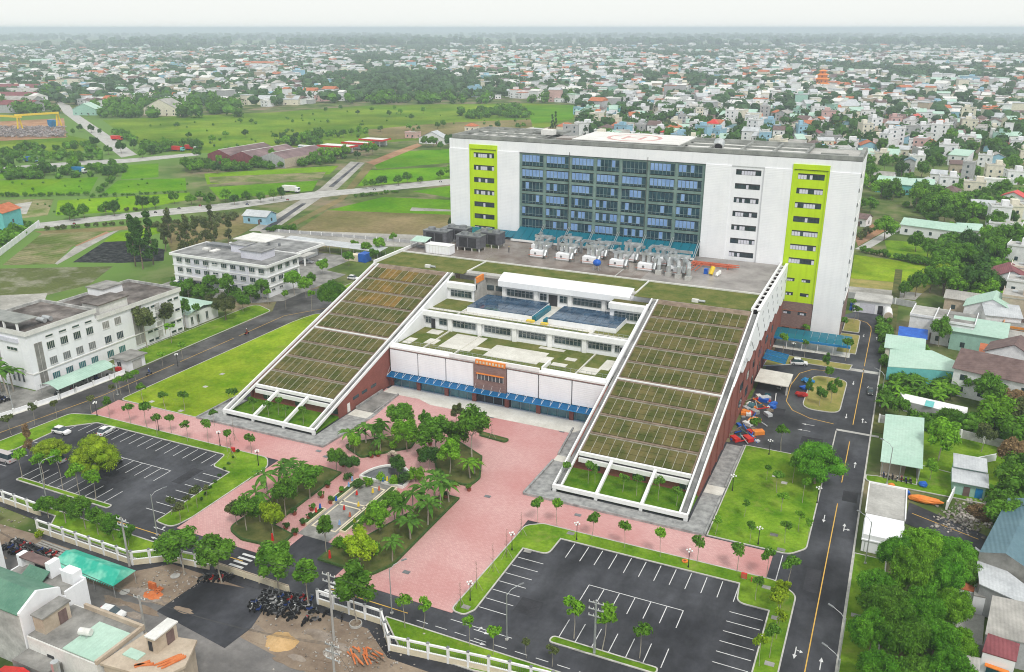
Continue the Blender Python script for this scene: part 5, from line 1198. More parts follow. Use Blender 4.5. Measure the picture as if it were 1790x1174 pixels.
# ---------------- vehicles
def loft(rings):
    n = len(rings[0]); mb = MB(); vs = [p for r in rings for p in r]; fs = []
    for k in range(len(rings)-1):
        for i in range(n): a = k*n; fs.append((a+i,a+(i+1)%n,a+n+(i+1)%n,a+n+i))
    fs += [tuple(range(n-1,-1,-1)), tuple(range((len(rings)-1)*n,len(rings)*n))]
    mb.add(vs,fs); return mb
def carmesh(L=4.3, W=1.75, Ht=1.48, van=False):
    s = L/4.2; h = W/2
    st = [(-2.1,.50,.76),(-2.02,.72,.90),(-1.45,.88,.97),(-.6,.92,1.0),(.6,.92,1.0),(1.4,.85,.98),(1.98,.74,.90),(2.1,.50,.74)] if not van else [(-2.1,.9,.9),(-2.05,1.1,.97),(-1.2,1.12,1),(0,1.12,1),(1.2,1.1,1),(1.75,1.0,.97),(2.05,.8,.9),(2.1,.5,.76)]
    body = loft([[(x*s,-h*w*.94,.22),(x*s,-h*w,.48),(x*s,-h*w*.98,zt-.10),(x*s,-h*w*.84,zt),(x*s,h*w*.84,zt),(x*s,h*w*.98,zt-.10),(x*s,h*w,.48),(x*s,h*w*.94,.22)] for x,zt,w in st])
    ca = [(-1.85,.88,.70,.86),(-1.25,Ht-.06,.70,.88),(-.2,Ht,.72,.9),(.35,Ht-.05,.71,.9),(1.15,.88,.70,.86)] if not van else [(-2.04,1.08,.80,.9),(-1.95,Ht-.04,.78,.92),(0,Ht,.80,.94),(1.2,Ht-.06,.78,.93),(1.85,1.05,.78,.9)]
    glass = loft([[(x*s,-h*b,.86 if not van else 1.05),(x*s,-h*a,zt),(x*s,h*a,zt),(x*s,h*b,.86 if not van else 1.05)] for x,zt,a,b in ca])
    rx = (-1.22,.33) if not van else (-1.93,1.22)
    roof = loft([[(x*s,-h*.74,Ht-.05),(x*s,-h*.66,Ht+.035),(x*s,h*.66,Ht+.035),(x*s,h*.74,Ht-.05)] for x in (rx[0],(rx[0]+rx[1])/2,rx[1])])
    return body.mesh('body'), glass.mesh('window'), roof.mesh('roof'), s, h
WH = MB().tube((0,-.1,0),(0,.1,0),.32,n=14).mesh('wheel'); RIM = MB().tube((0,-.115,0),(0,.115,0),.19,n=10).mesh('rim'); LMP = B(-.04,.04,-.16,.16,-.07,.07).mesh('headlight')
def car(loc, rz, m, label, van=False, sc=1.0, L=4.3, Ht=1.48):
    me = carmesh(L, 1.75, 2.1 if van else Ht, van); s, h = me[3], me[4]
    e = empty('parked_car' if not van else 'parked_van', loc, rz, label, 'van' if van else 'car'); e.scale = (sc,sc,sc)
    link('body', me[0], M[m], e); link('window', me[1], M['glass_dark'], e); link('roof', me[2], M[m], e)
    for x in (-1.3*s,1.3*s):
        for y in (-h+.05,h-.05): w = link('wheel', WH, M['tyre'], e, (x,y,.32)); link('rim', RIM, M['steel'], w)
    for y in (-.58,.58): link('headlight', LMP, M['white_trim'], e, (2.06*s,y,.62)); link('tail_light', LMP, M['red_paint'], e, (-2.08*s,y,.66))
    for dx in (-.45,.45): link('pillar', B(-.05,.05,-h*.93,h*.93,.86,.9 if not van else 1.1).mesh('pillar'), M[m], e, (dx*s,0,.02))
    return e
paint('car_white', (.78,.78,.78), .3, spec=.5); paint('car_silver', (.42,.43,.45), .3, metal=.4); paint('car_dark', (.03,.035,.035), .3, spec=.6); paint('van_grey', (.50,.46,.46), .4)
car((-149.3,113.9,.02), math.pi/2+.06, 'car_white', 'white hatchback with blue windscreen shade in top row of left car park', L=4.0)
car((-147.9,100.6,.02), math.pi*.98, 'car_silver', 'silver sedan under the trees in left car park')
car((-137.2,104.2,.02), .9, 'car_dark', 'black car under the spreading tree in left car park', L=4.7, Ht=1.7)
car((-157.5,96.2,.02), math.pi*1.0, 'van_grey', 'grey and red minibus at the left frame edge', True, L=5.0)
car((-158.0,109.8,.02), 0.05, 'car_white', 'white car half hidden by trees at left of left car park')
car((-98.3,70.4,0), .12+math.pi*0, 'car_white', 'white sedan driving on the street at bottom left', L=4.5)
car((-18.6,218.2,.02), .2, 'car_white', 'white car parked by the east side of the podium', L=4.4, Ht=1.65)
car((-.6,206,.02), -1.5, 'car_dark', 'dark small car parked by the right road kerb', sc=.8)
for x, y, rz, m, l in ((-198,247,.3,'car_silver','silver car under the annex porch'),(-193,249,1.4,'car_white','white car beside the annex'),(-186,263,.1,'car_white','white car in the grey shed'),(-220,205.0,.1,'car_white','white car at left end of office block'),(-170,236,.0,'car_white','white car beside the trees behind left wing')): car((x,y,.03), rz, m, l)
# motorbikes
bk = {}
bw = MB().tube((0,-.05,0),(0,.05,0),.28,n=10).mesh('wheel')
bseat = MB().box(-.55,.15,-.13,.13,.68,.80).mesh('seat'); bbody = MB().bar((-.5,0,.5),(.1,0,.42),.22,.26).bar((.1,0,.4),(.45,0,.75),.2,.3).bar((-.2,0,.3),(.1,0,.3),.25,.2).mesh('body'); bfork = MB().bar((.62,0,.28),(.45,0,.95),.08).bar((.42,-.32,1.0),(.42,.32,1.0),.05).mesh('handlebar')
for c, v in (('bike_red',(.40,.03,.03)),('bike_black',(.025,.025,.03)),('bike_blue',(.03,.06,.22)),('bike_white',(.6,.6,.6)),('bike_grey',(.16,.16,.17))): paint(c, v, .35)
BC = ['bike_black','bike_black','bike_black','bike_grey','bike_red','bike_blue','bike_white']
def bike(loc, rz, m=None, label='motorbike', group=None):
    e = empty('motorbike', loc, rz, label, 'motorbike', group)
    for x in (-.62,.62): link('wheel', bw, M['tyre'], e, (x,0,.28))
    link('body', bbody, M[m or rnd.choice(BC)], e); link('seat', bseat, M['tyre'], e); link('handlebar', bfork, M['steel_dark'], e)
    return e
for r in range(9):
    for k in range(7):
        if rnd.random() < .12: continue
        bike((-80.6+.9*r+rnd.uniform(-.35,.35), 80.2+.72*k+.1*r+rnd.uniform(-.3,.3), .02), rnd.uniform(-.8,.8)+1.2, None, 'parked motorbike in the crowded cluster right of the gate', 'motorbikes right of the gate')
for k in range(8): bike((-71.5+rnd.uniform(-1.5,5.5), 81.2+rnd.uniform(-.4,3), 0), rnd.uniform(0,3), None, 'parked motorbike on the dirt near the utility pole', 'motorbikes by the utility pole')
for k in range(7): bike((-92.3+.75*k*.9, 82.6+.35*k, .02), 1.5+rnd.uniform(-.2,.2), None, 'parked motorbike under the round tree left of the gate', 'motorbikes left of the gate')
for k in range(34): bike((-132+.6*(k%17)+rnd.uniform(-.2,.2)+3, 75.6+1.6*(k//17)+rnd.uniform(-.3,.3), 0), 1.4+rnd.uniform(-.3,.3), None, 'parked motorbike left of the teal tent', 'motorbikes left of the tent')
for k in range(44): bike((-187+.62*(k%11)+rnd.uniform(-.2,.2)-3.2, 109.5+2.2*(k//11)+rnd.uniform(-.2,.2), .06), 1.5+rnd.uniform(-.2,.2), None, 'parked motorbike in the clinic yard at left', 'motorbikes in the clinic yard')
for k in range(7): bike((4.2+.8*k, 163.4+rnd.uniform(-.3,.3), .05), 1.7+rnd.uniform(-.2,.2), None, 'parked motorbike in the mint-roofed shed', 'motorbikes in the mint shed')
for k in range(12): bike((-178.6+rnd.uniform(0,4), 123+1.25*k, .06), rnd.uniform(-.3,.3), None, 'parked motorbike under the vaulted shelter', 'motorbikes under the vaulted shelter')
# riders: one continuous skinned body each
def person_mesh(pose):
    me = bpy.data.meshes.new('person_body')
    if pose == 'ride':
        v = [(-.1,0,.82),(-.05,0,1.1),(.02,0,1.36),(.05,0,1.5),(.08,0,1.66),(.28,.12,.8),(.2,.14,.38),(.28,-.12,.8),(.2,-.14,.38),(.02,.2,1.34),(.2,.26,1.12),(.4,.26,1.02),(.02,-.2,1.34),(.2,-.26,1.12),(.4,-.26,1.02),(.3,.14,.33),(.3,-.14,.33)]
    else:
        v = [(0,0,.92),(0,0,1.18),(0,0,1.42),(0,0,1.54),(.02,0,1.68),(.02,.1,.5),(0,.11,.06),(-.02,-.1,.5),(0,-.11,.06),(0,.2,1.4),(.04,.24,1.12),(.16,.22,.92),(0,-.2,1.4),(.04,-.24,1.12),(.16,-.22,.92),(.12,.11,.04),(.12,-.11,.04)]
    e = [(0,1),(1,2),(2,3),(3,4),(0,5),(5,6),(0,7),(7,8),(2,9),(9,10),(10,11),(2,12),(12,13),(13,14),(6,15),(8,16)]
    me.from_pydata(v, e, []); me.update()
    return me
def person(loc, rz, pose, m, label):
    o = bpy.data.objects.new('person', person_mesh(pose)); col.objects.link(o)
    md = o.modifiers.new('skin','SKIN'); sk = o.data.skin_vertices[0].data
    for i, r in enumerate((.15,.14,.15,.06,.11,.08,.055,.08,.055,.07,.05,.04,.07,.05,.04,.045,.045)): sk[i].radius = (r,r)
    sk[0].use_root = True
    o.modifiers.new('sub','SUBSURF').levels = 1; o.modifiers['sub'].render_levels = 1
    o.data.materials.append(M[m]); o.location = loc; o.rotation_euler = (0,0,rz)
    h = MB().blob((.08 if pose=='ride' else .02,0,1.74 if pose=='ride' else 1.76),(.13,.12,.12),8,6); h.smooth = True; h.build('helmet', M['car_white'] if pose=='ride' else M['yellow_paint'], o)
    return tag(o, label, 'person')
for x, y, rz, bm, cm, w in ((-61.4,68.2,-.4,'bike_black','car_dark','on the bottom street'),(-166.5,142,1.45,'bike_grey','bike_blue','on the left road beside the lawn'),(-164.8,176,1.5,'bike_red','pot','further up the left road')):
    bike((x,y,.02), rz, bm, 'motorbike being ridden '+w); person((x,y,.02), rz, 'ride', cm, 'helmeted motorbike rider in dark clothes '+w)
person((-103.4,221.6,20.06), 0, 'stand', 'car_dark', 'standing worker in dark clothes on the wet podium deck')
# ---------------- garden furniture
t = Thing('half_round_pool', (-83.4,120.4,0), 'half-round ornamental pool with pale rim at the garden axis', 'pool')
arcp = [(-83.4+4.9*math.cos(math.pi*k/16), 120.6+6.6*math.sin(math.pi*k/16)) for k in range(17)]
mb = MB()
for a, b in zip(arcp, arcp[1:]): mb.bar((a[0],a[1],.3),(b[0],b[1],.3),.4,.6)
mb.bar((-88.3,120.5,.3),(-78.5,120.5,.3),.4,.6); t.p(mb, 'rim', 'off_white'); t.p(MB().prism(arcp,.08,.28), 'water', 'water')
t = Thing('garden_arch', (-85.2,127.6,0), 'small brown stone arch behind the half-round pool', 'arch')
t.p(B(-86.2,-85.7,127.2,128.0,0,2.2), 'pillar', 'brown_brick'); t.p(B(-84.6,-84.1,127.2,128.0,0,2.2), 'pillar', 'brown_brick')
for k in range(6):
    a, b = math.pi*k/6, math.pi*(k+1)/6
    t.p(MB().bar((-85.15+.8*math.cos(a),127.6,2.2+.8*math.sin(a)),(-85.15+.8*math.cos(b),127.6,2.2+.8*math.sin(b)),.7,.45), 'arch_stone', 'plaster_tan')
t.p(B(-85.7,-84.6,127.7,127.9,0,2.2), 'plaque', 'brown_tile')
ci = ['red_paint','pane_blue','leaf_lime','yellow_paint','red_pipe','blue_plastic']
cn = ['red','light blue','lime green','yellow','pink-red','blue']
for k, (x, y) in enumerate(((624,870),(616,845),(643,852),(652,866),(663,862),(670,846),(602,896),(594,922),(620,918),(627,890),(612,908),(560,893),(553,900),(610,855),(692,842),(677,845),(640,905),(588,880))):
    q = G(x,y); i = k%6
    t = Thing('banner_stake', q, f'small {cn[i]} cloth ornament on a stake along the garden axis', 'ornament', 'cloth ornaments')
    t.p(MB().tube(q,q+Vector((0,0,1.6)),.02,n=5), 'stake', 'steel'); t.p(MB().tube(q+Vector((0,0,.7)),q+Vector((.05,0,1.55)),.26,.12,n=7), 'cloth', ci[i])
for k, (x, y) in enumerate(((500,925),(516,935),(530,918),(540,908),(578,880),(545,892),(597,862),(573,852),(515,900),(563,870),(650,800),(661,798),(732,835),(712,838),(700,880),(690,872),(777,852),(745,790),(752,778),(733,795),(600,815),(795,852),(820,858),(780,872))):
    q = G(x,y); t = Thing('potted_plant', q, 'shrub in a brown clay pot on the garden paving', 'potted plant', 'potted plants')
    t.p(MB().tube(q,q+Vector((0,0,.55)),.32,.45,10), 'pot', 'pot'); link('foliage', PL[V3('shrub')][1], M[rnd.choice(('leaf_mid','leaf_bright','leaf_dark'))], t.e, (0,0,.35), rnd.uniform(0,6), .9)
for x, y in ((477,948),(577,978)):
    q = G(x,y); t = Thing('ribbon_post', q, 'bright red ribbon tied round a trunk in the garden bed', 'ribbon', 'red ribbons'); t.p(MB().tube(q,q+Vector((0,0,1.8)),.28,.14,8), 'ribbon', 'red_paint')
q = G(1300,1012); t = Thing('fire_cabinet', q, 'red hydrant cabinet on grass strip above right car park', 'cabinet'); t.p(B(q.x-.45,q.x+.45,q.y-.2,q.y+.2,.25,1.15), 'box', 'red_paint'); t.p(B(q.x-.3,q.x+.3,q.y-.15,q.y+.15,.1,.25), 'foot', 'concrete'); t.p(B(q.x-.4,q.x+.4,q.y-.22,q.y-.2,.3,1.1), 'door', 'red_pipe')
q = G(1317,1018); t = Thing('hydrant', q, 'red twin standpipe beside the hydrant cabinet', 'hydrant')
for dx in (-.35,.35): t.p(MB().tube(q+Vector((dx,0,.1)),q+Vector((dx,0,.95)),.09,n=8), 'standpipe', 'red_pipe')
t.p(MB().bar(q+Vector((-.4,0,.8)),q+Vector((.4,0,.8)),.12), 'header', 'red_pipe')
q = G(1197,982); t = Thing('hose_reel', q, 'orange coiled hose lying on grass by a garden lamp', 'hose'); t.p(MB().tube(q+Vector((0,0,.12)),q+Vector((0,0,.28)),.5,n=16), 'coil', 'orange_paint'); t.p(MB().tube(q+Vector((0,0,.28)),q+Vector((0,0,.33)),.22,n=10), 'hub', 'pot')
q = G(408,790); t = Thing('fire_cabinet', q, 'red hydrant cabinet at corner of left car park', 'cabinet'); t.p(B(q.x-.45,q.x+.45,q.y-.2,q.y+.2,.2,1.1), 'box', 'red_paint'); t.p(B(q.x-.3,q.x+.3,q.y-.15,q.y+.15,.05,.2), 'foot', 'concrete')
t = Thing('east_canopy', (-17,231.5,0), 'long teal glass walkway canopy at the tower foot', 'canopy')
for k in range(10):
    x = -27.6+2.05*k; t.p(MB().extr([(229,3.0),(231.4,3.6),(235.4,3.7),(235.4,3.76),(231.4,3.66),(229,3.06)], 'x', x, x+1.98), 'roof_sheet', 'canopy_teal')
t.p(B(-27.7,-7.1,228.85,229,2.5,3.1), 'fascia', 'blue_sheet')
for k in range(6):
    for y in (229.2,235): t.p(MB().tube((-27.3+4*k,y,0),(-27.3+4*k,y,3.2),.09,n=7), 'post', 'white_trim')
sheet('walkway_tiles', rect(-27.6,-7,228.6,236), M['paving_pale'], .10, .1)
t = Thing('side_awning', (-24.6,206,0), 'small blue sheet awning on the east brick wall', 'awning'); t.p(MB().extr([(-26.4,4.4),(-20.8,3.7),(-20.8,3.76),(-26.4,4.46)], 'y', 207, 214), 'sheet', 'canopy_blue')
for y in (207.2,210.5,213.8): t.p(MB().bar((-26.4,y,4.5),(-20.8,y,3.82),.1), 'rib', 'blue_sheet')
t = Thing('concrete_ramp', (-22,199,0), 'pale sloping concrete roof slab on the east side', 'slab'); t.p(MB().extr([(-26.3,2.4),(-18.4,2.2),(-18.4,2.4),(-26.3,2.6)], 'y', 196, 204.6), 'slab', 'paving_pale')
for y in (196.4,204.2): t.p(B(-18.9,-18.5,y-.2,y+.2,0,2.2), 'post', 'concrete')
jc = ['blue_plastic','red_paint','off_white','orange_paint','steel','glass_teal','zinc','bark']
for k in range(64):
    q = Vector((rnd.uniform(-26,-20.2), rnd.uniform(167,193), 0)); s = rnd.uniform(.4,1.25); m = rnd.choice(jc)
    nm = {'blue_plastic':'blue','red_paint':'red','off_white':'white','orange_paint':'orange','steel':'silver','glass_teal':'dark teal','zinc':'grey','bark':'brown'}[m]
    mb = MB().box(-s,s,-s*.6,s*.6,0,s*.7) if k%3 else MB().bar((-s*1.8,0,.2),(s*1.8,.3,.3+s*.4),.18)
    tag(mb.build('stacked_material', M[m], None, q, rnd.uniform(0,3)), f'{nm} building material heaped against the east brick wall', 'material', 'building material heap')
for x, y, m, l in ((1408,680,'blue_plastic','blue tarpaulin bundle on the yard by traffic island'),(1400,692,'red_paint','red and blue tarpaulin bundle by traffic island'),(1412,668,'blue_sheet','second blue bundle beside the traffic island')):
    q = G(x,y); tag(MB().blob((0,0,.5),(1.5,.9,.6),9,5,.25).build('tarpaulin_bundle', M[m], None, q), l, 'bundle')
# puddles and worn patches on the street and verge
mat('puddle', (.20,.155,.12), (.32,.26,.21), scale=.5, detail=5, rough=.15, rough2=.3, spec=.6)
for k, (x, y, rx, ry) in enumerate(((255,1040,3.2,1.2),(310,1062,2.6,.9),(200,1050,2.2,.8),(560,1110,2.6,1.0),(590,1128,1.8,.8),(150,1000,3,1),(440,1095,2.2,.6),(100,975,2.5,.9),(235,1075,1.8,.6),(520,1150,1.6,.6))):
    q = G(x,y); rr = random.Random(k); n = 18
    struct(MB().prism([(q.x+rx*math.cos(6.283*i/n)*(1+rr.uniform(-.28,.28)), q.y+ry*math.sin(6.283*i/n)*(1+rr.uniform(-.28,.28))) for i in range(n)], -.02, .004+.001*k).build('puddle', M['puddle']))
for k in range(16):                              # worn earth showing through at the street edge
    q = Vector((rnd.uniform(-150,-60), rnd.choice((73.8,75.2,76.4))+rnd.uniform(-.6,.6), 0)); rx, ry, n = rnd.uniform(1.5,4.5), rnd.uniform(.4,1.1), 16
    struct(MB().prism([(q.x+rx*math.cos(6.283*i/n)*(1+rnd.uniform(-.3,.3)), q.y+ry*math.sin(6.283*i/n)*(1+rnd.uniform(-.3,.3))) for i in range(n)], -.02, .018+.0008*k).build('earth_patch', M['dirt']))
# ================================================================ houses of the neighbourhood
paint('h_white', (.80,.80,.82), .8, var=.10, detail=6); paint('h_cream', (.74,.69,.57), .8, var=.10); paint('h_grey', (.42,.42,.43), .85, var=.12); paint('h_blue', (.30,.52,.66), .8, var=.08)
paint('h_pink', (.62,.40,.38), .8, var=.1); paint('h_teal', (.16,.52,.52), .7, var=.08); paint('h_tan', (.48,.40,.31), .85, var=.12); paint('h_green', (.32,.52,.44), .8, var=.08); paint('h_orange', (.72,.26,.05), .8, var=.1)
WALLN = {'h_white':'white','h_cream':'cream','h_grey':'grey','h_blue':'pale blue','h_pink':'pink','h_teal':'teal','h_tan':'tan','h_green':'pale green','h_orange':'orange','white_wall':'white','off_white':'off-white'}
ROOFN = {'concrete':'grey flat','concrete_dark':'dark flat','zinc':'grey metal','mint_metal':'mint metal','terracotta':'orange tiled','brown_tile':'brown tiled','maroon_roof':'maroon metal','blue_sheet':'blue sheet','fibre_cement':'grey sheet','blue_roof':'slate blue','red_paint':'red','h_teal':'teal','off_white':'pale flat','white_trim':'white','green_metal':'dark green','mint_metal_y':'mint metal'}
WIN = B(-.55,.55,-.06,.04,-.7,.7).mesh('window')
def house(loc, w, d, h, roof, wm, rm, rz=0.0, label='', name='house', cat='house', group=None, nwin=2, over=.4, pitch=.45, sides=True):
    e = empty(name, loc, rz, label, cat, group)
    B(-w/2,w/2,-d/2,d/2,-.3,h).build('wall', M[wm], e)
    a, b = w/2+over, d/2+over
    if roof == 'flat':
        B(-w/2-.15,w/2+.15,-d/2-.15,d/2+.15,h,h+.2).build('roof', M[rm], e)
        MB().box(-w/2-.15,w/2+.15,-d/2-.15,-d/2+.05,h+.2,h+.85).box(w/2-.05,w/2+.15,-d/2+.05,d/2+.15,h+.2,h+.85).box(-w/2-.15,-w/2+.05,-d/2+.05,d/2+.15,h+.2,h+.85).build('parapet', M[wm], e)
    elif roof == 'gable':                        # ridge along y
        z1 = h+a*pitch
        MB().extr([(-a,h),(0,z1),(a,h),(a,h+.14),(0,z1+.16),(-a,h+.14)], 'y', -b, b).build('roof', M[rm], e); MB().extr([(-w/2,h),(w/2,h),(0,h+w/2*pitch)], 'y', -d/2, d/2).build('gable', M[wm], e)
    elif roof == 'gablex':                       # ridge along x
        z1 = h+b*pitch
        MB().extr([(-b,h),(0,z1),(b,h),(b,h+.14),(0,z1+.16),(-b,h+.14)], 'x', -a, a).build('roof', M[rm], e); MB().extr([(-d/2,h),(d/2,h),(0,h+d/2*pitch)], 'x', -w/2, w/2).build('gable', M[wm], e)
    elif roof == 'hip':
        z1 = h+min(a,b)*pitch*1.2; k = max(.1,abs(a-b)); r = (max(0.05,a-b),0) if a > b else (0,max(.05,b-a))
        MB().add([(-a,-b,h),(a,-b,h),(a,b,h),(-a,b,h),(-r[0],-r[1],z1),(r[0],r[1],z1)],[(0,3,2,1)]+([(0,1,5,4),(2,3,4,5),(1,2,5),(3,0,4)] if a > b else [(0,1,4),(2,3,5),(1,2,5,4),(3,0,4,5)])).build('roof', M[rm], e)
    else:                                        # shed roof falling to -y
        MB().extr([(-b,h),(b,h+2*b*pitch*.35),(b,h+2*b*pitch*.35+.14),(-b,h+.14)], 'x', -a, a).build('roof', M[rm], e)
        MB().extr([(-d/2,h),(d/2,h),(d/2,h+d*pitch*.35)], 'x', -w/2, w/2).build('gable', M[wm], e)
    if roof == 'flat' and name == 'house' and w > 6 and h > 6.5:
        B(w*.05,w*.4,-d*.1,d*.35,h+.2,h+2.6).build('stair_house', M[wm], e); MB().tube((-w*.25,d*.15,h+.5),(-w*.25+1.4,d*.15,h+.5),.45,n=10).build('water_tank', M['steel'], e)
    st = max(1,int(h/3.1))
    if nwin:
        for s in range(st):
            z = 1.7+3.1*s
            for k in range(nwin):
                x = -w/2+(k+.5)*w/nwin; link('window', WIN, M['glass_dark'], e, (x,-d/2,z))
            if sides:
                for sx in (-1,1):
                    for k in range(max(1,nwin-1)): o = link('window', WIN, M['glass_dark'], e, (sx*w/2,-d/2+(k+.5)*d/max(1,nwin-1),z), math.pi/2)
        B(-.5,.5,-.08,.03,0,2.1).build('door', M['brown_tile'], e, (w*.18,-d/2,0))
    return e
def hp(px, py, *a, **k): return house(G(px,py), *a, **k)
# ---------------- right of the road, near
t = Thing('mint_shed', (8,172,0), 'big flat mint metal roof shed with motorbikes beside the road', 'shed')
c = [G(1548,723,3.9),G(1616,730,3.9),G(1613,819,3.3),G(1539,806,3.3)]
t.p(MB().add(c+[v-Vector((0,0,.12)) for v in c],[(3,2,1,0)[::-1],(4,5,6,7)[::-1],(0,1,5,4),(1,2,6,5),(2,3,7,6),(3,0,4,7)]), 'roof', 'mint_metal')
xa, xb, ya, yb = c[3].x+.3, c[2].x-.3, c[3].y+.5, c[0].y-.3
t.p(B(xa,xb,yb-.2,yb,0,3.6), 'wall', 'white_wall'); t.p(B(xb-.2,xb,ya+1.2,yb-.2,0,3.3), 'wall', 'white_wall'); t.p(B(xa,xb,ya-.4,yb,0.02,.08), 'floor', 'plaster_tan')
for x in (xa+.2,(xa+xb)/2,xb-.2): t.p(MB().tube((x,ya+.2,0),(x,ya+.2,3.2),.1,n=8), 'post', 'steel')
t = Thing('switch_house', (5,147,0), 'white hut with grey concrete roof between road and grove', 'hut')
x0, x1, y0, y1 = 1.9, 8.0, 135.2, 153.2
t.p(B(x0,x1,y0,y1,0,3.3), 'wall', 'white_wall'); t.p(B(x0-.2,x1+.2,y0+7,y1+.2,3.3,3.5), 'roof', 'concrete'); t.p(MB().box(x0-.2,x0,y0+7,y1+.2,3.5,3.8).box(x1,x1+.2,y0+7,y1+.2,3.5,3.8).box(x0,x1,y1,y1+.2,3.5,3.8), 'parapet', 'white_trim')
t.p(B(x0-.15,x1+.15,y0-.2,y0+7,2.2,2.4), 'lower_roof', 'white_wall'); t.p(B(x0+.4,x0+.5,y0-.05,y0,.1,2), 'seam', 'steel')
t = Thing('zinc_shed', (18.5,160,0), 'small grey metal shed with blue door above the rubble', 'shed')
q = G(1690,868)
t.p(B(q.x-2.6,q.x+2.8,q.y,q.y+8,0,2.9), 'wall', 'h_green'); t.p(MB().extr([(q.y-.6,2.8),(q.y+4,3.5),(q.y+4,3.58),(q.y-.6,2.88)], 'x', q.x-3, q.x+3.2), 'roof', 'zinc'); t.p(MB().extr([(q.y+3.6,3.9),(q.y+8.4,4.5),(q.y+8.4,4.58),(q.y+3.6,3.98)], 'x', q.x-2.8, q.x+3), 'roof', 'zinc'); t.p(B(q.x+1.2,q.x+2.4,q.y-.08,q.y,.05,2.1), 'door', 'blue_sheet'); t.p(B(q.x-.8,q.x+.3,q.y-.08,q.y,.05,2.0), 'door', 'brown_tile'); t.p(B(q.x-2.6,q.x+2.8,q.y+4,q.y+8,2.9,3.9), 'upper_wall', 'h_green')
t = Thing('orange_tarpaulin', G(1610,875), 'long bright orange tarpaulin bundle on the side lane', 'tarpaulin'); q = G(1610,875)
t.p(MB().blob(q+Vector((.6,-.2,.55)),(3.2,1.0,.65),12,6,.12), 'sheet', 'orange_paint'); t.p(MB().blob(q+Vector((-2.6,.9,.7)),(.9,.6,.5),8,5,.25), 'blue_sheet', 'blue_plastic')
q = G(1613,850); tag(MB().blob((0,0,.5),(.8,.8,.6),10,6,.12).build('blue_tarpaulin', M['blue_plastic'], None, q), 'round blue tarpaulin bundle on the lawn by mint shed', 'tarpaulin')
q = G(1557,857); t = Thing('cable_drum', q, 'orange cable drum and trestle at the end of the hut', 'drum'); t.p(MB().tube(q+Vector((0,-.5,.7)),q+Vector((0,.5,.7)),.7,n=14), 'drum', 'orange_paint'); t.p(B(q.x-2.2,q.x-.9,q.y-.5,q.y+.5,.05,.9), 'trestle', 'steel')
sheet('side_lane', [(8.4,147.5),(24,141),(27,146),(9,155.5)], M['asphalt'], .03); line(9.5,151.5,20,147.2,.14,'yellow_line',.05,'lane_line')
def wall_run(pts, h, m, label, name='garden_wall', w=.25):
    t = Thing(name, (pts[0][0],pts[0][1],0), label, 'wall')
    for a, b in zip(pts,pts[1:]):
        a = Vector(a); b = Vector(b); d = b-a; n = max(1,round(d.length/5))
        for k in range(n):
            q0 = a+d*(k/n); q1 = a+d*((k+1)/n)-d.normalized()*.06; t.p(MB().bar((q0.x,q0.y,h/2),(q1.x,q1.y,h/2),w,h), 'wall_panel', m)
            t.p(B(q0.x-.18,q0.x+.18,q0.y-.18,q0.y+.18,0,h+.12), 'pier', 'white_trim')
g = lambda x, y: tuple(G(x,y)[:2])
wall_run([g(1536,738),g(1640,756),g(1760,785),g(1750,800)],1.9,'stained_wall','long stained white wall behind the mint shed')
wall_run([g(1654,890),g(1690,815),g(1740,805)],1.6,'white_wall','white garden wall beside the zinc shed')
wall_run([g(1480,520),g(1530,525),g(1600,538)],2.0,'h_grey','pale boundary wall behind the pump house')
t = Thing('long_white_roof', G(1630,712), 'long low white roof with a teal sheet behind the shrubs', 'shed')
c = [G(1574,686,2.8),G(1692,712,2.8),G(1690,727,2.6),G(1582,700,2.6)]
t.p(MB().add(c+[v-Vector((0,0,.1)) for v in c],[(0,1,2,3)[::-1],(4,5,6,7),(0,1,5,4),(1,2,6,5),(2,3,7,6),(3,0,4,7)]), 'roof', 'white_trim'); t.p(MB().add([(v.x,v.y,0) for v in c]+[tuple(v-Vector((0,0,.1))) for v in c],[(0,1,5,4),(1,2,6,5),(2,3,7,6),(3,0,4,7)]), 'wall', 'h_grey')
cs = [G(1619,699,2.86),G(1634,702,2.86),G(1631,712,2.76),G(1616,709,2.76)]; t.p(MB().add(cs,[(0,1,2,3)[::-1]]), 'teal_sheet', 'h_teal')
t = Thing('big_mint_roof', G(1600,660), 'very large pale mint metal roof with low gable right of road', 'hall')
c = [G(1556,610,4.2),G(1629,612,5.0),G(1692,640,4.6),G(1692,652,4.0),G(1640,646,4.2),G(1552,640,3.6)]
t.p(MB().add(c+[v-Vector((0,0,.12)) for v in c],[(0,1,2,3,4,5)[::-1],(6,7,8,9,10,11)]+[(i,(i+1)%6,6+(i+1)%6,6+i) for i in range(6)]), 'roof', 'mint_metal')
cg = [Vector((v.x*.985,v.y,0)) for v in c]; t.p(MB().add(cg+[Vector((v.x*.985,v.y,w.z-.15)) for v, w in zip(cg,c)],[(i,(i+1)%6,6+(i+1)%6,6+i) for i in range(6)]), 'wall', 'h_teal')
hp(1578,625,9,7,3.4,'shed','h_cream','mint_metal',0,'small pale roofed shed above the big mint roof',name='shed',cat='shed')
hp(1738,690,17,12,6.6,'gablex','h_white','brown_tile',-.25,'large white villa with brown hipped roofs right of road',nwin=4,pitch=.5)
hp(1765,660,12,8,6.8,'gable','h_white','brown_tile',-.25,'rear wing of white villa with brown roof',nwin=2,pitch=.5)
hp(1620,582,9,11,6.0,'flat','h_white','concrete',-.12,'white row house with balcony above the blue awning',nwin=3)
hp(1664,594,10,12,6.35,'flat','h_white','concrete_dark',-.12,'white row house with grilled windows and grey roof',nwin=3)
hp(1706,608,13,9,5.2,'shed','h_green','mint_metal_y',-.12,'pale green house with broad cream metal roof',nwin=2)
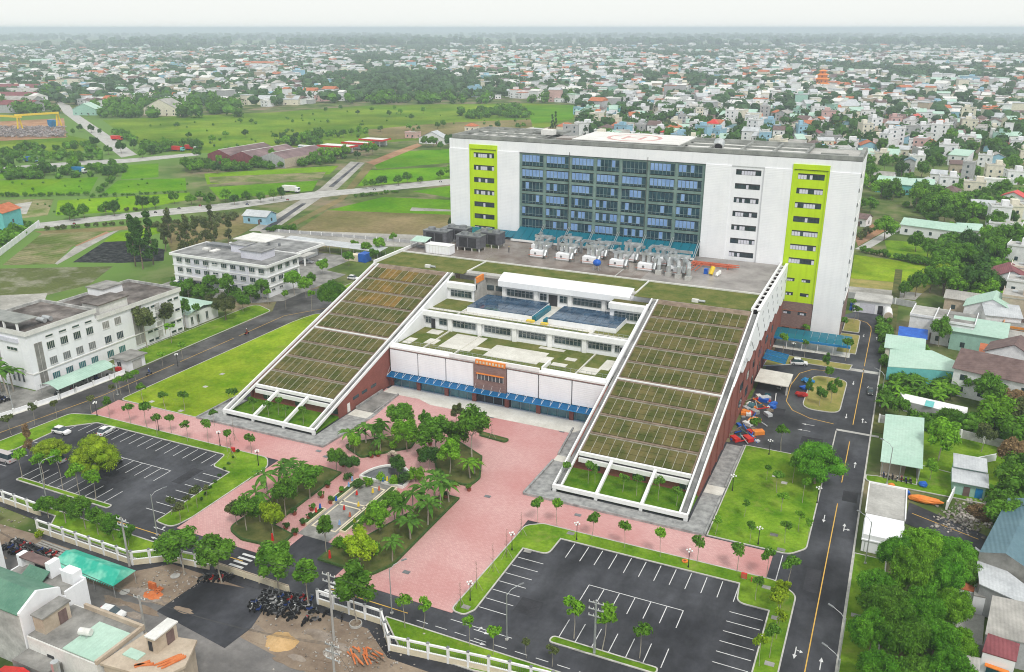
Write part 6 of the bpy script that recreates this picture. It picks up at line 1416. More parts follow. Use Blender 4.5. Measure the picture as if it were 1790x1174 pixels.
hp(1730,560,14,10,4.6,'gable','h_white','mint_metal',-.15,'low house with wide mint metal roof behind the row',nwin=2)
hp(1700,545,16,7,4.2,'gablex','h_tan','fibre_cement',-.12,'long low house with grey sheet roof behind the row',nwin=3)
hp(1775,560,9,10,8.0,'flat','h_tan','concrete',-.12,'tall tan house block at right edge',nwin=2)
hp(1740,640,8,6,3.4,'shed','h_pink','terracotta',-.1,'small pink house with rusty roof below the green house',nwin=2)
hp(1775,590,7,7,3.4,'flat','h_orange','concrete_dark',-.1,'small orange brick house at right edge',nwin=1)
t = Thing('blue_awning', G(1600,600), 'bright blue sheet awning before the white row house', 'awning'); q = G(1592,600)
t.p(MB().extr([(q.y-3,2.6),(q.y+2.4,3.8),(q.y+2.4,3.86),(q.y-3,2.66)], 'x', q.x-3.6, q.x+3.8), 'sheet', 'blue_plastic')
for dx in (-3.4,0,3.6): t.p(MB().tube((q.x+dx,q.y-2.8,0),(q.x+dx,q.y-2.8,2.6),.06,n=6), 'post', 'steel')
t = Thing('pump_house', G(1525,545), 'white pump house with flat grey roof at end of right road', 'building'); q = G(1522,548)
t.p(B(q.x-5,q.x+5.2,q.y,q.y+8,0,3.8), 'wall', 'white_wall'); t.p(B(q.x-5.3,q.x+5.5,q.y-.5,q.y+8.4,3.8,4.1), 'roof', 'concrete'); t.p(B(q.x-3.4,q.x+1,q.y-.08,q.y,.1,3), 'shutter', 'lilac_wall'); t.p(B(q.x+1.8,q.x+3.2,q.y-.08,q.y,.1,2.8), 'door', 'dark_gap')
t = Thing('oxygen_tank', G(1551,560), 'horizontal white cylinder tank with rusty end by pump house', 'tank'); q = G(1551,562)
mb = MB(); mb.smooth = False; t.p(mb.tube(q+Vector((0,0,1.7)),q+Vector((-.4,6,1.7)),1.3,n=16), 'drum', 'white_trim'); t.p(MB().tube(q+Vector((0,-.12,1.7)),q+Vector((0,0,1.7)),1.1,1.28,n=16), 'end_cap', 'plaster_tan')
for y in (1,5): t.p(B(q.x-1,q.x+.8,q.y+y-.2,q.y+y+.2,0,.8), 'saddle', 'concrete')
t = Thing('blue_crates', G(1488,540), 'pile of blue drums and crates beside the pump house', 'drums'); q = G(1490,542)
for k in range(9): t.p(MB().tube(q+Vector((-.6+.8*(k%3),.9*(k//3)%2.4,.0+.9*(k//6))),q+Vector((-.6+.8*(k%3),.9*(k//3)%2.4,.85+.9*(k//6))),.35,n=8), 'drum', 'blue_plastic')
# slate-blue warehouse and sheds, lower right
t = Thing('blue_warehouse', (33,135,0), 'large slate-blue corrugated roof warehouse at right edge', 'warehouse')
a0, a1, b0, b1 = G(1762,870,6.5), G(1712,965,6.5), G(1830,905,6.5), G(1790,985,6.5)
for i in range(3):
    dx = Vector((6.6*i,-1.9*i,0)); r0, r1 = a0+dx, a1+dx; s0, s1 = r0+Vector((6.5,-1.9,0)), r1+Vector((6.5,-1.9,0)); m0, m1 = (r0+s0)/2+Vector((0,0,1.3)), (r1+s1)/2+Vector((0,0,1.3))
    t.p(MB().add([r0,r1,m1,m0],[(0,1,2,3)]), 'roof_slope', 'blue_roof'); t.p(MB().add([m0,m1,s1,s0],[(0,1,2,3)]), 'roof_slope', 'blue_roof')
    t.p(MB().add([r1,s1,m1,(r1.x,r1.y,0),(s1.x,s1.y,0)],[(0,2,1),(0,1,4,3)]), 'gable_wall', 'concrete_dark'); t.p(MB().add([(r0.x,r0.y,0),(r1.x,r1.y,0),r1,r0],[(0,1,2,3)]), 'side_wall', 'concrete_dark')
def roofpoly(name, pts, h, m, wm, label, cat='shed', dz=0.0):
    "flat or tilted roof over a plan polygon read at roof height"
    c = [G(x,y,h+(dz if k in (0,1) else 0)) for k, (x,y) in enumerate(pts)]; n = len(c)
    t = Thing(name, (c[0].x,c[0].y,0), label, cat)
    up = tuple(range(n)); ar = sum(c[i].x*c[(i+1)%n].y-c[(i+1)%n].x*c[i].y for i in range(n))
    if ar < 0: c = c[::-1]
    t.p(MB().add(c+[v-Vector((0,0,.14)) for v in c],[up,tuple(range(2*n-1,n-1,-1))]+[(i,n+i,n+(i+1)%n,(i+1)%n) for i in range(n)]), 'roof', m)
    cm = sum(c,Vector((0,0,0)))/n; s = [cm+(v-cm)*.96 for v in c]
    t.p(MB().add([(v.x,v.y,0) for v in s]+[(v.x,v.y,v.z-.14) for v in s],[(i,(i+1)%n,n+(i+1)%n,n+i) for i in range(n)]), 'wall', wm)
    return t
roofpoly('grey_shed',[(1705,955),(1790,1020),(1800,1060),(1712,1020)],5,'zinc','h_grey','pale grey metal roof between the grove and blue warehouse')
t = roofpoly('grey_long_roof',[(1735,1040),(1830,1060),(1820,1130),(1722,1108)],4.5,'fibre_cement','h_grey','long grey sheet roof beside a yard at right edge',dz=.8)
roofpoly('mint_lean_to',[(1706,1003),(1745,1012),(1742,1030),(1703,1022)],3.4,'mint_metal','h_white','small mint lean-to roof above the white yard hut')
t = roofpoly('yard_hut',[(1704,1026),(1733,1034),(1728,1045),(1702,1040)],3.2,'concrete_dark','white_wall','white hut with green door at the yard'); q = G(1721,1062); t.p(B(q.x-.8,q.x+.8,q.y-.6,q.y-.5,0,2.2), 'door', 'h_teal')
roofpoly('rust_roof',[(1672,1015),(1708,1022),(1704,1034),(1668,1026)],3,'terracotta','h_white','small rust-orange roof beside the grove')
t = roofpoly('red_roof_house',[(1727,1106),(1783,1125),(1777,1156),(1717,1138)],4.2,'maroon_roof','white_wall','white house with maroon corrugated roof and orange awning',cat='house',dz=.8)
q = G(1741,1165,2.2); t.p(MB().bar(q+Vector((-1.4,-.5,.3)),q+Vector((1.4,-1.0,.3)),.7,.12), 'awning', 'orange_paint'); t.p(MB().bar(q+Vector((-1.1,-.3,-.6)),q+Vector((1.1,-.75,-.6)),.1,1.4), 'window', 'glass_teal')
roofpoly('corrugated_roof',[(1668,1140),(1715,1150),(1705,1230),(1655,1220)],3.2,'fibre_cement','h_grey','weathered grey corrugated roof at the bottom right')
sheet('concrete_yard', [g(1665,1085),g(1722,1068),g(1716,1142),g(1668,1130)], M['concrete'], .03)
wall_run([g(1668,1134),g(1716,1146)],1.8,'stained_wall','low dark yard wall at bottom right')
mb = MB()
for k in range(420):
    q = G(rnd.gauss(1690,22), rnd.gauss(905,12)); s = rnd.uniform(.06,.35); mb.blob((q.x,q.y,s*.4),(s,s*rnd.uniform(.5,1.4),s*.7),5,3,.35)
tag(mb.build('rubble', M['rubble']), 'white building rubble heaped at end of the side lane', 'rubble', kind='stuff')
# ---------------- houses further right, read at their front foot
H2 = [(1755,410,12,9,5,'flat','h_white','concrete','low white house with flat terrace roof among trees'),(1742,395,8,8,9,'flat','h_white','concrete','tall white house block with roof terrace'),(1775,470,7,8,9,'flat','h_white','concrete','narrow white tower house with roof canopy'),(1760,505,16,12,4,'gable','h_white','maroon_roof','wide house with dusty maroon roof'),(1630,412,24,9,4,'gablex','white_wall','mint_metal','long mint and white shed beyond the green plot'),(1565,335,18,12,5,'gablex','h_teal','mint_metal','turquoise walled hall with mint roof'),(1605,332,14,9,4,'gablex','h_green','mint_metal','lower mint hall beside the turquoise one'),(1588,300,6,8,7,'gable','h_grey','blue_roof','narrow grey house with slate roof'),(1690,313,6,9,10,'flat','h_grey','concrete','slim grey tower house east of the lime stripe'),(1735,312,9,9,8,'flat','h_cream','concrete','cream house with dark window bays'),(1672,300,9,8,5,'gablex','h_tan','brown_tile','tan house with brown gabled roof'),(1735,325,18,8,4,'flat','h_white','off_white','long low white house beside the cream one'),(1480,262,13,10,7,'flat','h_white','concrete','white house with grey top floor behind tower'),(1508,258,8,8,6,'flat','h_blue','concrete','pale blue house behind the tower'),(1620,245,10,10,6,'flat','h_white','concrete','white house behind the palms'),(1597,222,16,12,7,'gable','h_white','red_paint','white house with red and white chequered roof'),(1640,228,10,9,7,'gable','h_white','terracotta','white house with orange roof'),(1690,222,9,9,8,'flat','h_tan','concrete','square tan house block right of the red roofs'),(1760,240,6,9,11,'flat','h_white','concrete','slim white tower house at right'),(1742,250,7,8,8,'flat','h_green','concrete','pale green house at right'),(1540,220,12,9,6,'flat','h_pink','concrete','pink arcaded house left of the tall palms'),(1560,205,14,10,7,'flat','h_white','concrete','white two-storey block beside the pink arcades'),(1393,232,14,11,7,'gable','h_cream','brown_tile','cream house with dark gable roof behind tower'),(1340,225,11,10,8,'flat','h_blue','concrete','pale blue block just behind the tower roof'),(1260,225,12,10,7,'flat','h_white','concrete','white villa behind tower roof'),(1430,222,8,9,7,'gable','h_white','terracotta','white house with steep orange roof'),(1660,345,8,8,4,'hip','h_cream','brown_tile','small cream house with hipped roof'),(1500,392,9,7,3.4,'gablex','h_white','brown_tile','low white house beyond the field road'),(1770,360,10,8,5,'gable','h_white','red_paint','white house with bright red roof at right edge'),(1240,262,5,5,4,'gable','h_white','red_paint','little shrine with bright red pointed roof')]
for x, y, w, d, h, r, wm, rm, lab in H2: hp(x,y,w,d,h,r,wm,rm,rnd.uniform(-.35,.1),lab,nwin=max(1,int(w/4.5)))
H4 = [(1505,290,8,9,6.8,'flat','h_white','concrete'),(1535,285,9,10,7,'flat','h_cream','concrete'),(1600,290,9,9,6.8,'flat','h_white','off_white'),(1655,330,9,10,6.8,'flat','h_white','concrete'),(1700,340,10,9,7,'flat','h_cream','concrete'),(1640,315,8,8,4,'gablex','h_white','zinc'),(1720,290,8,9,7,'flat','h_white','concrete'),(1770,320,9,9,7,'flat','h_white','concrete'),(1600,260,10,10,7,'flat','h_white','concrete'),(1650,268,9,9,6.8,'gable','h_white','terracotta'),(1690,262,9,10,10,'flat','h_white','concrete'),(1730,236,9,10,7,'flat','h_cream','concrete'),(1775,262,9,9,7,'flat','h_white','zinc'),(1575,270,9,9,4,'gablex','h_cream','zinc'),(1545,318,10,8,4,'gablex','h_white','fibre_cement'),(1620,330,8,8,4,'gable','h_grey','zinc'),(1785,380,9,9,7,'flat','h_white','concrete'),(1715,372,10,9,4,'gablex','h_white','zinc'),(1760,385,9,9,7,'flat','h_cream','concrete'),(1690,415,9,8,4,'gablex','h_white','mint_metal'),(1780,525,8,9,7,'flat','h_white','concrete'),(1745,575,9,8,5,'shed','h_white','zinc'),(1770,620,9,8,4,'shed','h_tan','fibre_cement'),(1785,500,8,8,7,'flat','h_cream','concrete')]
for x, y, w, d, h, r, wm, rm in H4:
    band = 'near the villa' if y > 480 else 'among trees east of tower' if y > 300 else 'in first rows behind tower'
    hp(x,y,w,d,h,r,wm,rm,rnd.uniform(-.3,.2),f'{WALLN[wm]} {"two-storey" if h > 5 else "low"} house with {ROOFN[rm]} roof {band}',group='houses east of the tower',nwin=2)
# orange pagoda
q = G(1435,158); t = Thing('orange_pagoda', q, 'bright orange tiered pagoda among the far houses', 'pagoda')
z = 0
for k, (w, h) in enumerate(((17,9),(15,6),(12,5),(8,4))):
    t.p(B(q.x-w/2,q.x+w/2,q.y-w/2,q.y+w/2,z,z+h), 'storey', 'h_orange'); z += h
    a = w/2+2; b = w/2-2; t.p(MB().add([(q.x-a,q.y-a,z-.2),(q.x+a,q.y-a,z-.2),(q.x+a,q.y+a,z-.2),(q.x-a,q.y+a,z-.2),(q.x-b,q.y-b,z+1.6),(q.x+b,q.y-b,z+1.6),(q.x+b,q.y+b,z+1.6),(q.x-b,q.y+b,z+1.6)],[(0,1,5,4),(1,2,6,5),(2,3,7,6),(3,0,4,7),(4,5,6,7),(0,3,2,1)]), 'roof_tier', 'orange_paint')
    for s in range(3 if k < 2 else 1): link('window', WIN, M['pot'], t.e, (-w/3+s*w/3 if k<2 else 0,-w/2-.05,z-h*.5), 0, 1.6)
    z += .8
# ---------------- left and middle distance
H3 = [(455,388,12,8,3.4,'gablex','h_blue','zinc','farm hut with grey roof and blue gable by the new road','hut'),(490,182,48,16,6,'gablex','h_cream','zinc','long warehouse with green band beyond the meadow','warehouse'),(292,200,38,20,7,'gable','h_cream','fibre_cement','barn-like warehouse with dusty grey roof beyond meadow','warehouse'),(155,200,24,14,6,'gable','h_green','mint_metal','mint roofed shed beside the left highway','shed'),(990,233,14,10,6,'hip','h_cream','terracotta','cream house with orange tiled roof beside the dark cypress','house'),(1020,236,12,12,10,'flat','h_white','concrete','tall white house with blue balcony behind tower','house'),(1062,224,22,12,9,'flat','h_cream','concrete','long cream hall behind the tower','hall'),(1075,200,14,10,7,'hip','h_teal','green_metal','teal house with dark green roof behind tower','house'),(825,228,10,8,4,'hip','h_cream','terracotta','little house with bright orange hipped roof left of tower','house'),(760,250,22,9,4,'gable','h_white','zinc','pale shed at the end of the new road','shed'),(722,240,10,8,4,'flat','h_pink','concrete','red brick stall at the end of the new road','stall'),(8,404,10,12,9,'gable','h_teal','terracotta','teal building with red roof at left frame edge','building'),(205,112,40,30,5,'gablex','h_white','zinc','white factory hall in far left town','hall'),(205,125,20,18,6,'gable','h_white','terracotta','far hall with bright red roof at left','hall'),(195,105,9,9,14,'flat','h_white','concrete','slim white tower block in far left town','tower'),(460,120,60,14,12,'gablex','h_cream','terracotta','long cream school with red roof in far town','school'),(830,168,14,12,12,'flat','h_blue','concrete','pale blue block at the far end of the meadow','house'),(1050,145,18,12,8,'flat','h_blue','concrete','light blue house in far town above tower','house'),(1515,168,22,14,8,'flat','h_teal','concrete','bright turquoise block in far town right','house'),(1690,150,22,16,14,'flat','h_blue','concrete','large sky-blue block in far town right','building'),(1715,152,18,14,13,'flat','h_pink','concrete','tan-pink block beside the sky-blue one','building')]
for x, y, w, d, h, r, wm, rm, lab, ct in H3: hp(x,y,w,d,h,r,wm,rm,rnd.uniform(.1,.4) if x<700 else rnd.uniform(-.2,.1),lab,cat=ct,name='farm_hut' if ct=='hut' else 'house',nwin=max(1,min(5,int(w/5))))
mat('dusty_roof', (.17,.11,.115), (.27,.19,.19), scale=.15, detail=6, rough=.8, wave=('X', .8, .03), stain=(.08,(1,.3,1),.7))
t = Thing('maroon_factory', G(445,288), 'broad factory with dusty maroon gabled roofs before the meadow', 'factory'); q = Vector((-392,424,0))
ux = Vector((math.cos(-.04),math.sin(-.04),0)); uy = Vector((-ux.y,ux.x,0))
for k in range(3):
    o = q+ux*(-22+20*k)+uy*(5*max(0,k-1)); h = 5.5
    A = [o, o+ux*20, o+ux*20+uy*42, o+uy*42]; md = [o+ux*10+Vector((0,0,h+3.4)), o+ux*10+uy*42+Vector((0,0,h+3.4))]
    up = lambda v: v+Vector((0,0,h))
    t.p(MB().add([up(A[0]),md[0],md[1],up(A[3])],[(0,1,2,3)]), 'roof_slope', 'dusty_roof'); t.p(MB().add([md[0],up(A[1]),up(A[2]),md[1]],[(0,1,2,3)]), 'roof_slope', 'dusty_roof')
    t.p(MB().add([A[0],A[1],up(A[1]),md[0],up(A[0])],[(0,1,2,3,4)]), 'gable_wall', 'maroon_roof' if k<2 else 'h_grey'); t.p(MB().bar(md[0],md[1],.5,.2), 'ridge', 'off_white')
    if k == 2: t.p(MB().add([A[1],A[2],up(A[2]),up(A[1])],[(0,1,2,3)]), 'side_wall', 'h_tan')
t = Thing('petrol_station', G(590,262), 'petrol station with red and white canopies by the new road', 'petrol station')
for x, y, w, d in ((582,268,26,12),(620,262,22,9),(648,256,20,12)):
    q = G(x,y); t.p(B(q.x-w/2,q.x+w/2,q.y,q.y+d,4.6,5.0), 'canopy', 'off_white'); t.p(B(q.x-w/2-.2,q.x+w/2+.2,q.y-.3,q.y,4.2,5.4), 'fascia', 'red_paint'); t.p(B(q.x+w/2,q.x+w/2+.3,q.y,q.y+d,4.2,5.4), 'fascia', 'red_paint')
    for dx in (-w/3,w/3): t.p(MB().tube((q.x+dx,q.y+2,0),(q.x+dx,q.y+2,4.6),.3,n=8), 'column', 'white_trim')
    t.p(B(q.x-w/4,q.x+w/3,q.y+d-2,q.y+d,0,3.6), 'kiosk', 'h_white')
for x, y, l in ((535,262,'first white and blue bus parked left of petrol station'),(545,270,'second white and blue bus parked left of petrol station')):
    q = G(x,y); t = Thing('parked_bus', q, l, 'bus'); t.p(B(q.x-6,q.x+6,q.y-1.3,q.y+1.3,.5,3.3), 'body', 'h_white'); t.p(B(q.x-6.05,q.x+6.05,q.y-1.35,q.y+1.35,1.7,2.6), 'window_band', 'glass_teal'); t.p(B(q.x-6,q.x+6,q.y-1.2,q.y+1.2,3.3,3.45), 'roof', 'h_white')
    for dx in (-4,4): t.p(MB().tube((q.x+dx,q.y-1.4,.5),(q.x+dx,q.y+1.4,.5),.5,n=10), 'wheel', 'tyre')
t = Thing('gantry_crane', G(60,232), 'yellow gantry crane over a scrap yard at far left', 'crane')
gx = [G(-10,225),G(36,228),G(104,222)]
for q in gx:
    for dy in (-2.5,2.5): t.p(MB().bar(q+Vector((0,dy,0)),q+Vector((0,dy*.3,11)),.9), 'leg', 'yellow_paint')
t.p(MB().bar(gx[0]+Vector((0,0,11.5)),gx[1]+Vector((4,0,11.5)),1.2,1.6), 'girder', 'yellow_paint'); t.p(MB().bar(gx[1]+Vector((-4,0,12.5)),gx[2]+Vector((2,0,12.5)),1.2,1.6), 'girder', 'yellow_paint'); t.p(MB().box(gx[2].x-12,gx[2].x-6,gx[2].y-2,gx[2].y+2,0,6), 'cabin', 'blue_sheet')
mb = MB()
for k in range(700):
    q = G(rnd.uniform(-10,112), rnd.uniform(223,240)); a = rnd.uniform(0,3.1); l = rnd.uniform(1,4); mb.bar((q.x-l*math.cos(a),q.y-l*math.sin(a),rnd.uniform(.2,2)),(q.x+l*math.cos(a),q.y+l*math.sin(a),rnd.uniform(.2,2.4)),.5)
mat('scrap', (.16,.13,.13), (.46,.42,.42), scale=.4, detail=4, rough=.8, island=.4)
tag(mb.build('scrap_heap', M['scrap']), 'long heap of grey scrap metal under the gantry crane', 'scrap', kind='stuff')
for k in range(5):
    q = G(12+4*k,195-9*k*.9); w = 60
    house(q,70,22,8,'gablex','h_grey','fibre_cement' if k%2 else 'maroon_roof',.35,('nearest','second','third','fourth','farthest')[k]+' bay of the long sawtooth factory at far left edge',name='factory_hall',cat='factory',group='sawtooth factory halls',nwin=0,pitch=.35)
def truck(px, py, rz, cab, box, label):
    q = G(px,py); e = empty('truck', q, rz, label, 'truck')
    B(-5,2.4,-1.25,1.25,1.0,3.6).build('cargo_box', M[box], e); B(2.6,4.6,-1.2,1.2,.8,2.9).build('cab', M[cab], e); B(4.55,4.68,-1.0,1.0,1.8,2.7).build('windscreen', M['glass_dark'], e)
    for x in (-3.6,-2.4,3.6): MB().tube((x,-1.3,.5),(x,1.3,.5),.5,n=10).build('wheel', M['tyre'], e)
truck(312,264,.1,'h_teal','red_paint','red box truck with teal cab on the highway'); truck(335,262,.1,'h_white','red_paint','second red box truck on the highway with white cab'); truck(205,245,.1,'red_paint','red_paint','red gateway truck across the highway junction'); truck(55,283,.1,'h_blue','blue_plastic','dark blue truck behind roadside trees at left'); truck(140,302,.1,'h_white','blue_sheet','bright blue box truck beside the paddies'); truck(510,336,.1,'h_white','off_white','white lorry on the road by the canal')
for x, y in ((130,392),(110,395),(272,372),(313,365),(350,360),(432,358),(503,350),(655,332),(770,318)):
    bike(G(x,y), .15, None, 'distant motorbike on the field road', 'distant motorbikes on the field road')
# ================================================================ fields, roads and woods of the middle distance
def fieldmat(name, a, b, sc=.05, row=None, **k): return mat(name, a, b, scale=sc, detail=9, fine=.2, stain=(.012,(1,1,1),.72), rough=.95, spec=0, bump=.08, bscale=1.2, wave=row, **k)
fieldmat('paddy', (.085,.255,.006), (.165,.335,.014), .035); fieldmat('paddy_y', (.125,.28,.006), (.215,.36,.016), .03)
fieldmat('paddy_dull', (.13,.185,.045), (.30,.275,.15), .08, ('Y',2.2,.25), ramp=(.4,.6)); fieldmat('brown_field', (.16,.16,.055), (.30,.235,.125), .03); fieldmat('earth_red', (.32,.17,.095), (.45,.28,.18), .06)
fieldmat('mud_grey', (.32,.31,.28), (.52,.50,.46), .08); fieldmat('black_net', (.03,.033,.034), (.13,.135,.135), .5, ('Y',1.6,.3), ramp=(.45,.75)); fieldmat('meadow', (.085,.195,.010), (.215,.305,.028), .02); fieldmat('wet_bed', (.13,.155,.055), (.42,.39,.33), .11, ramp=(.5,.8))
_zf = [-.05]
def field(px, m, name='field'):
    _zf[0] += .0012
    return struct(MB().prism([tuple(G(x,y)[:2]) for x, y in px], -.058, _zf[0]).build(name, M[m]))
field([(180,210),(300,203),(480,196),(640,184),(920,180),(1008,184),(1003,208),(940,226),(800,238),(660,250),(520,256),(410,268),(300,266),(235,250)],'meadow','meadow')
field([(640,226),(780,214),(930,208),(930,224),(800,236),(650,246)],'brown_field','meadow'); field([(920,184),(1008,184),(1000,208),(930,216)],'paddy','meadow')
field([(0,243),(120,236),(165,246),(175,262),(0,272)],'meadow'); field([(0,212),(112,206),(116,240),(0,246)],'earth_red','scrap_yard')
field([(0,315),(172,309),(156,338),(0,342)],'paddy_y'); field([(58,336),(115,312),(172,309),(156,338)],'paddy'); field([(206,315),(324,311),(326,332),(177,339)],'paddy'); field([(219,288),(277,285),(277,309),(211,313)],'paddy'); field([(0,298),(60,292),(60,306),(0,312)],'paddy')
field([(101,350),(331,336),(338,347),(224,369),(97,376)],'paddy_y'); field([(0,349),(94,347),(83,376),(18,383),(0,384)],'paddy_dull'); field([(26,356),(56,352),(46,374),(14,370)],'mud_grey')
field([(357,303),(592,289),(576,304),(362,322)],'paddy_y'); field([(365,309),(570,300),(562,312),(368,320)],'paddy_dull'); field([(365,327),(556,315),(546,333),(385,348)],'paddy')
field([(652,285),(704,264),(788,260),(788,284),(659,295)],'paddy'); field([(647,297),(788,291),(788,312),(625,325)],'paddy'); field([(721,334),(788,324),(788,345)],'paddy')
field([(573,367),(669,344),(788,349),(788,375)],'paddy'); field([(573,367),(788,375),(800,420),(513,406)],'brown_field'); field([(720,362),(788,366),(788,369),(716,368)],'mud_grey')
field([(74,407),(184,404),(125,431),(96,461),(4,463)],'paddy_dull'); field([(181,423),(224,420),(288,436),(286,455),(214,459),(127,458)],'black_net','shade_net_bed'); field([(201,408),(286,388),(290,404),(224,421),(181,422)],'paddy_y'); field([(0,469),(197,465),(156,497),(83,515),(0,530)],'wet_bed')
field([(186,404),(192,406),(138,431),(131,429)],'earth_red','ditch'); field([(192,406),(212,400),(150,434),(100,462),(96,460),(131,431)],'mud_grey','farm_path'); field([(60,404),(330,388),(340,390),(200,403),(74,408)],'brown_field','farm_track'); field([(0,516),(83,512),(70,545),(0,560)],'mud_grey')
field([(286,400),(440,372),(470,380),(420,410),(300,440)],'brown_field'); field([(1494,445),(1653,466),(1629,498),(1487,486)],'lawn_yellow'); field([(1487,486),(1629,499),(1612,512),(1485,500)],'lawn_dry'); field([(1485,500),(1612,512),(1600,524),(1480,513)],'mud_grey')
field([(1546,419),(1679,428),(1700,445),(1660,462),(1554,450)],'lawn'); field([(1493,412),(1530,388),(1556,398),(1500,430)],'earth_red'); field([(690,264),(730,250),(738,254),(655,288),(640,284)],'earth_red','earth_bank'); field([(640,286),(655,288),(600,350),(495,405),(480,404),(592,346)],'brown_field','earth_bank')
field([(450,400),(780,412),(760,432),(480,426)],'mud_grey','track')
struct(MB().poly([tuple(G(x,y,.0)) for x,y in ((-60,410),(69,399),(201,384),(400,366),(502,351),(613,339),(788,322),(788,312),(613,330),(546,335),(400,354),(268,367),(69,389),(-60,400))]).build('field_road', M['concrete']))
field([(435,403),(515,355),(560,329),(613,282),(638,284),(591,329),(560,346),(476,404)],'mud_grey','new_road')
struct(MB().poly([tuple(G(x,y,.01)) for x,y in ((626,284),(630,284),(583,326),(574,326))]).build('canal', M['asphalt'])); struct(MB().poly([tuple(G(x,y,.01)) for x,y in ((528,355),(536,355),(470,402),(456,402))]).build('canal', M['asphalt']))
for pts in (((0,301),(156,287),(223,284),(350,271),(350,266),(223,277),(156,280),(0,292)),((106,178),(122,184),(132,197),(198,241),(240,270),(212,275),(177,247),(111,197),(100,180)),((1494,435),(1556,400),(1590,380),(1604,382),(1577,400),(1515,437))):
    struct(MB().poly([tuple(G(x,y,.0)) for x,y in pts]).build('road', M['concrete']))
wall_run([tuple(G(69,394)[:2]),tuple(G(30,424)[:2]),tuple(G(-20,462)[:2])],2.4,'white_wall','pale boundary wall beside the bare plots at left edge')
wall_run([tuple(G(470,404)[:2]),tuple(G(600,414)[:2]),tuple(G(760,428)[:2])],1.2,'h_grey','low pale wall behind the office block')
# hedge lines between the paddies
mb_seed = random.Random(5)
def hedge(px0, px1, n, s, leaf, label):
    cr = PL['bush0'][1]
    for k in range(n):
        u = (k+mb_seed.random()*.6)/n; x = px0[0]+(px1[0]-px0[0])*u; y = px0[1]+(px1[1]-px0[1])*u
        plant(V3('bush'), G(x,y), s*mb_seed.uniform(.6,1.1), leaf, name='hedge_bush', label=label, cat='bush', group=label)
hedge((0,344),(155,341),16,.7,'leaf_mid','low bush in the hedge line below the left paddies'); hedge((160,345),(330,336),14,.55,'leaf_mid','low bush in the hedge line between middle paddies'); hedge((172,338),(200,312),6,.9,'leaf_mid','bush on the bank between two paddies'); hedge((100,372),(250,368),9,.5,'leaf_olive','low bush beside the field road')
hedge((1505,440),(1640,468),12,.95,'leaf_mid','bush on the bank between the two east plots'); hedge((1500,420),(1520,405),4,.8,'leaf_olive','bush on the red earth plot'); hedge((620,345),(700,336),9,.6,'leaf_mid','low bush below the field road near canal'); hedge((470,405),(520,402),6,.8,'leaf_mid','bush behind the annex roof')
hedge((80,402),(250,390),12,.55,'leaf_olive','low bush on the bank of the field road')
# single trees of the middle distance
MT = [(p, 'street tree along the field road','street trees of the field road',.98) for p in ((122,384),(148,381),(186,376),(250,368),(272,364),(305,356),(350,350),(368,360),(410,358),(432,355),(456,354),(478,351),(492,347),(640,330),(652,328),(668,327),(697,324),(712,320),(735,320),(770,312),(785,310),(130,386),(200,377),(335,358),(395,352))]
MT += [(p, 'tree in the roadside row by the highway','trees by the left highway',1.15) for p in ((5,300),(20,296),(40,310),(60,308),(78,306),(95,305),(118,306),(130,300),(160,304),(172,300),(190,312),(205,308),(218,300),(45,262),(75,265),(130,264),(155,262),(165,256),(190,270),(212,268),(15,270),(30,268),(100,268),(120,282),(140,284),(60,288),(20,288),(90,284),(250,276),(265,270),(280,262),(235,262),(290,260),(320,258),(340,262),(352,258),(345,276),(372,250),(325,300),(330,296),(336,302),(340,296),(350,300),(380,304),(400,300),(365,300))]
MT += [(p, 'tree beside the maroon factory','trees by the maroon factory',1.2) for p in ((465,286),(478,284),(450,292),(395,296),(340,295),(385,288),(500,256),(512,254),(530,250),(495,250),(520,246),(537,245),(555,242),(575,244),(585,240),(600,240),(615,236),(628,236),(640,238),(562,280),(575,282),(590,278),(550,284),(605,276),(640,272),(652,270),(625,278),(770,262),(758,256),(785,258),(745,256))]
MT += [(p, 'tree scattered on the meadow','meadow trees',.9) for p in ((420,216),(440,216),(625,200),(680,204),(700,200),(720,210),(665,230),(715,228),(732,228),(765,225),(775,222),(858,226),(870,225),(905,226),(915,224),(640,232),(310,224),(330,242),(480,243),(395,240),(430,240),(650,195),(690,192),(570,196),(595,192),(740,198),(160,232),(175,235),(210,235),(225,240),(128,236),(140,230))]
for p, lab, grp, s in MT: plant(V3('mid'), G(*p), s*rnd.uniform(.8,1.2), rnd.choice(('leaf_mid','leaf_dark','leaf_mid','leaf_bright')), name='field_tree', label=lab, group=grp)
for k in range(2): plant('cas1', G(965+7*k,228), 1.0, 'leaf_dark', name='cypress', label='tall dark pointed cypress beside the orange roofed house', group='dark cypresses', cat='tree')
for x, y in ((1575,240),(1590,243),(1603,246),(1616,248),(1628,240),(1636,246),(1510,235),(1522,232),(1646,238),(1498,236),(1490,240)): plant(V3('tallpalm'), G(x,y), 1.0, 'leaf_dark', name='royal_palm', label='tall palm in the row before the white house', cat='palm', group='tall palms behind the tower')
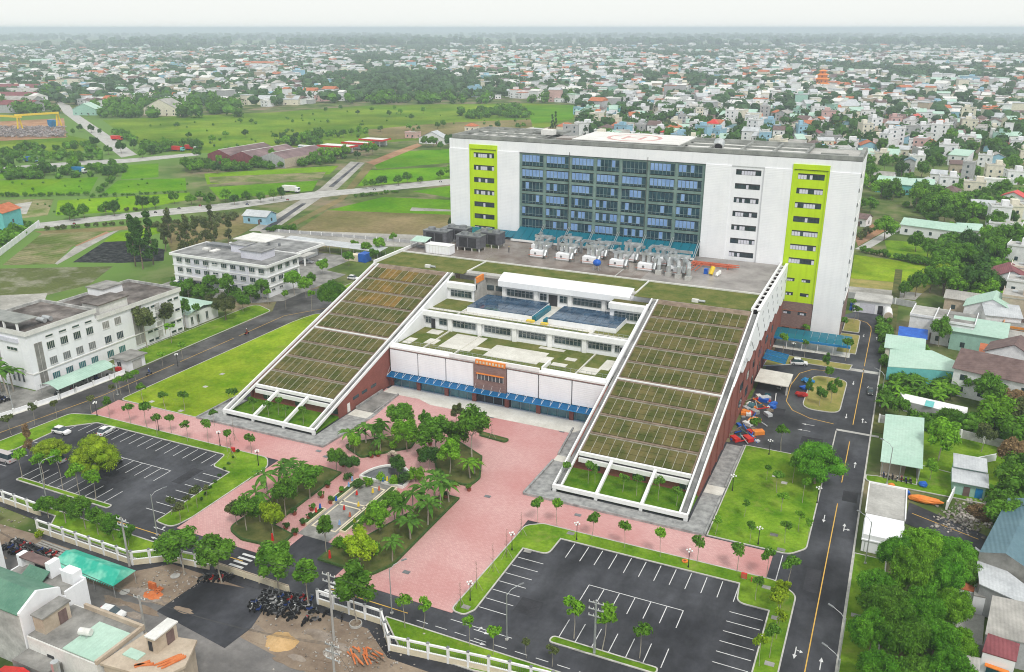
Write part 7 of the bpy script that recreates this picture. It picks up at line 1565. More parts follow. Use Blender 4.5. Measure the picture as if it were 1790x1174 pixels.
ET = [(1690,440),(1720,430),(1745,440),(1665,455),(1685,470),(1700,480),(1720,465),(1740,470),(1640,500),(1625,512),(1650,515),(1670,520),(1690,515),(1705,520),(1720,525),(1740,515),(1645,490),(1600,518),(1580,520),(1665,500),(1545,420),(1600,440),(1620,452),(1640,445),(1610,345),(1630,355),(1650,365),(1670,370),(1690,365),(1620,385),(1650,390),(1680,395),(1700,405),(1720,350),(1560,350),(1540,345),(1530,330),(1545,300),(1560,290),(1575,310),(1520,315),(1515,300),(1600,365),(1640,380),(1700,385),(1660,410),(1740,405),(1765,395),(1585,335),(1610,310),(1630,300),(1645,290),(1660,280),(1690,285),(1700,270),(1720,260),(1735,270),(1640,265),(1660,255),(1620,270),(1540,270),(1560,275),(1530,260),(1680,260),(1550,255),(1500,340),(1505,365),(1520,372),(1498,330),(1750,345),(1780,330),(1770,300),(1755,300),(1780,280),(1770,420),(1785,450),(1750,455)]
for i, p in enumerate(ET): plant(V3('mid'), G(*p), rnd.uniform(1.0,1.9), rnd.choice(('leaf_mid','leaf_dark','leaf_mid','leaf_mid','leaf_bright')), name='garden_tree', label='leafy tree among the houses east of the tower', group='trees east of the tower')
plant('big0', G(1648,512), .8, 'leaf_lime', name='large_tree', label='tall yellow-green feathery tree beside the east plots', cat='tree'); plant('big2', G(1672,478), 1.1, 'leaf_mid', name='large_tree', label='wide dark canopy tree behind the yellow-green tree', cat='tree')
for k in range(10): plant(V3('mid'), G(808+13*k,204+rnd.uniform(-3,2)), 1.1, 'leaf_mid', name='grove_tree', label='tree in the dense grove in the meadow left of tower', group='meadow grove')
for k in range(10): plant(V3('mid'), G(1060+18*k,247+rnd.uniform(-6,2)), rnd.uniform(1.2,1.8), 'leaf_mid', name='grove_tree', label='tree in the dense row right behind the tower roof', group='trees behind the tower')
# ================================================================ the town and its trees, out to the horizon
KEEP = [[(150,190),(480,186),(640,176),(920,174),(1012,182),(1010,240),(790,262),(790,470),(-80,470),(-80,190)]]
KEEPW = [[tuple(G(x,y)[:2]) for x, y in pl] for pl in KEEP]
def inside(p, poly):
    x, y = p; c = False; n = len(poly)
    for i in range(n):
        x1,y1 = poly[i]; x2,y2 = poly[i-1]
        if (y1 > y) != (y2 > y) and x < (x2-x1)*(y-y1)/(y2-y1)+x1: c = not c
    return c
lr = random.Random(21); lrn = np.random.default_rng(3)
far_house = []; far_tree = []
def density(x, y):                               # patches of town and of greenery
    v = math.sin(x*.0041+1.3)*math.sin(y*.0037+.4)+.6*math.sin(x*.011+y*.008)+.35*math.sin(x*.023-y*.019+2)
    return v
def vis(x, y, z=0):
    px, py = PX((x,y,z)); return -40 < px < 1830 and py < 330
cell = 0
d = 330.0
while d < 4600:
    w = d*.62*2.1; step = 15+d*.0032
    n = int(w/step)
    for k in range(n):
        a = -.62+1.24*(k+lr.random())/n; dd = d+lr.uniform(-.5,.5)*step*1.25
        dirv = (math.sin(YAW+a*1.0)*dd, math.cos(YAW+a*1.0)*dd); x, y = dirv
        px, py = PX((x,y,0))
        if not (-40 < px < 1830): continue
        if any(inside((x,y),pl) for pl in KEEPW): continue
        if px < 800 and py > 186: continue
        if 770 < px < 1530 and y < 300: continue
        if px > 1470 and py > 288: continue
        if 60 < px < 130 and 100 < py < 200 and lr.random() < .3: continue
        v = density(x,y)
        u = lr.random()
        if dd > 3200 and v < .1: (far_tree.append((x,y)) if u < .55 else None); continue
        if v > .80 and u < .88: far_tree.append((x,y)); continue
        if u < ((.68 if px > 700 else .58) if v < .35 else .34): far_house.append((dd,x,y))
        else: far_tree.append((x,y))
        if lr.random() < .30: far_tree.append((x+lr.uniform(-8,8),y+lr.uniform(-8,8)))
    d += step*1.05
far_house.sort()
NEAR = 285
sect = [(200,'above the gantry crane'),(420,'above the left highway'),(620,'above the left meadow'),(800,'above the meadow grove'),(960,'above the left lime stripe'),(1120,'above the glass front'),(1260,'above the tower middle'),(1400,'left of the orange pagoda'),(1530,'near the orange pagoda'),(1660,'right of the orange pagoda'),(1900,'at the right edge')]
wm_c = ['h_white']*14+['h_cream']*4+['h_grey']*3+['h_blue']*2+['h_pink','h_tan','h_tan','h_green']
rm_c = {'flat':['concrete','concrete','off_white','concrete_dark','zinc'],'gablex':['zinc','fibre_cement','mint_metal','terracotta','brown_tile','zinc','mint_metal_y'],'gable':['zinc','fibre_cement','terracotta','brown_tile','maroon_roof'],'hip':['terracotta','brown_tile','blue_roof','red_paint'],'shed':['zinc','fibre_cement','mint_metal']}
for dd, x, y in far_house[:NEAR]:
    r = lr.choices(['flat','gablex','gable','hip','shed'],[5,3,2,1.4,2])[0]; w = lr.uniform(6,13); dp = lr.uniform(8,15); h = lr.choice([3.6,6.6,7,7,10,10,12.5]) if r == 'flat' else lr.choice([3.4,3.6,4,6.6,6.8])
    wm = lr.choice(wm_c); rm = lr.choice(rm_c[r]); px, py = PX((x,y,0)); sc = next(n for lim, n in sect if px < lim)
    e_ = house((x,y,0), w, dp, h, r, wm, rm, lr.uniform(-.4,.4), f'{WALLN[wm]} {"tall" if h > 9 else "two-storey" if h > 5 else "low"} house with {ROOFN[rm]} roof {sc}', name='town_house', cat='house', group='houses of the town', nwin=2 if h > 5 else 1, sides=False)
    if r == 'flat' and lr.random() < .7: B(-w*.3,w*.08,-dp*.1,dp*.3,h+.2,h+lr.uniform(2.4,3.2)).build('stair_house', M[wm], e_); MB().tube((w*.25,dp*.1,h+.2),(w*.25,dp*.1,h+1.6),.6,n=8).build('water_tank', M['steel'], e_)
buckets = {}
for dd, x, y in far_house[NEAR:]:
    w, dp = lr.uniform(6,15)*(1+dd*.00012), lr.uniform(7,16)*(1+dd*.0001); h = lr.choice([3.6,4.5,6.5,7,7.5,10,10.5,14 if lr.random()<.4 else 6]); a = lr.uniform(-.5,.5)
    if lr.random() < .03: w *= 3; dp *= 2; h = 6
    c, s = math.cos(a), math.sin(a); wm = lr.choice(wm_c)
    T2 = lambda p: (x+p[0]*c-p[1]*s, y+p[0]*s+p[1]*c, p[2])
    mb = MB().box(-w/2,w/2,-dp/2,dp/2,0,h); b = buckets.setdefault(wm, MB()); b.add([T2(p) for p in mb.v], mb.f)
    rm = lr.choice(['concrete','zinc','zinc','off_white','terracotta','mint_metal','brown_tile','off_white','off_white','zinc'])
    mb = MB()
    if lr.random() < .5: mb.box(-w/2-.3,w/2+.3,-dp/2-.3,dp/2+.3,h,h+.4)
    else: mb.extr([(-dp/2-.4,h),(dp/2+.4,h),(0,h+dp*.2)], 'x', -w/2-.4, w/2+.4)
    b = buckets.setdefault('r_'+rm, MB()); b.add([T2(p) for p in mb.v], mb.f)
    if lr.random() < .45:
        mb = MB().box(-w*.3,w*.1,-dp*.2,dp*.25,h,h+lr.uniform(2.2,3.4)); b = buckets.setdefault(wm, MB()); b.add([T2(p) for p in mb.v], mb.f)
    if dd < 1500:
        mb = MB()
        for zz in ([1.6,4.8] if h > 6 else [1.6]):
            for xx in (-w*.25,w*.25): mb.box(xx-.7,xx+.7,-dp/2-.05,-dp/2,zz-.6,zz+.7)
        b = buckets.setdefault('win', MB()); b.add([T2(p) for p in mb.v], mb.f)
for k, mb in buckets.items():
    m = 'glass_dark' if k == 'win' else k.replace('r_','')
    nm = 'windows' if k == 'win' else (ROOFN[m]+' roofs' if k.startswith('r_') else WALLN[m]+' house walls')
    tag(mb.build('far_town', M[m]), f'mass of {nm} of the distant town too small to count', 'town', kind='stuff')
# distant trees: low-poly leafy clumps, one mass
def far_trees(pts, name, m, label, smin, smax, nl):
    V = []; Fc = []
    for (x, y) in pts:
        s = lr.uniform(smin,smax); nb = 3
        for b in range(nb):
            c = (x+lr.uniform(-.5,.5)*s, y+lr.uniform(-.5,.5)*s, s*lr.uniform(.55,.95)); mb = MB().blob(c,(s*.55,s*.55,s*.5),6,4,.3,lr); n0 = len(V); V += mb.v; Fc += [tuple(i+n0 for i in f) for f in mb.f]
        if nl:
            cent = np.array([[x,y,s*.75]]); L = leaf_cloud(cent, np.array([s*.8]), nl, s*.22, lrn); n0 = len(V); V += L.tolist(); Fc += [(n0+i,n0+i+1,n0+i+2,n0+i+3) for i in range(0,len(L),4)]
    tag(link(name, mesh_from(V,Fc,name), M[m]), label, 'trees', kind='stuff')
ft_near = [p for p in far_tree if p[0]**2+p[1]**2 < 900**2]; ft_far = [p for p in far_tree if p[0]**2+p[1]**2 >= 900**2]
far_trees(ft_near, 'town_trees', 'leaf_dark', 'mass of dark trees between the nearer town houses', 4, 8, 40); far_trees(ft_far, 'town_trees', 'leaf_far', 'mass of hazy trees between the distant town houses', 5, 10, 8)
wood = []
d = 4200.0
while d < 11000:
    step = 26+d*.012; n = int(d*1.3/step)
    for k in range(n):
        a = -.62+1.24*(k+lr.random())/n; x = math.sin(YAW+a)*d; y = math.cos(YAW+a)*(d+lr.uniform(-.5,.5)*step)
        if density(x*.35,y*.35)+.3*math.sin(d*.004) > -.15: wood.append((x,y))
    d += step*1.3
far_trees(wood, 'far_woods', 'leaf_far', 'blue-green belt of woods below the horizon', 14, 30, 0)
print('far houses', len(far_house), 'far trees', len(far_tree), 'woods', len(wood))
# trees along the left middle distance belt, behind the meadow
belt = [(lr.uniform(165,420), lr.uniform(172,206)) for k in range(110)]+[(lr.uniform(0,110),lr.uniform(160,200)) for k in range(40)]+[(lr.uniform(430,1000),lr.uniform(168,182)) for k in range(70)]
far_trees([tuple(G(*p)[:2]) for p in belt], 'tree_belt', 'leaf_mid', 'dense belt of trees behind the meadow', 5, 9, 60)
# ================================================================ air
hz = B(-31000,31000,-250,31000,-1.5,90).build('haze', None); tag(hz, 'thin pale haze over the plain', 'haze', kind='stuff')
hm = bpy.data.materials.new('haze_air'); hm.use_nodes = True; hn = hm.node_tree.nodes; hn.remove(hn['Principled BSDF'])
pv = hn.new('ShaderNodeVolumePrincipled'); pv.inputs['Color'].default_value = (.77,.865,1.0,1); pv.inputs['Density'].default_value = .00020; pv.inputs['Anisotropy'].default_value = 0.0
hm.node_tree.links.new(pv.outputs[0], hn['Material Output'].inputs['Volume']); hz.data.materials.append(hm)

# ================================================================ plants in the compound, at the foot of their trunks in the photograph
def tp(px, py, *a, **k): return plant(a[0], G(px,py), *a[1:], **k)
# saplings on the strip between plaza and right lot, then along the right lawn
for i, (x, y, s, lf) in enumerate(((940,915,1.15,'leaf_mid'),(974,920,1.05,'leaf_bright'),(1034,943,1.0,'leaf_mid'),(1092,958,1.05,'leaf_mid'),(1154,974,1.1,'leaf_bright'),(1218,984,1.1,'leaf_mid'),(1288,1000,1.1,'leaf_mid'),(1340,1012,1.15,'leaf_mid'),(1376,1028,1.35,'leaf_mid'))):
    tp(x,y,V3('sap'),s,lf,name='sapling',label='young staked sapling on grass strip above right car park',group='saplings above the right car park')
for i, (x, y, s, k, lf) in enumerate(((1363,1066,1.0,'tall','leaf_lime'),(1356,1118,1.0,'sap','leaf_lime'),(1345,1150,1.1,'sap','leaf_mid'),(1358,1090,1.2,'sap','leaf_lime'),(1320,1050,1.0,'sap','leaf_mid'),(1327,1165,1.0,'sap','leaf_lime'))):
    tp(x,y,V3(k),s*.8 if k=='tall' else s,lf,name='sapling',label='young leafy tree on grass strip right of the right car park',group='saplings right of the right car park')
for i, (x, y, s) in enumerate(((1003,1116,1.3),(1052,1137,1.55),(1118,1150,1.3))):
    tp(x,y,V3('sap'),s,('leaf_bright','leaf_bright','leaf_mid')[i],name='sapling',label='young tree on narrow island at the front of right car park',group='saplings on the right island')
for x, y, s in ((820,1130,1.0),(862,1146,1.05),(740,1100,1.0),(708,1098,1.1),(920,1150,.7),(965,1165,.8)):
    tp(x,y,V3('sap'),s,'leaf_bright' if x<900 else 'leaf_olive',name='sapling',label='small round-headed tree on the verge behind front fence',group='small trees behind the right fence')
for x, y, s in ((1250,935,.9),(1310,950,.9),(1372,950,.9),(1395,930,.9),(1412,940,.8),(1365,895,.9),(1402,880,1.0),(1358,862,1.1),(1428,830,1.0),(1340,840,.8),(1300,905,.7),(1385,845,1.1)):
    tp(x,y,V3('sap'),s,rnd.choice(('leaf_mid','leaf_bright','leaf_mid')),name='sapling',label='thin young tree planted on the right lawn',group='thin trees on the right lawn')
plant('rain0', G(1424,846), .98, 'leaf_rain', name='spreading_tree', label='broad bright green spreading tree on right lawn beside the road', cat='tree')
# left of plaza: saplings of the pink walk
for x, y, s in ((275,762,1.1),(300,758,1.0),(229,742,1.1),(258,750,1.3),(192,732,1.1),(328,772,1.15),(364,775,1.15),(398,790,1.1),(440,793,1.2),(376,745,1.0),(413,712,1.0)):
    tp(x,y,V3('sap'),s,'leaf_mid',name='sapling',label='young tree along the pink walk beside left car park',group='saplings along the left pink walk')
for x, y in ((252,705),(290,716),(323,720),(228,690)): tp(x,y,V3('sap'),1.15,'leaf_mid',name='sapling',label='young tree at the edge of the left lawn',group='saplings on the left lawn')
for x, y, s in ((40,838,1.2),(78,850,1.2),(110,855,1.45),(140,868,1.35),(168,874,1.3)):
    tp(x,y,V3('sap'),s*1.15,'leaf_bright',name='sapling',label='leafy young tree on narrow island in left car park',group='saplings on the left island')
plant('rain1', G(172,826), .86, 'leaf_lime', name='spreading_tree', label='broad yellow-green spreading tree over parked cars in left car park', cat='tree')
plant('rain2', G(92,804), .62, 'leaf_lime', name='spreading_tree', label='smaller yellow-green spreading tree left of the large one in left car park', cat='tree')
plant('cas0', G(53,795), .55, 'leaf_dry', name='bare_tree', label='thin nearly bare brown tree at left edge of left car park', cat='tree')
for x, y, s in ((20,760,.9),(60,742,.9),(100,735,.8),(160,722,.8),(200,700,.8)): tp(x,y,V3('sap'),s*1.2,'leaf_olive',name='sapling',label='small tree beside the left road near car park',group='small trees at the left road')
for x, y, s in ((330,895,.8),(345,888,.9),(362,872,.7),(300,900,.9),(315,915,1.0)): tp(x,y,V3('sap'),s,'leaf_olive',name='sapling',label='sparse young tree on strip between left car park and plaza',group='sparse trees on the left strip')
for k in range(9): tp(352+8*k,875-10.5*k,V3('shrub'),.55,'leaf_dark',name='shrub',label='tiny clipped shrub on strip between left car park and plaza',cat='shrub',group='clipped shrubs on the left strip')
# staked bare conifers by the plaza
def staked(x, y, h, lab):
    q = G(x,y); t = Thing('staked_tree', q, lab, 'tree', 'staked bare trees')
    o = link('trunk', bare_mesh(int(x),h,20,.45), M['bark'], t.e); 
    for a in (0,2.1,4.2): t.p(MB().tube(q+Vector((math.cos(a)*1.1,math.sin(a)*1.1,.1)), q+Vector((0,0,1.9)), .035, n=5), 'stake', 'bark_pale')
for x, y, h in ((886,975,5.5),(862,1000,5.5),(833,1030,5.2),(805,1062,4.6),(911,935,4.6)): staked(x,y,h,'thin staked bare tree beside the pink plaza')
for x, y, h in ((772,765,5),(832,762,4),(860,768,4.6)): staked(x,y,h,'thin staked bare tree before the glass entrance')
for x, y, h in ((410,770,5),(406,800,4.6)): staked(x,y,h,'thin staked bare tree at the corner of left car park')
# garden trees
g1 = (('round',432,930,1.15,'leaf_mid'),('round',478,940,1.2,'leaf_lime'),('round',500,905,1.25,'leaf_mid'),('round',542,872,1.35,'leaf_mid'),('round',588,822,1.0,'leaf_mid'),('shrub',610,840,1.6,'leaf_dark'),('round',415,920,.9,'leaf_olive'),('round',455,915,1.0,'leaf_mid'),('shrub',475,905,1.6,'leaf_dark'))
for k, x, y, s, lf in g1: tp(x,y,V3(k),s,lf,name='garden_tree',label='leafy garden tree in the bed left of the paved axis',group='trees in left garden bed')
for x, y, s in ((450,890,1.2),(470,870,1.25),(500,850,1.15),(520,865,1.15),(486,882,1.1),(508,838,1.2),(527,845,1.0)):
    tp(x,y,V3('palm'),s,'leaf_palm',name='garden_palm',label='feathery palm in the bed left of the paved axis',cat='palm',group='palms in left garden bed')
g2 = (('tall',621,800,.85,'leaf_bright'),('tall',665,775,.95,'leaf_mid'),('round',700,765,1.5,'leaf_mid'),('tall',745,768,1.0,'leaf_mid'),('round',712,790,1.4,'leaf_bright'),('tall',798,750,1.0,'leaf_olive'),('shrub',690,790,1.8,'leaf_bright'))
for k, x, y, s, lf in g2: tp(x,y,V3(k),s,lf,name='garden_tree',label='leafy garden tree in the bed near the left wing',group='trees in upper left garden bed')
for x, y, s in ((612,785,1.2),(628,780,1.2),(640,776,1.15),(655,772,1.2),(670,760,1.1),(665,790,1.0)):
    tp(x,y,V3('palm'),s,'leaf_palm',name='garden_palm',label='feathery palm in a row near the left wing',cat='palm',group='palms in upper left garden bed')
g3 = (('round',825,802,2.0,'leaf_mid'),('tall',786,830,1.35,'leaf_bright'),('round',765,800,1.7,'leaf_mid'),('round',800,790,1.4,'leaf_mid'),('shrub',770,836,1.6,'leaf_dark'),('round',750,822,1.0,'leaf_dark'))
for k, x, y, s, lf in g3: tp(x,y,V3(k),s,lf,name='garden_tree',label='leafy garden tree in the bed right of the pool',group='trees in upper right garden bed')
for x, y in ((822,838),(830,830)): tp(x,y,V3('palm'),1.05,'leaf_bright',name='garden_palm',label='slender staked palm at the plaza corner right of the pool',cat='palm',group='palms in upper right garden bed')
g4 = (('tall',571,968,1.0,'leaf_mid'),('round',631,992,1.3,'leaf_lime'),('round',665,930,1.2,'leaf_bright'),('round',690,912,1.0,'leaf_mid'),('shrub',610,970,2.0,'leaf_bright'),('shrub',595,958,1.8,'leaf_bright'),('shrub',650,970,1.6,'leaf_mid'),('shrub',628,930,1.7,'leaf_mid'),('shrub',640,915,1.7,'leaf_bright'))
for k, x, y, s, lf in g4: tp(x,y,V3(k),s,lf,name='garden_tree',label='leafy garden tree in the bed right of the paved axis',group='trees in right garden bed')
for x, y, s in ((686,984,1.0),(718,945,1.25),(748,920,1.4),(722,905,1.4),(770,890,1.3),(740,890,1.3),(785,880,1.1),(705,920,1.2),(760,870,1.2)):
    tp(x,y,V3('palm'),s,'leaf_palm',name='garden_palm',label='feathery palm in the bed right of the paved axis',cat='palm',group='palms in right garden bed')
for x, y, s in ((643,848,1.0),(690,845,1.0),(727,842,1.5),(665,845,.9),(708,848,1.3),(630,855,1.1)):
    tp(x,y,V3('shrub'),s*1.6,rnd.choice(('leaf_mid','leaf_bright','leaf_dark')),name='garden_shrub',label='dense green shrub around the half-round pool',cat='shrub',group='shrubs around the pool')
plant('round1', G(697,838), .85, 'leaf_dark', name='garden_tree', label='dark round frangipani tree standing in the half-round pool', cat='tree')
for x, y in ((605,830),(618,832)): tp(x,y,V3('round'),.75,'leaf_dark',name='garden_tree',label='dark frangipani left of the pool',group='frangipanis beside the pool')
# shrubs in the two pergola courts
for x, y in ((402,712),(442,728),(470,735),(500,742),(530,748),(487,730)): tp(x,y-4,V3('sap'),1.0,'leaf_mid',name='court_tree',label='small tree in the pergola court of the left wing',group='court trees of left wing')
for x, y in ((990,845),(1028,852),(1040,850),(1088,866),(1112,872),(1150,882),(1182,890)): tp(x,y-4,V3('sap'),1.0,'leaf_mid',name='court_tree',label='small tree in the pergola court of the right wing',group='court trees of right wing')
# behind the front fence, left
for x, y, s in ((85,905,1.2),(115,915,1.3),(150,925,1.4),(172,935,1.3),(200,945,1.3),(225,955,1.0)):
    tp(x,y,V3('round'),s*.72,'leaf_mid',name='verge_tree',label='bushy tree behind the white fence by left car park',group='trees behind the left fence')
# street trees at the gate
for i, (x, y, k, s, lf, lab) in enumerate(((322,1003,'round0',1.65,'leaf_mid','bushy dark street tree at the end of the white fence'),(388,1018,'round1',1.75,'leaf_mid','round dense street tree left of the gate'),(488,1035,'round2',1.45,'leaf_mid','round clipped tree right of the gate'),(540,1062,'tall0',1.35,'leaf_mid','tall leafy tree above the parked motorbikes'),(625,1090,'tall1',1.55,'leaf_mid','tall bushy tree in a concrete ring by the fence'))):
    tp(x,y,k,s,lf,name='street_tree',label=lab)
plant('shrub0', G(72,942), 1.3, 'leaf_lime', name='shrub', label='round yellow-green bush on the dirt before the fence', cat='shrub')
# west lawn strip trees
for x, y, k, s, lf in ((258,608,'tall',1.55,'leaf_olive'),(290,590,'tall',1.7,'leaf_olive'),(325,575,'tall',1.5,'leaf_mid'),(348,572,'sap',1.5,'leaf_mid'),(300,600,'sap',1.4,'leaf_bright'),(395,560,'big',.75,'leaf_olive'),(370,545,'tall',1.0,'leaf_olive'),(425,545,'round',1.2,'leaf_mid'),(440,530,'round',1.3,'leaf_mid'),(460,525,'round',1.2,'leaf_mid'),(400,520,'round',1.4,'leaf_mid'),(350,525,'mid',.9,'leaf_mid'),(330,520,'round',1.2,'leaf_mid'),(370,510,'round',1.2,'leaf_mid'),(310,520,'round',1.0,'leaf_mid'),(470,535,'sap',1.3,'leaf_bright')):
    tp(x,y,V3(k),s,lf,name='roadside_tree',label='tree on the grass between left road and white blocks',group='trees along the left road')
for x, y, s in ((240,675,.9),(212,690,.9),(285,640,.8),(195,612,.8),(320,628,.9)): tp(x,y,V3('sap'),s*1.2,'leaf_bright',name='roadside_sapling',label='bright sapling at the kerb of the left road',group='kerb saplings on left road')
for x, y in ((14,690),(4,684),(24,684)): tp(x,y,V3('palm'),1.5,'leaf_palm',name='garden_palm',label='feathery palm before the clinic block at left edge',cat='palm',group='palms before the clinic')
plant('big1', G(585,548), 1.0, 'leaf_mid', name='large_tree', label='large dark green tree beside the left planted roof', cat='tree')
for x, y, k, s in ((515,515,'round',1.4),(535,520,'round',1.2),(500,540,'sap',1.4),(545,545,'sap',1.4),(565,480,'round',1.0),(545,505,'round',1.1),(610,465,'round',1.1),(640,448,'round',1.2),(665,446,'round',1.2),(655,460,'round',.9),(620,440,'round',.8),(690,440,'sap',1.4)):
    tp(x,y,V3(k),s,rnd.choice(('leaf_bright','leaf_mid')),name='lawn_tree',label='tree on the lawn behind the left planted roof',group='trees behind the left wing')
# east side
for x, y, s in ((1432,710,1.0),(1412,700,.9),(1447,670,1.0),(1452,705,1.0),(1462,690,1.0),(1440,650,.9)):
    tp(x,y,V3('tall'),s*.75,'leaf_mid',name='island_tree',label='slim tree on the dry traffic island by the podium',group='trees on the traffic island')
for x, y, s in ((1406,625,.8),(1368,618,.9),(1470,588,1.0),(1492,565,.9),(1490,545,.8),(1500,560,.8),(1408,590,.8),(1478,630,1.2)):
    tp(x,y,V3('sap'),s*1.3,rnd.choice(('leaf_bright','leaf_mid')),name='sapling',label='young tree on dry grass beside the tower foot',group='saplings at the tower foot')
for x, y, s in ((1365,790,1.1),(1318,770,.9)): tp(x,y,V3('sap'),s*1.2,'leaf_mid',name='sapling',label='young tree at the top edge of the right lawn',group='saplings at the top of right lawn')
# big trees, lower right
for i, (x, y, s) in enumerate(((1560,985,.60),(1612,972,.66),(1662,985,.62),(1690,1010,.55),(1530,1035,.62),(1582,1028,.72),(1640,1035,.68),(1545,1090,.70),(1600,1092,.66),(1655,1085,.66),(1515,1130,.62),(1570,1148,.74),(1625,1145,.70),(1665,1130,.55),(1530,1200,.70),(1592,1205,.72),(1645,1200,.66))):
    plant(f'big{i%3}', G(x,y+26), s, ('leaf_rain','leaf_bright','leaf_rain','leaf_mid')[i%4], sz=s/s*rnd.uniform(.85,1.35), name='large_tree', label='large dense bright green tree in the grove right of the road', cat='tree', group='grove right of the road')
for x, y, k, s, lf in ((1640,805,'round',1.5,'leaf_bright'),(1625,840,'tall',.8,'leaf_bright'),(1735,760,'mid',1.4,'leaf_bright'),(1700,760,'rain',.62,'leaf_mid'),(1660,752,'rain',.62,'leaf_mid'),(1715,790,'round',1.0,'leaf_olive'),(1760,830,'round',1.3,'leaf_dry'),(1765,880,'mid',1.2,'leaf_mid'),(1750,910,'mid',1.1,'leaf_mid'),(1785,850,'mid',1.3,'leaf_mid'),(1745,945,'round',1.4,'leaf_mid'),(1700,925,'round',1.0,'leaf_dry'),(1780,790,'mid',1.4,'leaf_mid'),(1725,715,'mid',1.5,'leaf_mid'),(1545,718,'mid',.9,'leaf_mid'),(1570,735,'round',1.2,'leaf_mid'),(1600,745,'bush',1.0,'leaf_mid'),(1640,605,'round',1.4,'leaf_mid'),(1690,690,'mid',1.2,'leaf_mid'),(1710,680,'mid',1.0,'leaf_bright'),(1780,745,'mid',1.2,'leaf_olive'),(1765,725,'round',1.2,'leaf_dry'),(1548,640,'bush',.8,'leaf_mid'),(1545,600,'bush',.9,'leaf_mid'),(1610,620,'bush',.9,'leaf_mid')):
    tp(x,y,V3(k),s,lf,name='neighbour_tree',label='tree in the gardens right of the road',group='trees in the right-hand gardens')
for x, y in ((1565,690),(1590,685),(1600,700),(1620,705),(1640,690),(1655,680),(1575,705),(1610,680),(1630,712),(1660,700),(1545,725),(1670,690),(1580,678),(1770,920),(1760,930)):
    tp(x,y,V3('banana'),rnd.uniform(1.0,1.35),'leaf_bright' if rnd.random()<.4 else 'leaf_mid',name='banana_plant',label='broad-leaved banana plant before the mint roof',cat='banana plant',group='banana plants right of the road')
# casuarinas and bare trees behind the clinic
for x, y, s in ((250,470,.95),(237,465,.8),(268,462,.75),(330,440,.65),(300,425,.6),(345,430,.55),(375,430,.6),(320,450,.6),(360,425,.55),(290,440,.6),(400,425,.5)):
    tp(x,y,V3('cas'),s*1.75,'leaf_olive' if x>275 else 'leaf_dark',name='casuarina_tree',label='feathery grey-green tree behind the white blocks',group='feathery trees behind the white blocks')
# dense greenery that reads as one mass: hedgerows, thickets and gardens of the middle distance
def thicket(px_poly, n, smin, smax, leaf, label, name='thicket'):
    W = [tuple(G(x,y)[:2]) for x, y in px_poly]; pts = []
    xs = [p[0] for p in px_poly]; ys = [p[1] for p in px_poly]
    while len(pts) < n:
        q = (lr.uniform(min(xs),max(xs)), lr.uniform(min(ys),max(ys)))
        if inside(q, px_poly): pts.append(tuple(G(*q)[:2]))
    far_trees(pts, name, leaf, label, smin, smax, 110)
thicket([(1500,300),(1790,285),(1790,345),(1650,372),(1520,352)],36,1.8,3.6,'leaf_mid','dense garden greenery between the houses east of the tower')
thicket([(1590,345),(1790,335),(1790,372),(1700,395),(1600,385)],44,2.2,4.2,'leaf_mid','dense thicket of green behind the mint sheds')
thicket([(1640,430),(1760,425),(1770,480),(1700,500),(1640,470)],55,2.5,4.5,'leaf_mid','dense thicket right of the east plots')
thicket([(1690,500),(1770,505),(1760,540),(1690,528)],26,1.6,3,'leaf_bright','banana thicket right of the yellow-green tree')
thicket([(0,262),(165,250),(190,262),(175,280),(0,288)],36,2.0,4.0,'leaf_mid','roadside thicket above the left highway')
thicket([(0,302),(200,290),(222,296),(205,312),(150,312),(0,314)],50,1.8,3.8,'leaf_mid','roadside thicket below the left highway')
thicket([(245,255),(345,250),(350,263),(252,270)],26,2.4,4.6,'leaf_mid','thicket along the highway before the meadow')
thicket([(325,288),(480,284),(560,280),(600,274),(600,284),(470,296),(335,302)],70,1.8,3.6,'leaf_mid','thicket at the foot of the maroon factory')
thicket([(480,246),(560,236),(560,254),(490,262)],30,2.2,4.2,'leaf_mid','thicket behind the maroon factory')
thicket([(205,232),(240,248),(236,252),(200,236)],14,2.0,4.2,'leaf_mid','hedge beside the left highway ramp')
thicket([(800,194),(920,188),(924,206),(805,208)],60,2.4,4.5,'leaf_mid','dense grove standing in the meadow')
thicket([(1535,560),(1556,552),(1552,640),(1540,640)],26,.8,1.6,'leaf_mid','rough shrubs along the right road kerb')
thicket([(1548,665),(1690,672),(1700,700),(1540,712)],46,1.0,2.0,'leaf_mid','garden shrubs before the big mint roof')
thicket([(1590,735),(1760,755),(1770,778),(1600,752)],50,1.2,2.2,'leaf_mid','hedge shrubs along the stained wall')
thicket([(1735,870),(1790,830),(1790,925),(1740,915)],40,1.4,2.6,'leaf_mid','thick garden greenery above the blue warehouse')
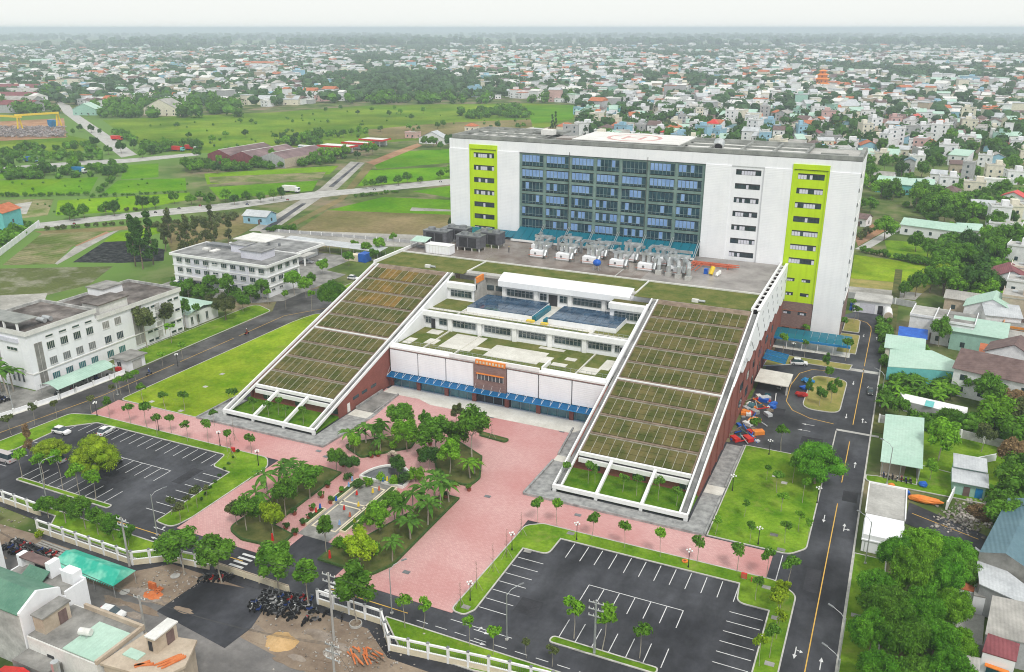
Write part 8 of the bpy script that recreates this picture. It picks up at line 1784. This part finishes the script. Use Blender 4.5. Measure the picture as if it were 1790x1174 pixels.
thicket([(1560,590),(1620,595),(1620,640),(1560,625)],14,.8,1.6,'leaf_mid','yard shrubs under the blue awning')
thicket([(0,435),(60,400),(66,392),(20,398),(0,410)],26,1.6,3.2,'leaf_mid','trees behind the pale boundary wall at left edge')
thicket([(250,395),(430,372),(440,385),(300,412)],60,.8,1.8,'leaf_olive','scrub behind the office block')
thicket([(300,480),(360,505),(470,520),(420,535),(310,515)],40,.9,1.8,'leaf_mid','shrubs in the court before the office block')
thicket([(240,215),(640,192),(1000,188),(990,205),(640,240),(420,262),(300,258)],70,.7,1.8,'leaf_mid','scattered low shrubs on the meadow','meadow_shrubs')
thicket([(0,320),(330,312),(335,345),(90,378),(0,380)],40,.4,.9,'leaf_mid','tufts on the paddy banks','bank_tufts')
# ================================================================ labels: single out things that share a description
ORD = ['leftmost','second from left','third from left','fourth from left','fifth from left','sixth from left','seventh from left','eighth from left','ninth from left','tenth from left','eleventh from left','twelfth from left']
ROWS = ['front row','second row','third row','fourth row','fifth row','sixth row','seventh row','eighth row','ninth row','tenth row']
bpy.context.view_layer.update()
by = {}
for o in col.objects:
    if o.parent is None and o.get('label') and o.get('kind') not in ('stuff','structure'): by.setdefault(o['label'], []).append(o)
def pix(o):
    m = o.matrix_world.translation
    if o.type == 'MESH' and m.length < 1e-6 and len(o.data.vertices): v = o.data.vertices[0].co; return PX(v)
    return PX(m)
for lab, os_ in by.items():
    n = len(os_)
    if n < 2: continue
    for o in os_:
        if not o.get('group'): o['group'] = lab
    def setl(o, suf):
        t_ = lab+', '+suf
        if len(t_.split()) > 16: t_ = lab.replace('the ','',1)+', '+suf
        o['label'] = t_
    if n <= 12:
        for k, o in enumerate(sorted(os_, key=lambda o: pix(o)[0])): setl(o, ORD[k])
    else:
        srt = sorted(os_, key=lambda o: -pix(o)[1]); nr = min(10, max(2, math.ceil(n/8))); per = math.ceil(n/nr)
        for r in range(nr):
            row = sorted(srt[r*per:(r+1)*per], key=lambda o: pix(o)[0])
            for k, o in enumerate(row): setl(o, f'{ROWS[r]}, {ORD[min(k,11)]}')
